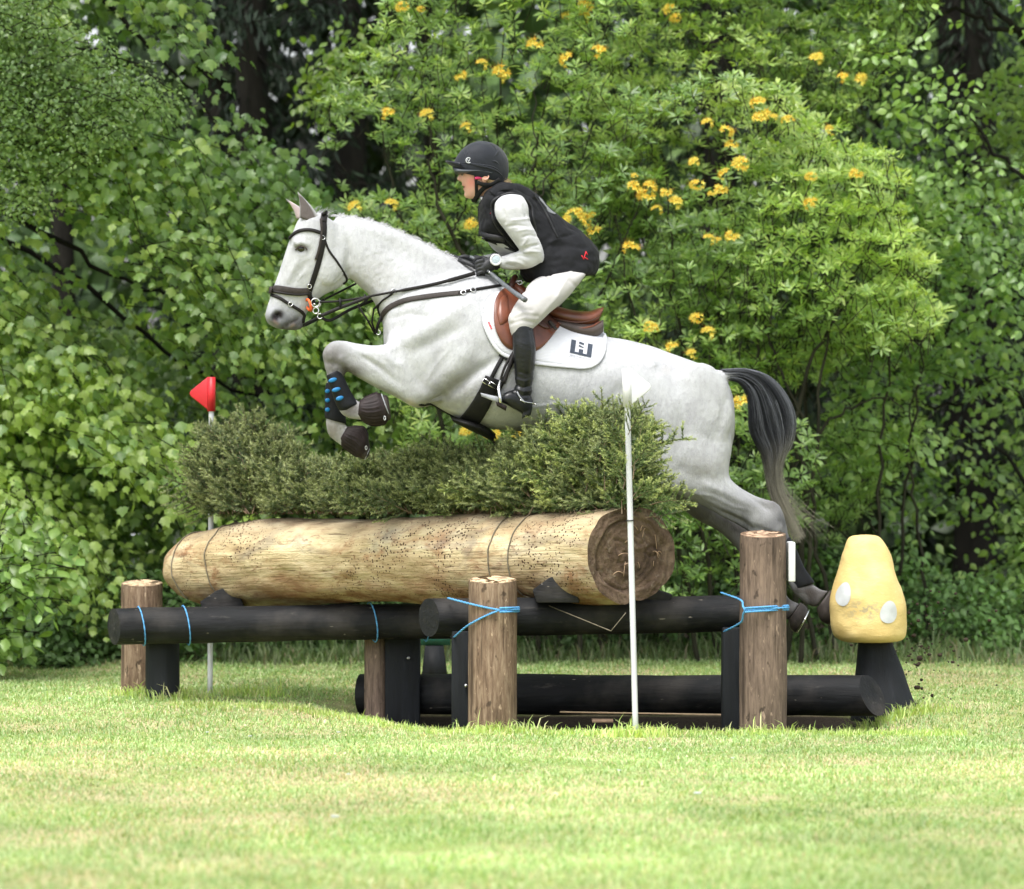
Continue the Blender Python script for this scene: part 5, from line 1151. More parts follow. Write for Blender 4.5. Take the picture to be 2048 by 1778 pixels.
# trapezoid foot and green board behind
Vq = [W(840, 1340, 22.6), W(898, 1340, 22.6), W(886, 1292, 22.6), W(850, 1292, 22.6)]; Vq = [np.array(v) for v in Vq]; V = np.array(Vq + [v + [0, .12, 0] for v in Vq]); V[:, 2] -= np.array([.1, .1, 0, 0] * 2)
o = centred('support', V, [(0, 1, 2, 3), (7, 6, 5, 4), (0, 4, 5, 1), (1, 5, 6, 2), (2, 6, 7, 3), (3, 7, 4, 0)], [M_BLACKV], None, False, base=True); tag(o, 'black trapezoid support foot seen behind the uprights of the jump', 'support')
V, Fc = box(W(868, 1277, 22.62), (.17, .03, .07)); o = centred('board', V, Fc, [M_GREENP], None, False); tag(o, 'dark green painted board end behind the rail joint', 'board')
# ---- blue ropes
def rope(name, paths, r, label):
    mb = MB()
    for P in paths:
        P = catmull(np.array(P, float), 40); T, Nn, B = frames(P); ph = np.linspace(0, 1, 40) * 60
        for k in (0, 1): mb.add(*tube(P + (np.cos(ph + k * np.pi)[:, None] * Nn + np.sin(ph + k * np.pi)[:, None] * B) * r * .45, r * .75, 6))
    V, Fc, _ = mb.out(); o = centred(name, V, Fc, [M_ROPE]); return tag(o, label, 'rope', 'blue ropes')
def ring_on(R, t, r=.0035, tilt=0.0, a0=0, a1=2 * math.pi, n=28):
    V, R3, c, _ = R; L = np.linalg.norm(V[-1].mean(0) - V[0].mean(0)); rad = .0985; a = np.linspace(a0, a1, n)
    P = np.stack([(t - .5) * L - tilt * np.cos(a) * .1 - .02 * tilt * np.sin(a), rad * np.cos(a), rad * np.sin(a)], 1); return P @ R3.T + c
labs = ['blue rope tied round the black rail nearest its left end', 'blue rope second from the left end of the black rail', 'blue rope round the black rail under the middle of the log', 'blue rope round the rail just left of the rail joint']
for t, l in zip((.082, .217, .768, .915), labs): rope('rope', [ring_on(RA, t, tilt=.62)], .0035, l)
def lashing(xa, ya, xk, yk, xe, ye, xb, yb, Y, pr, label):
    """two lines wrap the rail, meet at a whipped knot and pass round the post"""
    A = W(xa, ya, Y + .16); K = W(xk, yk, Y - pr - .012); E = W(xe + 2, ye, Y - .03); B_ = W(xb, yb, Y + .17)
    mid = lambda p, q, d: tuple((np.array(p) + np.array(q)) / 2 + [0, d, 0]); cpx = (xk + xe) / 2
    M2 = W(cpx, (yk + ye) / 2, Y - pr * .96 - .012); back = W(xe - 20, ye - 2, Y + pr * .9)
    le = xk - (65 if xk - xa > 80 else 9); l1 = W(le, ya + (yk - ya) * .42, Y - .055); l2 = W(le, yb + (yk - yb) * .42, Y - .055); m1 = W((le * .45 + xk * .55), yk - (yk - ya) * .22, Y - pr * .92); m2 = W((le * .45 + xk * .55), yk + (yb - yk) * .22, Y - pr * .92)
    rope('rope', [[A, l1, m1, K], [B_, l2, m2, K], [K, M2, E, back], [tuple(np.array(K) + [0, -.004, .009]), tuple(np.array(M2) + [0, -.004, .009]), tuple(np.array(E) + [0, -.003, .009])],
                  [tuple(np.array(K) + [0, -.004, -.009]), tuple(np.array(M2) + [0, -.004, -.009]), tuple(np.array(E) + [0, -.003, -.009])]], .0046, label)
lashing(896, 1196, 1000, 1220, 1036, 1219, 908, 1274, 20.05, .124, 'blue rope lashing forked across the middle brown post')
lashing(1442, 1185, 1490, 1220, 1575, 1215, 1448, 1263, 20.12, .120, 'blue rope lashing tied round the tall right brown post')
# ---- plate on the tall post
a = np.array(W(1582, 1123, 20.14)); V, Fc = box(a, (.032, .15, .185)); o = centred('plate', V, Fc, [M_WHITEP], None, False); bv = o.modifiers.new('b', 'BEVEL'); bv.width = .006; bv.segments = 3
tag(o, 'blank white plate fixed edge on to the right side of the tall post', 'sign')
# ---- flags on poles
def flag(xb, yb, xt, yt, Y, mat, direction, label, pr=.0135):
    b = np.array(W(xb, yb, Y)); b[2] = float(ground_z(np.array([b[0]]), np.array([Y]))[0]) - .05; tp = np.array(W(xt, yt, Y)); o = empty('flag_pole', tuple(b), label, 'flag', None)
    V, Fc = tube(np.linspace(b, tp - [0, 0, .01], 12), pr, 8); V2 = V; centred('pole', V, Fc, [M_WHITEPAINT], o, False)
    ht = .175; k = (tp - b) / np.linalg.norm(tp - b); q = tp - k * ht
    mb = MB(); mb.add(*tube([q, tp], pr * 1.6, 10)); V, Fc, _ = mb.out(); centred('sleeve', V, Fc, [mat], o, False)
    s = direction; P = [tp + [s * pr, 0, -.004], tp + [s * (pr + .008), 0, -.002], tp + [s * .108, 0, -.072], tp + [s * .112, 0, -.085], tp + [s * .106, 0, -.098], q + [s * (pr + .01), 0, .012], q + [s * pr, 0, .008]]
    V = np.array([p + [0, d, 0] for d in (-.006, .006) for p in P]); n = len(P); Fc = [tuple(range(n)), tuple(range(2 * n - 1, n - 1, -1))] + [(i, n + i, n + (i + 1) % n, (i + 1) % n) for i in range(n)]
    f = centred('flag_blade', V, Fc, [mat], o, False); bv = f.modifiers.new('b', 'BEVEL'); bv.width = .003; bv.segments = 2
    return o
flag(420, 1396, 423, 754, 22.0, M_RED, -1, 'white pole with red triangular flag pointing left behind the left end of the jump')
wf = flag(1272, 1463, 1253, 737, 19.72, M_WHITEP, 1, 'white pole with white triangular flag pointing right in front of the log')
V, Fc = tube([np.array(W(1259.5, 1041, 19.72)) + [.0155 * math.cos(a), .0155 * math.sin(a), 0] for a in np.linspace(0, 2 * np.pi, 16)], .003, 6); o = centred('cable_tie', V, Fc, [M_TIE]); tag(o, 'black cable tie round the front white flag pole', 'cable tie')
# ---- wooden mushroom
mus_b = W(1765, 1424, 20.9); mush = empty('mushroom', tuple(mus_b), 'carved wooden toadstool with yellow cap, white spots and black stalk', 'ornament')
rows = [(1706, 1772, 1284), (1684, 1796, 1282), (1669, 1809, 1272), (1663.5, 1813.5, 1250), (1662, 1813, 1230), (1661, 1810, 1205), (1667, 1800, 1175), (1677, 1788, 1140), (1687, 1779, 1108), (1694, 1768, 1085), (1703, 1757, 1073), (1722, 1740, 1069.5)]
S = catmull(np.array([(a, b, c_) for a, b, c_ in rows], float), 60); sg = 56; a = np.linspace(0, 2 * np.pi, sg, endpoint=False); V = []
for i, (xa, xb, yy) in enumerate(S):
    L, Rr = W(xa, yy, 20.9)[0], W(xb, yy, 20.9)[0]; cx_, rr = (L + Rr) / 2, (Rr - L) / 2; z = W(0, yy, 20.9)[2]
    ca, sa = np.cos(a), np.sin(a); p = np.stack([cx_ + rr * ca, 20.9 + rr * sa * .95, z + 0 * a], 1); nz = (vnoise(p, 9) - .5) * .022 + (vnoise(p, 26) - .5) * .006
    facet = -.014 * np.exp(-((a - 4.3) / .5) ** 2) * np.exp(-((yy - 1220) / 34) ** 2)
    V.append(p + np.stack([ca * (nz + facet), sa * (nz + facet), 0 * a], 1))
CV = np.concatenate(V); CF = ring_faces(60, sg); cap = centred('cap', CV, CF, [M_YEL], mush); CB = BVHTree.FromPolygons([tuple(v) for v in CV], CF)
def spot(px, py, rx, ry, ang):
    mb = MB(); pts = []
    for k in range(5):
        for j in range(28):
            t = k / 4; q = j / 28 * 2 * np.pi; wob = 1 + .05 * math.sin(3 * q + px); u, v = rx * t * wob * math.cos(q), ry * t * wob * math.sin(q)
            x, y = px + u * math.cos(ang) - v * math.sin(ang), py + u * math.sin(ang) + v * math.cos(ang); w = W(x, y, 20.9); h = CB.ray_cast(Vector((w[0], 18, w[2])), Vector((0, 1, 0)))
            yv = h[0][1] if h[0] is not None else 20.9; pts.append((w[0], yv - .0035, w[2]))
    centred('spot', pts, ring_faces(5, 28, False), [M_SPOT], mush)
spot(1683.5, 1187, 13.5, 24, .22); spot(1772, 1222, 17.5, 22.5, .2)
V = []
for i, (xa, xb, yy) in enumerate(catmull(np.array([(1700, 1840, 1440), (1702, 1836, 1422), (1710, 1812, 1360), (1716, 1790, 1300), (1718, 1782, 1275)], float), 22)):
    L, Rr = W(xa, yy, 20.95)[0], W(xb, yy, 20.95)[0]; cx_, rr = (L + Rr) / 2, (Rr - L) / 2; z = W(0, yy, 20.95)[2]; ca, sa = np.cos(a), np.sin(a)
    p = np.stack([cx_ + rr * np.sign(ca) * abs(ca) ** .8, 20.95 + rr * .9 * np.sign(sa) * abs(sa) ** .8, z + 0 * a], 1); p += np.stack([ca, sa, 0 * a], 1) * ((vnoise(p * [1, 1, .3], 20) - .5) * .012)[:, None]; V.append(p)
centred('stalk', np.concatenate(V), ring_faces(22, sg), [M_BLACKV], mush)
# ================================================================== SPRUCE BRUSH packed on the log
def leaf_mat(name, tint=(1, 1, 1), trans=.35, rough=.5, gloss=.5, hue=.0):
    t = NT(name); at = t.node('ShaderNodeVertexColor'); at.layer_name = 'Col'; oi = t.node('ShaderNodeObjectInfo')
    n = t.noise(t.coord(kind='Object'), 1.1, 3, .5)
    hs = t.node('ShaderNodeHueSaturation'); t.link(at.outputs[0], hs.inputs['Color']); mr = t.node('ShaderNodeMapRange'); t.link(n, mr.inputs[0]); mr.inputs[1].default_value = .3; mr.inputs[2].default_value = .7; mr.inputs[3].default_value = .78; mr.inputs[4].default_value = 1.22
    t.link(mr.outputs[0], hs.inputs['Value'])
    t.set(hs.outputs[0], rough, None, gloss)
    tr = t.node('ShaderNodeBsdfTranslucent'); tc = t.mix(1.0, hs.outputs[0], (1.25, 1.35, .55), 'MULTIPLY'); t.link(tc, tr.inputs[0])
    ms = t.node('ShaderNodeMixShader'); ms.inputs[0].default_value = trans; t.link(t.b.outputs[0], ms.inputs[1]); t.link(tr.outputs[0], ms.inputs[2]); t.link(ms.outputs[0], t.n['Material Output'].inputs[0])
    return t.m
M_NEEDLE = leaf_mat('spruce_needles', trans=.12, rough=.5, gloss=.5)
def make_sprig(seed, L=.30, green=(.062, .105, .035), tip=(.38, .43, .18), stem=(.16, .11, .06)):
    g = np.random.default_rng(seed); V = []; Fc = []; C = []; k = 0
    def stick(P, r, col):
        nonlocal k
        v, f = tube(P, r, 3, False); V.append(v); Fc.extend([tuple(i + k for i in q) for q in f]); C.append(np.tile(col, (len(v), 1))); k += len(v)
    def needles(P, ln, step, tipw):
        nonlocal k
        P = np.array(P); d = np.linalg.norm(np.diff(P, axis=0), axis=1).sum(); m = max(4, int(d / step)); Q = catmull(P, m); T = np.gradient(Q, axis=0); T /= np.linalg.norm(T, axis=1)[:, None]
        for i in range(m):
            for q in range(3):
                r = g.normal(size=3); r -= T[i] * r.dot(T[i]); r /= np.linalg.norm(r); dr = r * .72 + T[i] * .75; s = np.cross(dr, g.normal(size=3)); s /= np.linalg.norm(s) + 1e-9
                w = .0019; l = ln * g.uniform(.8, 1.2); p = Q[i]; V.append(np.array([p - s * w, p + s * w, p + dr * l])); Fc.append((k, k + 1, k + 2)); k += 3
                f = (i / m) ** 2 * tipw; col = np.array(green) * (1 - f) + np.array(tip) * f; col = col * g.uniform(.7, 1.35); C.append(np.tile(col, (3, 1)))
    bend = g.normal(0, .05, 2); n = 8; t = np.linspace(0, 1, n); main = np.stack([bend[0] * t ** 2, bend[1] * t ** 2, L * t], 1); stick(main, np.linspace(.0034, .0012, n), stem); needles(main[2:], .018, .0040, .6)
    nt = 11
    for i in range(nt):
        u = .12 + .8 * i / nt; p = catmull(main, 40)[int(u * 39)]; side = 1 if i % 2 else -1; az = g.normal(0, .28) + (0 if side > 0 else math.pi); l = (.15 * (1 - u * .6)) * g.uniform(.7, 1.2)
        d = np.array([math.cos(az) * .8, math.sin(az) * .8, .62]); d /= np.linalg.norm(d); t4 = np.linspace(0, 1, 5)[:, None]; tw = p + d * l * t4 + np.array([0, 0, .25 * l]) * t4 ** 2; stick(tw, np.linspace(.0016, .0008, 5), stem); needles(tw, .017, .0038, 1.0)
        if l > .06:
            for s2 in (-1, 1):
                d2 = d * .7 + np.cross(d, [0, 0, 1]) * .6 * s2; tw2 = tw[2] + d2 * l * .45 * t4; needles(tw2, .015, .0040, 1.0)
    V = np.concatenate(V); C = np.concatenate(C); C = np.concatenate([C, np.ones((len(C), 1))], 1)
    return make_mesh('spruce_branch', V, Fc, [M_NEEDLE], False, attr={'Col': C})
spr_g = [make_sprig(s) for s in range(5)]
spr_y = [make_sprig(s + 10, green=(.075, .14, .035), tip=(.52, .58, .20)) for s in range(4)]
spr_b = [make_sprig(s + 20, green=(.065, .105, .038), tip=(.34, .38, .16), stem=(.20, .13, .08)) for s in range(5)]
TOP = [(368, 985), (380, 905), (400, 860), (420, 828), (455, 812), (487, 807), (526, 818), (583, 868), (650, 893), (700, 920), (730, 905), (785, 882), (857, 862), (900, 866), (950, 872), (1013, 872), (1045, 858), (1075, 838), (1106, 805), (1150, 790), (1194, 781), (1245, 784), (1290, 797), (1318, 835), (1335, 880), (1340, 940), (1338, 985)]
TX, TY = np.array(TOP, float).T
BASE = lambda x: 1032 - 0 * x
def bundle(x0, x1, n, kinds, label, spread, seed, lo=0):
    g = np.random.default_rng(seed); xc = (x0 + x1) / 2; Yc = np.interp(xc, [420, 1262], [22.0, 20.12]); b = W(xc, 1035, Yc); e = empty('spruce_brush', b, label, 'brush')
    for i in range(n):
        x = g.uniform(x0, x1); Yl = np.interp(x, [420, 1262], [22.0, 20.12]); top = np.interp(x, TX, TY); bot = 1016
        Y = Yl + g.uniform(-.19, .19); u = g.random() ** .85; tall = bot - top
        me = kinds[g.integers(len(kinds))]; s = g.uniform(.7, 1.1); Lp = .325 * s * 430 * 20 / Y
        py = top + Lp * .93 + u * max(0, tall - Lp * .55); py = min(py, bot + 12)
        lean = np.clip((x - (x0 + x1) / 2) / ((x1 - x0) / 2), -1, 1)
        o = bpy.data.objects.new('spruce_branch', me); COL.objects.link(o); o.parent = e; P = Vector(W(x, py, Y)); o.location = P - Vector(b)
        fr = -(.35 + .5 * g.random()) * (1 if Y < Yl else -.8); edge = 0
        if x < 455: edge = -.1
        if x > 1280: edge = .15
        o.rotation_euler = (fr * -1.0 * (-1) * 1.0 if False else -fr * -1.0, g.normal(0, .32) + spread * lean * .6 + edge * (.3 + .7 * u), g.uniform(-.9, .9)); o.scale = (s, s, s)
        if py > bot - 10: o.rotation_euler[0] *= 1.35
    if x1 < 1300 and x1 > 1250:      # a few sprays poking past the white pole
        for (x, y, r, k) in ((1256, 870, .5, .62), (1262, 935, .75, .6), (1250, 960, -.5, .55), (1268, 1000, .95, .6), (1244, 905, -.3, .5), (1290, 1035, 1.5, .7), (1300, 1010, 1.2, .7)):
            o = bpy.data.objects.new('spruce_branch', kinds[g.integers(len(kinds))]); COL.objects.link(o); o.parent = e; Yf = 19.66 if x < 1280 else 19.95; o.location = Vector(W(x, y, Yf)) - Vector(b); o.rotation_euler = (.15, r, g.uniform(-.5, .5)); o.scale = (k, k, k)
    return e
bundle(436, 560, 230, spr_b, 'olive brown spruce brush humped over the left end of the log', .3, 1)
bundle(540, 715, 170, spr_b + spr_g[:1], 'low brownish spruce brush between the left hump and the dip under the hooves', .2, 2)
bundle(700, 905, 190, spr_g + spr_b[:1], 'low green spruce brush just right of the dip under the hooves', .2, 3)
bundle(890, 1070, 190, spr_g + spr_y[:2], 'mid green spruce brush under the belly of the horse', .2, 4)
bundle(1050, 1276, 300, spr_g + spr_y, 'tall fresh green spruce brush behind the white pole', .3, 5)
# ================================================================== GROUND AND GRASS
gx = np.concatenate([np.linspace(-300, -8, 14)[:-1], np.linspace(-8, 8, 130), np.linspace(8, 300, 14)[1:]])
gy = np.concatenate([np.linspace(-40, 8, 8)[:-1], np.linspace(8, 30, 200), np.linspace(30, 500, 24)[1:]])
GX, GY = np.meshgrid(gx, gy); GZ = ground_z(GX, GY); n0, n1 = len(gx), len(gy)
GZ = np.where(np.abs(GX) > 8, 0, GZ)
I = (np.arange(n1 - 1)[:, None] * n0 + np.arange(n0 - 1)[None]).ravel()
Q = np.stack([I, I + 1, I + n0 + 1, I + n0], 1)
t = NT('lawn_soil_and_thatch'); v = t.coord()
n = t.noise(v, 1.3, 5, .6); n2 = t.noise(v, 30, 5, .7); n3 = t.noise(v, .5, 3)
c = t.mix(t.ramp(n, [(.42, 0.0), (.6, 1.0)]), (.24, .33, .09), (.48, .42, .24)); c = t.mix(t.ramp(n2, [(.35, .6), (.6, 0.0)]), c, (.20, .18, .08))
sep = t.node('ShaderNodeSeparateXYZ'); t.link(t.coord(), sep.inputs[0])
def rng01(out, a, b):
    m = t.node('ShaderNodeMapRange'); t.link(out, m.inputs[0]); m.inputs[1].default_value = a; m.inputs[2].default_value = b; return m.outputs[0]
def mul(a, b):
    m = t.node('ShaderNodeMath', operation='MULTIPLY'); t.link(a, m.inputs[0]); t.link(b, m.inputs[1]); return m.outputs[0]
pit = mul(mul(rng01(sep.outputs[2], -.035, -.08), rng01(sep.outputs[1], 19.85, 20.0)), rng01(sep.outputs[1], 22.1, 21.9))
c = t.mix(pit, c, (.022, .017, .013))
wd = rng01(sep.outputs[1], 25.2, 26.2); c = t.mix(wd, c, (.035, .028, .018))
far = rng01(sep.outputs[1], 42, 48); c = t.mix(far, c, (.22, .30, .12))
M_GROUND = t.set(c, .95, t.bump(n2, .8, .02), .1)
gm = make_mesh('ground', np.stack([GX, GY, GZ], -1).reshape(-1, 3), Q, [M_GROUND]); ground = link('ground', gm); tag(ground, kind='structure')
# pale track beyond the wood
V, Fc = box((-9, 52, .03), (60, 9, .02)); o = centred('path', V, Fc, [simple('pale_gravel', (.42, .43, .45), .9, .1, nscale=3)], None, False); tag(o, kind='structure')

M_GRASS = leaf_mat('grass_blades', trans=.40, rough=.5, gloss=.35)
def dry_field(x, y):
    P = np.stack([x * .8, y * .55, 0 * x], 1); d = vnoise(P, 1.1, 3.) * .65 + vnoise(P, 3.5, 9.) * .35
    lip = np.exp(-((y - (19.85 + 1.5 * smoothstep(-.2, -1.25, x))) / .40) ** 2) * smoothstep(-2.0, -1.4, x) * smoothstep(.3, -.3, x)
    return np.clip((d - .50) * 4.5, 0, 1) * .8 + lip * .75
def grass(nb, xf, yr, hfun, seed, lean=.6, wid=.0022, tall=1.0, dark=0.0, segs=2):
    g = np.random.default_rng(seed); y = g.uniform(yr[0], yr[1], nb); x = xf(g, y, nb); z = ground_z(x, y)
    pit = z < -.055; keep = ~(pit & (y > 19.9) & (y < 22)); x, y, z = x[keep], y[keep], z[keep]; nb = len(x)
    dry = dry_field(x, y); isdry = g.random(nb) < (.12 + .50 * dry)
    h = hfun(x, y) * g.lognormal(-.05, .32, nb) * np.where(isdry, .8, 1.0); h *= .40 + .65 * vnoise(np.stack([x, y, 0 * x], 1), 4.) + .55 * vnoise(np.stack([x, y, 0 * x], 1), 11., 3.)
    az = g.uniform(0, 2 * np.pi, nb); ln = np.abs(g.normal(lean, .35, nb)); dx, dy = np.cos(az) * ln, np.sin(az) * ln
    face = g.normal(0, .7, nb); sx, sy = np.cos(face), np.sin(face); w = wid * g.uniform(.6, 1.4, nb) * (y / 19.)
    B = np.stack([x, y, z - .006], 1); S = np.stack([sx * w, sy * w, 0 * w], 1); up = np.stack([dx * h * .35, dy * h * .35, h * .62], 1); tp = np.stack([dx * h, dy * h, h * (1 - .35 * np.clip(ln, 0, 1.3))], 1)
    V = np.stack([B - S, B + S, B + up - S * .8, B + up + S * .8, B + tp], 1).reshape(-1, 3); k = np.arange(nb)[:, None] * 5
    T = np.concatenate([k + [0, 1, 3], k + [0, 3, 2], k + [2, 3, 4]], 0)
    gc = np.array([[.355, .485, .215], [.45, .575, .29], [.29, .43, .165], [.54, .61, .36], [.225, .36, .125]])[g.integers(0, 5, nb)]; dc = np.array([[.68, .56, .38], [.76, .66, .48], [.56, .45, .31]])[g.integers(0, 3, nb)]
    col = np.where(isdry[:, None], dc, gc) * g.uniform(.8, 1.2, nb)[:, None] * (1 - dark); big = vnoise(np.stack([x, y, 0 * x], 1), .7, 5.)[:, None]; col = col * (.86 + .28 * big)
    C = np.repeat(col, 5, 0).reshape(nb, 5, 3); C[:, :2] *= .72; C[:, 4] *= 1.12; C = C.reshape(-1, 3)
    return V, T, np.concatenate([C, np.ones((len(C), 1))], 1)
def halfw(y): return y * .126 + .25
fx = lambda g, y, n: g.uniform(-1, 1, n) * halfw(y)
def edge_h(x, y): return .022 + .008 * smoothstep(17, 13, y) + .022 * smoothstep(24.3, 25.4, y)
V, T, C = grass(330000, fx, (12.6, 25.6), edge_h, 1, .85)
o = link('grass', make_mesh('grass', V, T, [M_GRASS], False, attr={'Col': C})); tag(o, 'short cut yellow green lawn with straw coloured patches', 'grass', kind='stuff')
def tuft_x(cs):
    def f(g, y, n): return np.array(cs)[g.integers(0, len(cs), n)] + g.normal(0, .05, n)
    return f
# longer fringe along the lip of the dug ground, round the posts, and along the wood edge
def lipx(g, y, n): return g.uniform(-1.2, 2.0, n)
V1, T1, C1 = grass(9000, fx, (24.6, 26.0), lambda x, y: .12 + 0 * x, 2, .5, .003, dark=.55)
g_ = np.random.default_rng(8); n_ = 15000; x_ = g_.uniform(-1.7, 2.1, n_); fr = 20.02 + 1.5 * smoothstep(-.2, -1.25, x_)
def at_points(X, Y, hh, seed, wid=.0022, lean=.5, dark=0.):
    class G: pass
    g = np.random.default_rng(seed); n = len(X); V, T, C = grass_at(X, Y, hh, g, wid, lean, dark); return V, T, C
def grass_at(x, y, h, g, w0, lean, dark):
    z = ground_z(x, y); nb = len(x); h = h * g.lognormal(-.05, .3, nb); az = g.uniform(0, 2 * np.pi, nb); ln = np.abs(g.normal(lean, .3, nb)); dx, dy = np.cos(az) * ln, np.sin(az) * ln
    face = g.normal(0, .7, nb); w = w0 * g.uniform(.6, 1.4, nb); B = np.stack([x, y, z - .006], 1); S = np.stack([np.cos(face) * w, np.sin(face) * w, 0 * w], 1)
    up = np.stack([dx * h * .35, dy * h * .35, h * .62], 1); tp = np.stack([dx * h, dy * h, h * (1 - .35 * np.clip(ln, 0, 1.3))], 1)
    V = np.stack([B - S, B + S, B + up - S * .8, B + up + S * .8, B + tp], 1).reshape(-1, 3); k = np.arange(nb)[:, None] * 5; T = np.concatenate([k + [0, 1, 3], k + [0, 3, 2], k + [2, 3, 4]], 0)
    col = np.array([[.44, .56, .17], [.54, .66, .24], [.60, .60, .32], [.34, .48, .15]])[g.integers(0, 4, nb)] * g.uniform(.8, 1.2, nb)[:, None] * (1 - dark); C = np.repeat(col, 5, 0); return V, T, np.concatenate([C, np.ones((len(C), 1))], 1)
V2, T2, C2 = at_points(x_[:7000], (fr - .15 + g_.normal(0, .07, n_))[:7000], .032, 4)
cs = [(-1.86, 22.0), (-1.7, 21.75), (-1.33, 21.95), (-.05, 19.92), (1.2, 20.0), (.58, 19.7), (-.42, 20.55), (1.72, 20.75), (1.95, 20.8), (1.5, 20.75), (.35, 20.15), (.9, 20.1), (-.25, 20.2)]
nt = 4200; ci = g_.integers(0, len(cs), nt); X3 = np.array(cs)[ci, 0] + g_.normal(0, .09, nt); Y3 = np.array(cs)[ci, 1] + g_.normal(0, .04, nt)
V3, T3, C3 = at_points(X3, Y3, .058, 5, .0026, .6)
k1, k2 = len(V1), len(V1) + len(V2)
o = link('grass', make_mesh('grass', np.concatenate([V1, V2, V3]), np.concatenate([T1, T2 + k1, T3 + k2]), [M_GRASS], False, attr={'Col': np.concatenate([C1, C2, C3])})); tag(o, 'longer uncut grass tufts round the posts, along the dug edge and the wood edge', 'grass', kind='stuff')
# daisies and clods
mb = MB(); g_ = np.random.default_rng(12)
for (px, py) in ((415, 1482), (677, 1482), (697, 1568), (670, 1655), (140, 1412), (1238, 1560), (1392, 1606), (1395, 1607), (1010, 1405), (1465, 1535), (500, 1490), (1300, 1515)):
    Y = F * CAMZ / (py - HY); p = W(px, py, Y); big = 1.8 if (px, py) == (1395, 1607) or px == 670 else 1
    for q in range(9):
        a = q / 9 * 6.28; V, Fc = ell((0, 0, 0), (.004, .0022, .0018), 0, 6, 4); V = V * big; c_, s_ = math.cos(a), math.sin(a); V = np.stack([V[:, 0] * c_ - V[:, 2] * s_ + .005 * big * c_, V[:, 0] * s_ + V[:, 2] * c_ + .005 * big * s_, V[:, 1]], 1); mb.add(V + [p[0], p[1], .04], Fc)
V, Fc, _ = mb.out(); o = centred('daisies', V, Fc, [M_SPOT]); tag(o, 'tiny white daisies scattered in the lawn', 'flowers', kind='stuff')
mb = MB()
for i in range(260):        # turf and soil thrown up behind the hooves
    px = g_.normal(1835, 55); py = g_.uniform(1290, 1440) if g_.random() < .6 else g_.uniform(1180, 1330); px = max(px, 1700 if py < 1300 else 1790); Y = g_.uniform(20.9, 21.5); r = abs(g_.normal(0, .0042)) + .0016
    V, Fc = ell(W(px, py, Y), (r * g_.uniform(.7, 1.8), r, r), g_.uniform(0, 3), 6, 4); mb.add(V, Fc)
V, Fc, _ = mb.out(); o = centred('flying_soil', V, Fc, [simple('dark_soil', (.04, .03, .022), .9, .1)]); tag(o, 'dark crumbs of soil thrown up behind the hind hooves beside the toadstool', 'soil', kind='stuff')
stk = [W(1120, 1424, 20.6), W(1300, 1427, 20.62), W(1478, 1430, 20.6)]; V, Fc = tube(np.array(stk) + [0, 0, .0], .0045, 6); o = centred('stick', V, Fc, [M_CUT]); tag(o, 'thin pale stick lying under the low black rail', 'stick')
V, Fc = box(W(1205, 1441, 20.55), (.10, .12, .012), None); o = centred('plank', V, Fc, [M_CUT2], None, False); tag(o, 'small weathered board lying in the hollow behind the white pole', 'board')
# ================================================================== TREES AND SHRUBS
def T_maple():
    o = [(0, 0), (.16, -.04), (.34, .10), (.57, .24), (.41, .40), (.43, .65), (.23, .64), (0, 1.05), (-.23, .64), (-.43, .65), (-.41, .40), (-.57, .24), (-.34, .10), (-.16, -.04)]
    V = [(x, y, -.28 * abs(x) - .18 * y * y) for x, y in o] + [(0, .35, .02)]; n = len(o); return np.array(V, float), np.array([(i, (i + 1) % n, n) for i in range(n)])
def T_oval(w=.36):
    V = [(0, 0, 0), (w * .8, .25, -.06), (w, .5, -.09), (w * .55, .82, -.12), (0, 1.08, -.16), (-w * .55, .82, -.12), (-w, .5, -.09), (-w * .8, .25, -.06), (0, .5, .03)]; return np.array(V, float), np.array([(i, (i + 1) % 8, 8) for i in range(8)])
def T_lance(w=.15):
    V = [(0, 0, 0), (w, .5, .02), (w * .7, .8, -.02), (0, 1.05, -.10), (-w * .7, .8, -.02), (-w, .5, .02), (0, .5, -.03)]; return np.array(V, float), np.array([(i, (i + 1) % 6, 6) for i in range(6)])
MAPLE, OVAL, LANCE = T_maple(), T_oval(), T_lance()
def unit(a): return a / (np.linalg.norm(a, axis=-1, keepdims=True) + 1e-12)
def leaf_cloud(tpl, pos, axis, nrm, size, col):
    TV, TF = tpl; n, k = len(pos), len(TV); A = unit(axis); Nn = unit(nrm - A * (nrm * A).sum(1, keepdims=True)); S = np.cross(A, Nn)
    V = pos[:, None] + size[:, None, None] * (TV[None, :, 0:1] * S[:, None] + TV[None, :, 1:2] * A[:, None] + TV[None, :, 2:3] * Nn[:, None])
    Fc = (np.arange(n)[:, None, None] * k + TF[None]).reshape(-1, 3); C = np.repeat(np.concatenate([col, np.ones((n, 1))], 1), k, 0)
    return V.reshape(-1, 3), Fc, C
def in_poly(poly, x, y):
    poly = np.array(poly, float); c = np.zeros(len(x), bool); j = len(poly) - 1
    for i in range(len(poly)):
        xi, yi = poly[i]; xj, yj = poly[j]; m = ((yi > y) != (yj > y)) & (x < (xj - xi) * (y - yi) / (yj - yi + 1e-9) + xi); c ^= m; j = i
    return c
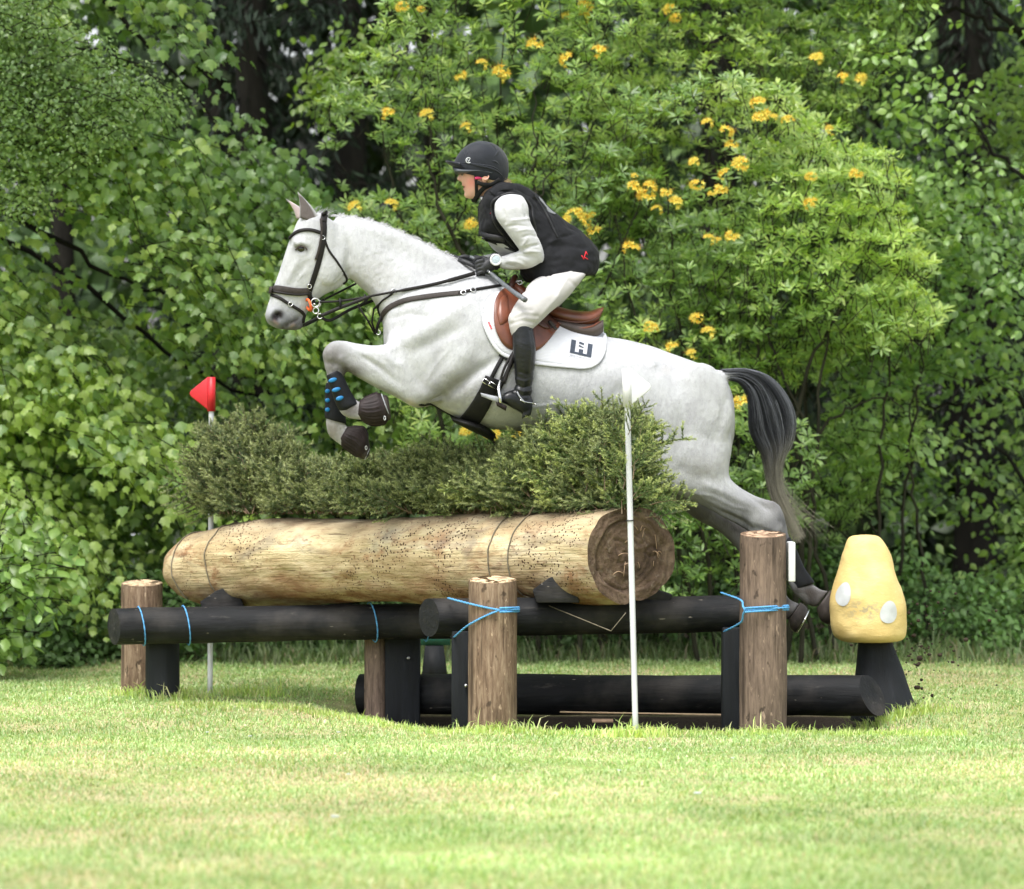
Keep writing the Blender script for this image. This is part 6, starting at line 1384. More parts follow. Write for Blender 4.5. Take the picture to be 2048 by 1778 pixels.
def sample(poly, n, Y0, dY, g, clump=0.0, sc=1.6, holes=(), slope=None):
    """points in a crown: an outline in elevation given its own distance Y0 and real thickness dY"""
    poly = np.array(poly, float); lo, hi = poly.min(0), poly.max(0); out = []; tot = 0
    while tot < n:
        q = g.uniform(lo, hi, (n * 2, 2)); q = q[in_poly(poly, q[:, 0], q[:, 1])]; Y = Y0 + g.uniform(-dY, dY, len(q))
        P = np.stack([(q[:, 0] - CX) / F * Y0, Y, CAMZ - (q[:, 1] - HY) / F * Y0], 1)
        if slope is not None:      # foliage hangs in long sloping layers
            s_, c_ = math.sin(slope), math.cos(slope); Qn = np.stack([(P[:, 0] * c_ - P[:, 2] * s_) * .8, P[:, 1] * .9, (P[:, 0] * s_ + P[:, 2] * c_) * 2.6], 1)
            Qn[:, 2] += vnoise(P, .9, 6.) * 1.2; P = P[g.random(len(P)) < np.clip((vnoise(Qn, 1.0, 2.) * .75 + vnoise(P, 2.2, 8.) * .25 - clump) * 8, 0, 1)]
        elif clump > 0: P = P[g.random(len(P)) < np.clip((vnoise(P, sc, 2.) - clump) * 7, 0, 1)]
        for (hx, hy, hr) in holes:
            c = np.array([(hx - CX) / F * Y0, CAMZ - (hy - HY) / F * Y0]); P = P[np.hypot(P[:, 0] - c[0], P[:, 2] - c[1]) > hr / F * Y0]
        out.append(P); tot += len(P)
    return np.concatenate(out)[:n]
def sprays(centres, per, L, g, droop=.35, flat=.25, slope=None):
    """leaves set along small twigs: returns leaf positions, axes, normals and the twigs"""
    n = len(centres); az = g.uniform(0, 2 * np.pi, n); d = np.stack([np.cos(az), np.sin(az), g.normal(-.15, .3, n)], 1)
    if slope is not None: d = d * [.5, .7, .6] + np.array([math.cos(slope), -.15, -math.sin(slope)]) * .9
    d = unit(d); t = np.linspace(-.5, .5, per)
    P = centres[:, None] + d[:, None] * (L * t)[None, :, None]; P[..., 2] -= droop * L * (t ** 2)[None]; side = np.where(np.arange(per) % 2, 1, -1)
    lat = np.stack([-d[:, 1], d[:, 0], 0 * az], 1); P = P + lat[:, None] * (side * L * .22)[None, :, None] + g.normal(0, .03, (n, per, 3)) * L / .3
    ax = lat[:, None] * side[None, :, None] * .8 + d[:, None] * .45 + np.array([0, -.15, -.6]) + g.normal(0, flat, (n, per, 3)); nm = np.array([0, -.48, .80]) + g.normal(0, flat * 1.6, (n, per, 3))
    tw = np.stack([centres - d * L * .5, centres, centres + d * L * .5], 1); tw[:, [0, 2], 2] -= droop * L * .25
    return P.reshape(-1, 3), ax.reshape(-1, 3), nm.reshape(-1, 3), tw
def colours(P, pal, g, jit=.18, sc=.9, bright=None):
    pal = np.array(pal, float); k = vnoise(P, sc, 4.); i = np.clip((k * 1.15 + g.normal(0, .18, len(P))) * len(pal), 0, len(pal) - 1).astype(int); return pal[i] * g.uniform(1 - jit, 1 + jit, len(P))[:, None]
M_BARK = simple('dark_bark', (.013, .012, .0095), .9, .15, nscale=14, var=.4, bump=.8, bscale=50, bd=.01, stretch=(1, 1, .3))
M_BARKG = simple('grey_green_bark', (.032, .031, .021), .9, .15, nscale=14, var=.4, bump=.6, bscale=50, bd=.01, stretch=(1, 1, .3))
LM = {k: leaf_mat(k, trans=tr, rough=rf, gloss=gl) for k, tr, rf, gl in (('maple_leaves', .40, .40, .85), ('azalea_leaves', .38, .40, .85), ('lime_leaves', .42, .40, .85), ('shade_leaves', .28, .5, .5), ('conifer_needles', .08, .6, .2))}
def limb_mesh(limbs, g, twigs=None):
    mb = MB()
    for P, r0, r1 in limbs:
        r0, r1 = (r0 * .6, r1 * .6) if r0 < .06 else (r0, r1)
        Q = catmull(np.array(P, float), 24); Q[1:-1] += g.normal(0, .012, (22, 3)); mb.add(*tube(Q, np.linspace(r0, r1, 24), 8))
    if twigs is not None:
        for tw in twigs: mb.add(*tube(tw, [.0035, .0028, .0012], 3, False))
    return mb.out()
def pxl(pts, Y): return [W(x, y, Y + (e[0] if e else 0)) for x, y, *e in pts]
def tree(name, label, cat, base, tpl, mat, P, ax, nm, size, col, limbs, twigs=None, group=None, n_ind=300, trunkname='trunk', bark=None, leafname='leaf', front=None):
    g = np.random.default_rng(abs(hash(label)) % 9999 if False else len(label) * 7); e = empty(name, base, label, cat, group)
    if limbs: V, Fc, _ = limb_mesh(limbs, g, twigs); centred(trunkname, V, Fc, [bark or M_BARK], e)
    # the leaves nearest the viewer, inside the frame, are leaves of their own
    px = P[:, 0] / P[:, 1] * F + CX; py = HY - (P[:, 2] - CAMZ) / P[:, 1] * F; vis = (px > 10) & (px < 2038) & (py > 10) & (py < 1340)
    sc = P[:, 1] + np.where(vis, 0, 100) - size * 2; order = np.argsort(sc); ind = order[:n_ind]; ind = ind[vis[ind]]; rest = np.setdiff1d(np.arange(len(P)), ind)
    V, Fc, C = leaf_cloud(tpl, P[rest], ax[rest], nm[rest], size[rest], col[rest]); o = centred('foliage', V, Fc, [mat], e, False, attr={'Col': C}); o['kind'] = 'stuff'
    if len(ind):
        q = np.quantile(col[ind].sum(1), [.17, .5, .83]); ms = []
        for qq in q:
            c = col[ind][np.argmin(abs(col[ind].sum(1) - qq))]; ms.append(make_mesh(leafname, tpl[0], tpl[1], [mat], False, attr={'Col': np.tile([*c, 1], (len(tpl[0]), 1))}))
        A = unit(ax); Nn = unit(nm - A * (nm * A).sum(1, keepdims=True)); S = np.cross(A, Nn); bl = Vector(base)
        for i in ind:
            o = bpy.data.objects.new(leafname, ms[int(np.argmin(abs(q - col[i].sum())))]); COL.objects.link(o); o.parent = e
            o.matrix_local = Matrix.Translation(Vector(P[i]) - bl) @ Matrix([S[i], A[i], Nn[i]]).transposed().to_4x4() @ Matrix.Scale(float(size[i]), 4)
    return e
g = np.random.default_rng(21)
# ---- big maple on the left
A_poly = [(-260, -700), (420, -700), (345, -100), (335, -10), (400, 70), (460, 150), (490, 240), (545, 300), (585, 370), (640, 400), (690, 470), (740, 560), (780, 660), (790, 800), (740, 930), (640, 1010), (430, 990), (390, 1020), (250, 1060), (215, 1120), (150, 1290), (-260, 1290)]
hA = [(325, 445, 20), (290, 400, 12), (345, 470, 16), (262, 370, 9), (395, 425, 10), (290, 770, 20), (230, 845, 24), (165, 760, 12), (300, 880, 18), (130, 800, 8), (500, 395, 10), (340, 120, 16)]
cA = sample(A_poly, 3300, 25.3, 1.3, g, .385, 1.3, hA, .62); cA[:, 1] -= .0; P, ax, nm, tw = sprays(cA, 13, .58, g, .5, .25, .62)
cB = sample([(-200, -1500), (760, -1500), (560, -300), (340, -60), (330, 60), (-200, 100)], 350, 25.6, 1.6, g, .3, 1.0); P2, a2, n2, _ = sprays(cB, 9, .5, g)
P = np.concatenate([P, P2]); ax = np.concatenate([ax, a2]); nm = np.concatenate([nm, n2]); sz = g.uniform(.032, .078, len(P))
col = colours(P, [(.10, .195, .06), (.14, .245, .072), (.185, .305, .087), (.24, .375, .10), (.37, .50, .125)], g)
limbs = [(pxl([(-330, 1380), (-320, 700), (-300, 0), (-290, -900)], 25.8), .17, .07), (pxl([(-310, 300), (-100, 380), (60, 450), (180, 520), (330, 592), (450, 640)], 25.0), .045, .006), (pxl([(-300, -150), (60, -90), (215, 15), (290, 85), (370, 170), (480, 290)], 25.2), .04, .006),
         (pxl([(-300, 560), (-60, 600), (80, 690), (150, 800), (260, 900), (380, 960), (440, 1060)], 25.4), .05, .005), (pxl([(-300, 60), (40, 130), (160, 220), (320, 330), (520, 420), (640, 560)], 25.7), .05, .006), (pxl([(230, 900), (300, 1000), (340, 1100), (400, 1230)], 25.6), .012, .004), (pxl([(-250, 820), (80, 880), (300, 960), (430, 990), (520, 1040)], 25.9), .03, .006),
         (pxl([(-300, 420), (100, 520), (350, 720), (600, 830), (720, 900)], 26.0), .035, .006)]
tree('maple_tree', 'large maple with broad bright leaves filling the left side behind the jump', 'tree', W(-330, 1330, 25.8), MAPLE, LM['maple_leaves'], P, ax, nm, sz, col, limbs, tw[::2])
# ---- fine-leaved birch sprays hanging in front of the maple
cB = sample([(-150, -60), (60, -40), (150, 40), (250, 95), (330, 150), (380, 215), (330, 240), (230, 210), (260, 270), (160, 330), (90, 420), (-150, 480)], 900, 24.0, .35, g, .38, 2.2)
P, ax, nm, tw = sprays(cB, 12, .24, g, .8, .5); sz = g.uniform(.016, .032, len(P)); col = colours(P, [(.19, .305, .11), (.25, .37, .13), (.34, .46, .17)], g)
limbs = [(pxl([(-420, 1380), (-400, 500), (-380, -300)], 24.1), .08, .03), (pxl([(-390, 0), (-60, 60), (150, 90), (280, 130), (370, 210)], 24.0), .02, .002), (pxl([(-390, 200), (-40, 260), (120, 300), (220, 300)], 24.1), .018, .002)]
tree('birch_tree', 'birch with fine small leaves hanging at the upper left in front of the maple', 'tree', W(-420, 1330, 24.1), OVAL, LM['maple_leaves'], P, ax, nm, sz, col, limbs, tw[::2])
# ---- sapling low on the left
cB = sample([(-170, 1020), (0, 1010), (60, 1030), (110, 1080), (135, 1140), (100, 1190), (40, 1220), (0, 1300), (-170, 1330)], 150, 23.5, .3, g, .28, 2.0)
P, ax, nm, tw = sprays(cB, 8, .34, g); sz = g.uniform(.05, .095, len(P)); col = colours(P, [(.13, .25, .06), (.17, .30, .07), (.22, .35, .08)], g)
tree('sapling', 'pale green young maple sapling at the lower left corner of the wood', 'sapling', W(-60, 1345, 23.5), OVAL, LM['maple_leaves'], P, ax, nm, sz, col, [(pxl([(-60, 1360), (-40, 1150), (20, 1000)], 23.5), .012, .004), (pxl([(-40, 1200), (40, 1120), (130, 1080)], 23.5), .008, .002)], tw)
# ---- azaleas: whorls of narrow leaves and yellow flower heads
def whorls(centres, g, s):
    n = len(centres); k = 8; up = unit(np.array([0, -.35, .9]) + g.normal(0, .35, (n, 3))); r = np.cross(up, [1, 0, .2]); r = unit(r); q = np.cross(up, r); a = (np.arange(k) / k * 2 * np.pi)[None] + g.uniform(0, 6.28, (n, 1)) + g.normal(0, .2, (n, k))
    ax = r[:, None] * np.cos(a)[..., None] + q[:, None] * np.sin(a)[..., None] + up[:, None] * g.uniform(.15, .75, (n, k, 1)); ax = unit(ax)
    pos = centres[:, None] + ax * .006 - up[:, None] * g.uniform(0, .02, (n, k, 1)); nm = np.repeat(up[:, None], k, 1) + g.normal(0, .12, (n, k, 3)); return pos.reshape(-1, 3), ax.reshape(-1, 3), nm.reshape(-1, 3), np.repeat(s, k) * g.uniform(.75, 1.1, n * k)
def flower_head(seed):
    g = np.random.default_rng(seed); V = []; Fc = []; C = []; k = 0
    for i in range(13):
        d = unit(np.array([g.normal(0, .75), -.75 + g.normal(0, .45), .35 + g.normal(0, .6)])); c = d * .030; r = unit(np.cross(d, g.normal(size=3))); q = np.cross(d, r)
        for p in range(5):
            a = p / 5 * 2 * np.pi; e = r * math.cos(a) + q * math.sin(a); e2 = r * math.cos(a + .55) + q * math.sin(a + .55); e1 = r * math.cos(a - .55) + q * math.sin(a - .55)
            V += [c, c + d * .016 + e1 * .012, c + d * .020 + e * .026, c + d * .016 + e2 * .012]; Fc += [(k, k + 1, k + 2, k + 3)]; cc = np.array([.88, .74, .14]) * g.uniform(.75, 1.1); cc = cc + (np.array([.90, .58, .08]) - cc) * (g.random() < .25); C += [cc] * 4; k += 4
        for p in range(3):
            e = d * .05 + r * g.normal(0, .012) + q * g.normal(0, .012) + [0, 0, .008]; V += [c, c + r * .0012, c + e]; Fc += [(k, k + 1, k + 2)]; C += [(.8, .4, .05)] * 3; k += 3
    return make_mesh('flower_head', V, Fc, [M_FLOWER], False, attr={'Col': np.concatenate([np.array(C), np.ones((len(C), 1))], 1)})
M_FLOWER = leaf_mat('azalea_petals', trans=.08, rough=.6, gloss=.2)
heads = [flower_head(s) for s in range(4)]
def azalea(label, poly, n, Y0, dY, base, stems, flowers, pal, holes=(), clump=.36, fY=None, tiers=True):
    c = sample(poly, n, Y0, dY, g, clump, 1.7, holes)
    if tiers:      # horizontal tiers
        c[:, 2] += (np.round(c[:, 2] / .16 + vnoise(c, .8) * 3) * .16 - vnoise(c, .8) * .48 - c[:, 2]) * .30
    P, ax, nm, sz = whorls(c, g, g.uniform(.046, .072, len(c))); col = colours(P, pal, g, .16, 1.2)
    tw = [np.array([q - [g.normal(0, .05), 0, .16], q - [g.normal(0, .02), 0, .07], q]) for q in c[::3]]
    e = tree('azalea', label, 'shrub', base, LANCE, LM['azalea_leaves'], P, ax, nm, sz, col, stems, tw, 'azaleas', 300, 'stems', M_BARKG)
    for i, (x, y) in enumerate(flowers):
        for q in range(1 if i % 4 else 2):
            o = bpy.data.objects.new('flower_head', heads[int(g.integers(4))]); COL.objects.link(o); o.parent = e; Yf = (fY or (Y0 - dY)) - .05 + g.uniform(-.1, .05); o.location = Vector(W(x + (q * g.normal(0, 16)), y + q * g.normal(0, 9), Yf)) - Vector(base); s = g.uniform(.7, 1.05) * (1 if q == 0 else .6); o.scale = (s, s, s * g.uniform(.75, .95)); o.rotation_euler = (g.normal(0, .3), g.normal(0, .3), g.normal(0, .5))
    return e
palA = [(.165, .275, .085), (.225, .355, .105), (.295, .44, .125), (.38, .525, .15), (.49, .61, .17)]
st = lambda x0, xs, ys, Y, r: [(pxl([(x0 + 40 * i, 1345), (x0 + (x - x0) * .35 + 20 * i, 1345 - (1345 - y) * .4), (x0 + (x - x0) * .7, 1345 - (1345 - y) * .72), (x, y)], Y + .12 * ((i * 7) % 5 - 2)), r, .005) for i, (x, y) in enumerate(zip(xs, ys))]
azalea('tall azalea with few yellow flower heads directly behind the rider', [(660, 330), (640, 220), (690, 170), (740, 120), (800, -60), (820, -500), (1330, -500), (1300, 0), (1220, 120), (1300, 400), (1330, 700), (1330, 1150), (900, 1180), (820, 980), (800, 800), (740, 620), (720, 480), (700, 420)], 4600, 25.2, 1.0, W(1010, 1345, 25.2),
       st(960, (740, 850, 905, 1010, 1110, 1190, 1290, 800), (140, 60, 200, 0, 80, 240, 380, 420), 25.0, .028) + [(pxl([(990, 620), (960, 555), (905, 470), (870, 380), (862, 300), (850, 180)], 24.35), .026, .007), (pxl([(905, 470), (935, 400), (1010, 290), (1030, 250)], 24.4), .012, .004), (pxl([(1070, 400), (1065, 330), (1068, 240), (1080, 120)], 24.3), .012, .004), (pxl([(1075, 400), (1105, 335), (1150, 300), (1190, 270)], 24.3), .010, .003)],
       [(805, 15), (1070, 92), (1135, 120), (963, 130), (1003, 147), (933, 257), (855, 230), (775, 228), (940, 447), (710, 415), (783, 410), (1150, 430), (1168, 440), (1128, 438), (1188, 465), (930, 860), (985, 868), (1040, 868), (1196, 105), (920, 150)], palA, [(1190, 262, 14), (805, 112, 12), (690, 320, 44), (750, 345, 52), (810, 370, 36), (850, 300, 26), (720, 270, 26), (900, 80, 12)], .24)
azalea('rounded azalea with many yellow flower heads behind the back of the horse', [(1200, 260), (1260, 200), (1380, 180), (1480, 150), (1560, 190), (1630, 230), (1690, 290), (1760, 310), (1810, 370), (1770, 410), (1820, 470), (1850, 540), (1800, 560), (1890, 640), (1800, 690), (1720, 700), (1640, 760), (1560, 780), (1620, 900), (1600, 1020), (1560, 1180), (1230, 1180), (1180, 800), (1150, 500)], 4500, 24.9, .9, W(1430, 1345, 24.9),
       st(1400, (1230, 1330, 1450, 1560, 1690, 1760, 1500, 1640), (430, 330, 250, 260, 320, 440, 520, 620), 24.8, .026) + [(pxl([(1560, 1345), (1600, 1150), (1610, 950), (1600, 820), (1640, 700), (1700, 600), (1790, 520)], 24.6), .035, .006), (pxl([(1600, 900), (1680, 830), (1760, 800), (1830, 830)], 24.7), .018, .004), (pxl([(1610, 840), (1560, 740), (1530, 640), (1500, 560)], 24.6), .018, .005)],
       [(1516, 207), (1518, 238), (1414, 248), (1452, 262), (1576, 243), (1463, 292), (1388, 325), (1480, 328), (1441, 380), (1450, 348), (1395, 370), (1300, 375), (1293, 395), (1313, 422), (1350, 405), (1262, 498), (1417, 480), (1465, 474), (1664, 260), (1622, 354), (1622, 408), (1712, 349), (1393, 635), (1416, 667), (1303, 655), (1344, 697), (1386, 708), (1485, 803), (1270, 378), (1332, 385), (1525, 228)], palA, [(1560, 600, 20), (1700, 560, 26), (1640, 860, 30)], .33)
c = sample([(1740, 300), (1840, 340), (1930, 520), (1900, 700), (1860, 860), (1760, 1000), (1640, 1100), (1620, 900), (1720, 700), (1800, 560), (1760, 420)], 460, 25.4, .5, g, .46, 1.8); P, ax, nm, sz = whorls(c, g, g.uniform(.046, .07, len(c)))
tree('azalea', 'loose flowerless azalea with bare dark stems right of the rounded azalea', 'shrub', W(1750, 1345, 25.4), LANCE, LM['azalea_leaves'], P, ax, nm, sz, colours(P, palA[:4], g, .16, 1.2), st(1740, (1800, 1880, 1700, 1850, 1660), (360, 520, 760, 700, 960), 25.4, .022), [np.array([q - [g.normal(0, .05), 0, .16], q - [g.normal(0, .02), 0, .07], q]) for q in c[::3]], 'azaleas', 200, 'stems', M_BARKG)
azalea('paler azalea with scattered yellow flowers high behind the rounded azalea', [(1180, -500), (1900, -500), (1880, 0), (1800, 80), (1760, 180), (1700, 260), (1620, 200), (1540, 150), (1420, 160), (1300, 220), (1220, 240), (1210, 120), (1290, 40)], 2800, 26.0, .8, W(1500, 1340, 26.0), st(1480, (1300, 1400, 1560, 1680), (120, 20, 60, 130), 26.0, .03),
       [(1170, 12), (1135, 30), (1168, 38), (1340, 18), (1632, 118), (1685, 157), (1718, 157), (1350, 35)], palA[1:], [(1195, 60, 26)], .33, 25.1)
# ---- lime on the right
C_poly = [(1640, -900), (2350, -900), (2350, 1290), (1980, 1290), (1860, 1180), (1800, 1040), (1700, 1000), (1690, 900), (1780, 800), (1700, 700), (1760, 560), (1740, 420), (1800, 330), (1740, 200), (1680, 60)]
hC = [(1860, 780, 30), (1950, 1100, 60), (1860, 1060, 30), (2030, 1000, 26)]
cC = sample([(x, min(y, 640)) for x, y in C_poly], 2700, 26.2, 1.2, g, .35, 1.4, hC, -.35); cC = np.concatenate([cC, sample([(1640, 640), (2350, 640), (2350, 1290), (1980, 1290), (1860, 1180), (1800, 1040), (1700, 1000)], 750, 26.2, 1.1, g, .42, 1.5, hC)]); P, ax, nm, tw = sprays(cC, 9, .34, g); sz = g.uniform(.038, .072, len(P)); col = colours(P, [(.16, .29, .09), (.22, .365, .11), (.29, .45, .13), (.39, .54, .16)], g)
limbs = [(pxl([(2160, 1360), (2140, 700), (2120, 0), (2100, -900)], 26.4), .16, .06), (pxl([(2140, 620), (2048, 590), (1960, 640), (1860, 620), (1780, 560)], 26.0), .03, .005), (pxl([(2140, 250), (2048, 80), (1980, 10), (1900, -60)], 26.0), .05, .01), (pxl([(2130, 60), (2010, 60), (1900, 20), (1800, 110), (1740, 180)], 26.0), .035, .005),
         (pxl([(2130, 880), (1990, 760), (1900, 810), (1760, 800), (1640, 830)], 26.0), .03, .005), (pxl([(2130, 400), (1990, 310), (1930, 210), (1880, 250), (1820, 360)], 25.8), .024, .004), (pxl([(2140, 1100), (2000, 900), (1900, 880), (1790, 960), (1700, 1010)], 26.2), .024, .004)]
tree('lime_tree', 'lime tree with mid green leaves filling the right side behind the toadstool', 'tree', W(2160, 1340, 26.4), OVAL, LM['lime_leaves'], P, ax, nm, sz, col, limbs, tw[::2])
# ---- pale young tree whose sprays hang into the dark gap at the top
cD = sample([(470, -500), (900, -500), (900, 40), (880, 200), (800, 150), (700, 150), (660, 60), (600, 60), (480, 75), (455, 45), (520, 0)], 190, 26.8, .7, g, .40, 2.0)
cD = np.concatenate([cD, sample([(640, 120), (700, 90), (760, 100), (740, 200), (660, 230), (610, 250), (620, 190)], 45, 26.6, .4, g, .3, 2.5)])
P, ax, nm, tw = sprays(cD, 8, .3, g); sz = g.uniform(.04, .07, len(P)); col = colours(P, [(.15, .27, .05), (.22, .36, .06), (.30, .43, .07)], g)
tree('young_lime_tree', 'yellow green young tree with sprays hanging into the dark gap above the horse head', 'tree', W(880, 1335, 27.2), OVAL, LM['lime_leaves'], P, ax, nm, sz, col, [(pxl([(880, 1345), (870, 600), (840, -300)], 27.2), .07, .03), (pxl([(850, -100), (740, -40), (620, 10), (480, 50)], 26.9), .02, .003), (pxl([(850, 60), (760, 100), (680, 160), (625, 230)], 26.8), .015, .002)], tw)
# ---- dark conifers behind
def conifer(label, xb, Y, top, wid, n, seed, holes=()):
    g = np.random.default_rng(seed); b = W(xb, 1330, Y); e = empty('conifer', b, label, 'tree', 'dark conifers behind the maple and azaleas'); limbs = [(pxl([(xb, 1345), (xb + 8, 300), (xb - 5, top)], Y), .17, .06)]; P, A, Nn = [], [], []
    for i in range(n):
        y = g.uniform(top, 900); az = g.uniform(0, 6.28); L = wid / F * Y * g.uniform(.5, 1.0); p0 = np.array(W(xb, y, Y)); d = np.array([math.cos(az), math.sin(az), -.12]); t = np.linspace(0, 1, 10)
        Q = p0 + d * L * t[:, None] - np.array([0, 0, 1]) * .22 * L * np.sin(t * 2.6)[:, None]; limbs.append((Q[::3], .016, .004))
        for k in range(60):
            u = g.uniform(.1, 1); q = p0 + d * L * u + [0, 0, -.22 * L * math.sin(u * 2.6)] + g.normal(0, .07, 3); P.append(q); A.append(np.array([g.normal(0, .5), g.normal(0, .5), -1 + g.normal(0, .3)]) + d * .6); Nn.append(g.normal(0, 1, 3))
    P = np.array(P)
    for (hx, hy, hr) in holes:
        c = np.array([(hx - CX) / F, (HY - hy) / F]); k = np.hypot(P[:, 0] / P[:, 1] - c[0], (P[:, 2] - CAMZ) / P[:, 1] - c[1]) > hr / F; P = P[k]; A = [a for a, z in zip(A, k) if z]; Nn = [a for a, z in zip(Nn, k) if z]
    A = np.array(A); Nn = np.array(Nn); V, Fc, _ = limb_mesh(limbs, g); centred('trunk', V, Fc, [M_BARK], e); col = colours(P, [(.009, .018, .010), (.014, .026, .014), (.022, .04, .02)], g, .2)
    V, Fc, C = leaf_cloud(T_lance(.10), P, A, Nn, g.uniform(.06, .13, len(P)), col); o = centred('foliage', V, Fc, [LM['conifer_needles']], e, False, attr={'Col': C}); o['kind'] = 'stuff'
skyholes = [(370, 25, 9), (385, 40, 8), (345, 60, 7), (405, 25, 6), (485, 30, 6), (507, 60, 10), (498, 80, 10), (655, 62, 12), (665, 72, 10), (607, 78, 6), (680, 58, 8), (700, 70, 10), (720, 85, 9), (740, 60, 10), (705, 85, 8), (745, 80, 8), (812, 98, 8), (815, 115, 7), (885, 55, 7), (890, 45, 6), (640, 235, 7), (665, 250, 8), (672, 255, 7), (640, 300, 5), (745, 300, 9), (722, 280, 8), (796, 315, 5), (670, 345, 7), (690, 340, 5),
            (325, 445, 16), (290, 400, 10), (345, 470, 12), (262, 370, 8), (395, 425, 8), (290, 770, 16), (230, 845, 18), (165, 760, 9), (300, 880, 14), (500, 395, 8), (340, 120, 10), (523, 318, 6), (520, 365, 6), (610, 672, 8), (595, 695, 4), (280, 1050, 22), (320, 1060, 20), (250, 1080, 18), (300, 1110, 16), (230, 1060, 12), (340, 1030, 14), (2040, 1130, 10), (2030, 1120, 7), (1280, 235, 5), (1310, 215, 4), (1570, 600, 5)]
conifer('dark conifer in the gap between maple and azalea, left one of the pair', 500, 29.5, -900, 330, 120, 3, skyholes[:28])
conifer('dark conifer in the gap between maple and azalea, right one of the pair', 690, 30.6, -1000, 300, 110, 4, skyholes[:28])
conifer('shaded conifer deep behind the rounded azalea', 1430, 30.0, -900, 420, 120, 5)
conifer('shaded conifer deep behind the lime tree', 1950, 30.2, -900, 420, 120, 6, [(2040, 1130, 10), (2030, 1120, 7)])
# ---- unseen oak boughs added above the frame to shade the back lawn
gO = np.random.default_rng(31); nO = 340; cO = np.stack([gO.uniform(-5, 5, nO), gO.uniform(20.9, 23.6, nO), gO.uniform(4.9, 6.5, nO)], 1); cO = cO[vnoise(cO, .8) > .36]
P, ax, nm, tw = sprays(cO, 14, .8, gO); sz = gO.uniform(.10, .17, len(P)); col = colours(P, [(.06, .13, .03), (.09, .17, .04)], gO)
e = empty('shade_oak', (5.9, 27.6, 0), 'unseen oak added above the picture to shade the back of the clearing', 'tree'); lb = [(np.array([(5.9, 27.6, 0), (5.8, 27.5, 4), (5.6, 27.2, 8)]), .3, .15)] + [(np.array([(5.8, 27.5, 3.5 + .4 * i), (2 - i, 26, 6), (-1 - i, 23 - .6 * i, 6.2), (-4, 21.5, 5.8)]), .09, .02) for i in range(4)]
V, Fc, _ = limb_mesh(lb, gO); centred('trunk', V, Fc, [M_BARK], e); V, Fc, C = leaf_cloud(OVAL, P, ax, nm, sz, col); o = centred('foliage', V, Fc, [LM['lime_leaves']], e, False, attr={'Col': C}); o['kind'] = 'stuff'
# ---- undergrowth shrubs in shade along the wood edge
for i, (x0, x1, y0, y1, Y, lab, pal) in enumerate([(150, 420, 1130, 1330, 24.9, 'low dark bramble behind the left post and rail', 0), (400, 700, 1210, 1335, 25.6, 'low shaded shrub glimpsed under the rail left of the joint', 0), (660, 960, 1180, 1335, 25.8, 'low shaded shrub behind the black uprights', 0), (930, 1250, 1150, 1335, 25.5, 'dark leafy shrub glimpsed between the middle post and white pole', 0),
        (1230, 1520, 1130, 1335, 25.4, 'dark leafy shrub behind the end of the log', 0), (1560, 1860, 1080, 1325, 25.6, 'ferny green undergrowth between the tall post and the toadstool', 1), (1800, 2120, 1150, 1325, 25.5, 'low undergrowth right of the toadstool', 1), (-80, 180, 1180, 1335, 24.6, 'dark undergrowth below the pale sapling', 0)]):
    xm = (x0 + x1) / 2; c = sample([(x0, y1 + 10), (x0 + 10, y0 + 40), (x0 + .3 * (x1 - x0), y0), (x1 - .3 * (x1 - x0), y0 + 8), (x1 - 10, y0 + 40), (x1, y1 + 10)], 300, Y, .45, g, .30, 2.4); P, ax, nm, tw = sprays(c, 7, .22, g); sz = g.uniform(.028, .055, len(P))
    col = colours(P, [(.06, .12, .035), (.08, .155, .045), (.11, .20, .06)] if pal == 0 else [(.09, .18, .05), (.12, .23, .06), (.16, .28, .08)], g)
    tree('shrub', lab, 'shrub', W(xm, 1340, Y), OVAL, LM['shade_leaves'], P, ax, nm, sz, col, [(pxl([(xm + d * 40, 1345), (xm + d * 70, (y0 + 1340) / 2), (xm + d * 110, y0 + 30)], Y), .008, .003) for d in (-1, 0, 1)], tw[::2], 'undergrowth shrubs', 120, 'stems')
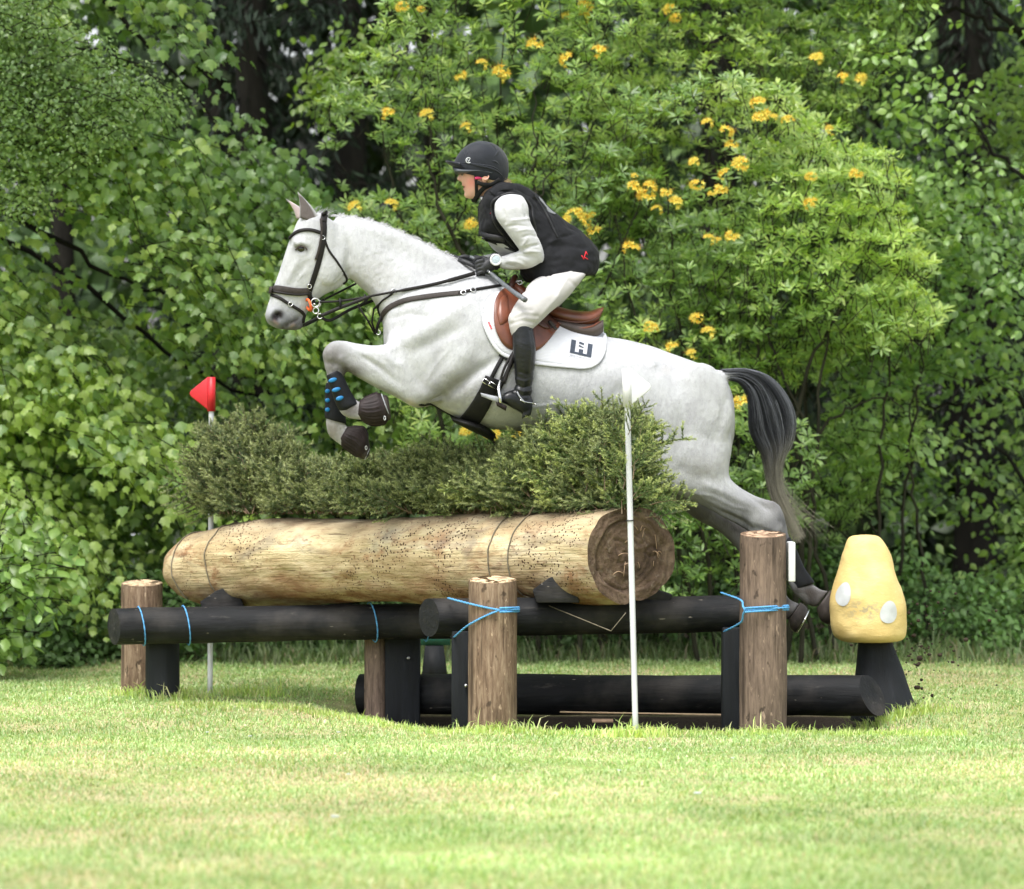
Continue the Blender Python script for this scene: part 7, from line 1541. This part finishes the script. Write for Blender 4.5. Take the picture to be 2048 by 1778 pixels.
# ---- the rest of the wood, one dark mass farther back
gw = np.random.default_rng(77); poly = [(-500, -1800), (2550, -1800), (2550, 1345), (-500, 1345)]
P = np.concatenate([sample(poly, 15000, 32.5, .9, gw, .30, .9, skyholes), sample(poly, 15000, 34.5, .8, gw, .25, 1.1, [(a, b, r * 1.05) for a, b, r in skyholes]), sample([(500 if False else -500, -600), (2550, -600), (2550, 1345), (-500, 1345)], 14000, 36.5, .6, gw, 0, 1.1, [(a, b, r * 1.1) for a, b, r in skyholes])])
low = [(-500, 1120), (2550, 1080), (2550, 1345), (-500, 1345)]; P = np.concatenate([P, sample([(400, 900), (2550, 900), (2550, 1345), (400, 1345)], 5000, 30.8, .5, gw, .2, 1.2)])
ax = gw.normal(0, 1, P.shape) + [0, 0, -.6]; nm = np.array([0, -.7, .6]) + gw.normal(0, .45, P.shape)
wpx = P[:, 0] / P[:, 1] * F + CX; wpy = HY - (P[:, 2] - CAMZ) / P[:, 1] * F; gap = np.exp(-(((wpx - 590) / 290) ** 4)) * (wpy < 640); wcol = colours(P, [(.06, .11, .04), (.09, .16, .055), (.13, .22, .07), (.18, .29, .09)], gw) * (1 - .92 * gap)[:, None] * np.where((wpy > 950) | ((wpx > 1500) & (wpy > 640)), .5, 1)[:, None]  # gap darkened; shade of the lower wood painted into the leaf colour
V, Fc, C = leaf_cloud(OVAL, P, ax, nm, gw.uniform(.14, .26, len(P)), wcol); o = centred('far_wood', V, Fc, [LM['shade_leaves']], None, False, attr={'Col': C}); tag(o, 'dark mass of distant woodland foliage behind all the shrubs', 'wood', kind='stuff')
for i, (x, r) in enumerate([(120, .10), (440, .14), (1745, .11), (1905, .12)]):
    Y = 31.4 + .5 * (i % 3); V, Fc = tube(catmull(np.array(pxl([(x, 1350), (x + 10, 700), (x - 6, 0), (x + 5, -1500)], Y), float), 30), np.linspace(r, r * .6, 30), 14); o = centred('tree_trunk', V, Fc, [M_BARK], base=True)
    tag(o, ['thin dark trunk behind the far left foliage', 'thickest dark trunk, behind the red flag', 'slender dark trunk behind the toadstool', 'dark trunk deep in shade right of the toadstool'][i], 'tree', 'dark trunks of the wood')
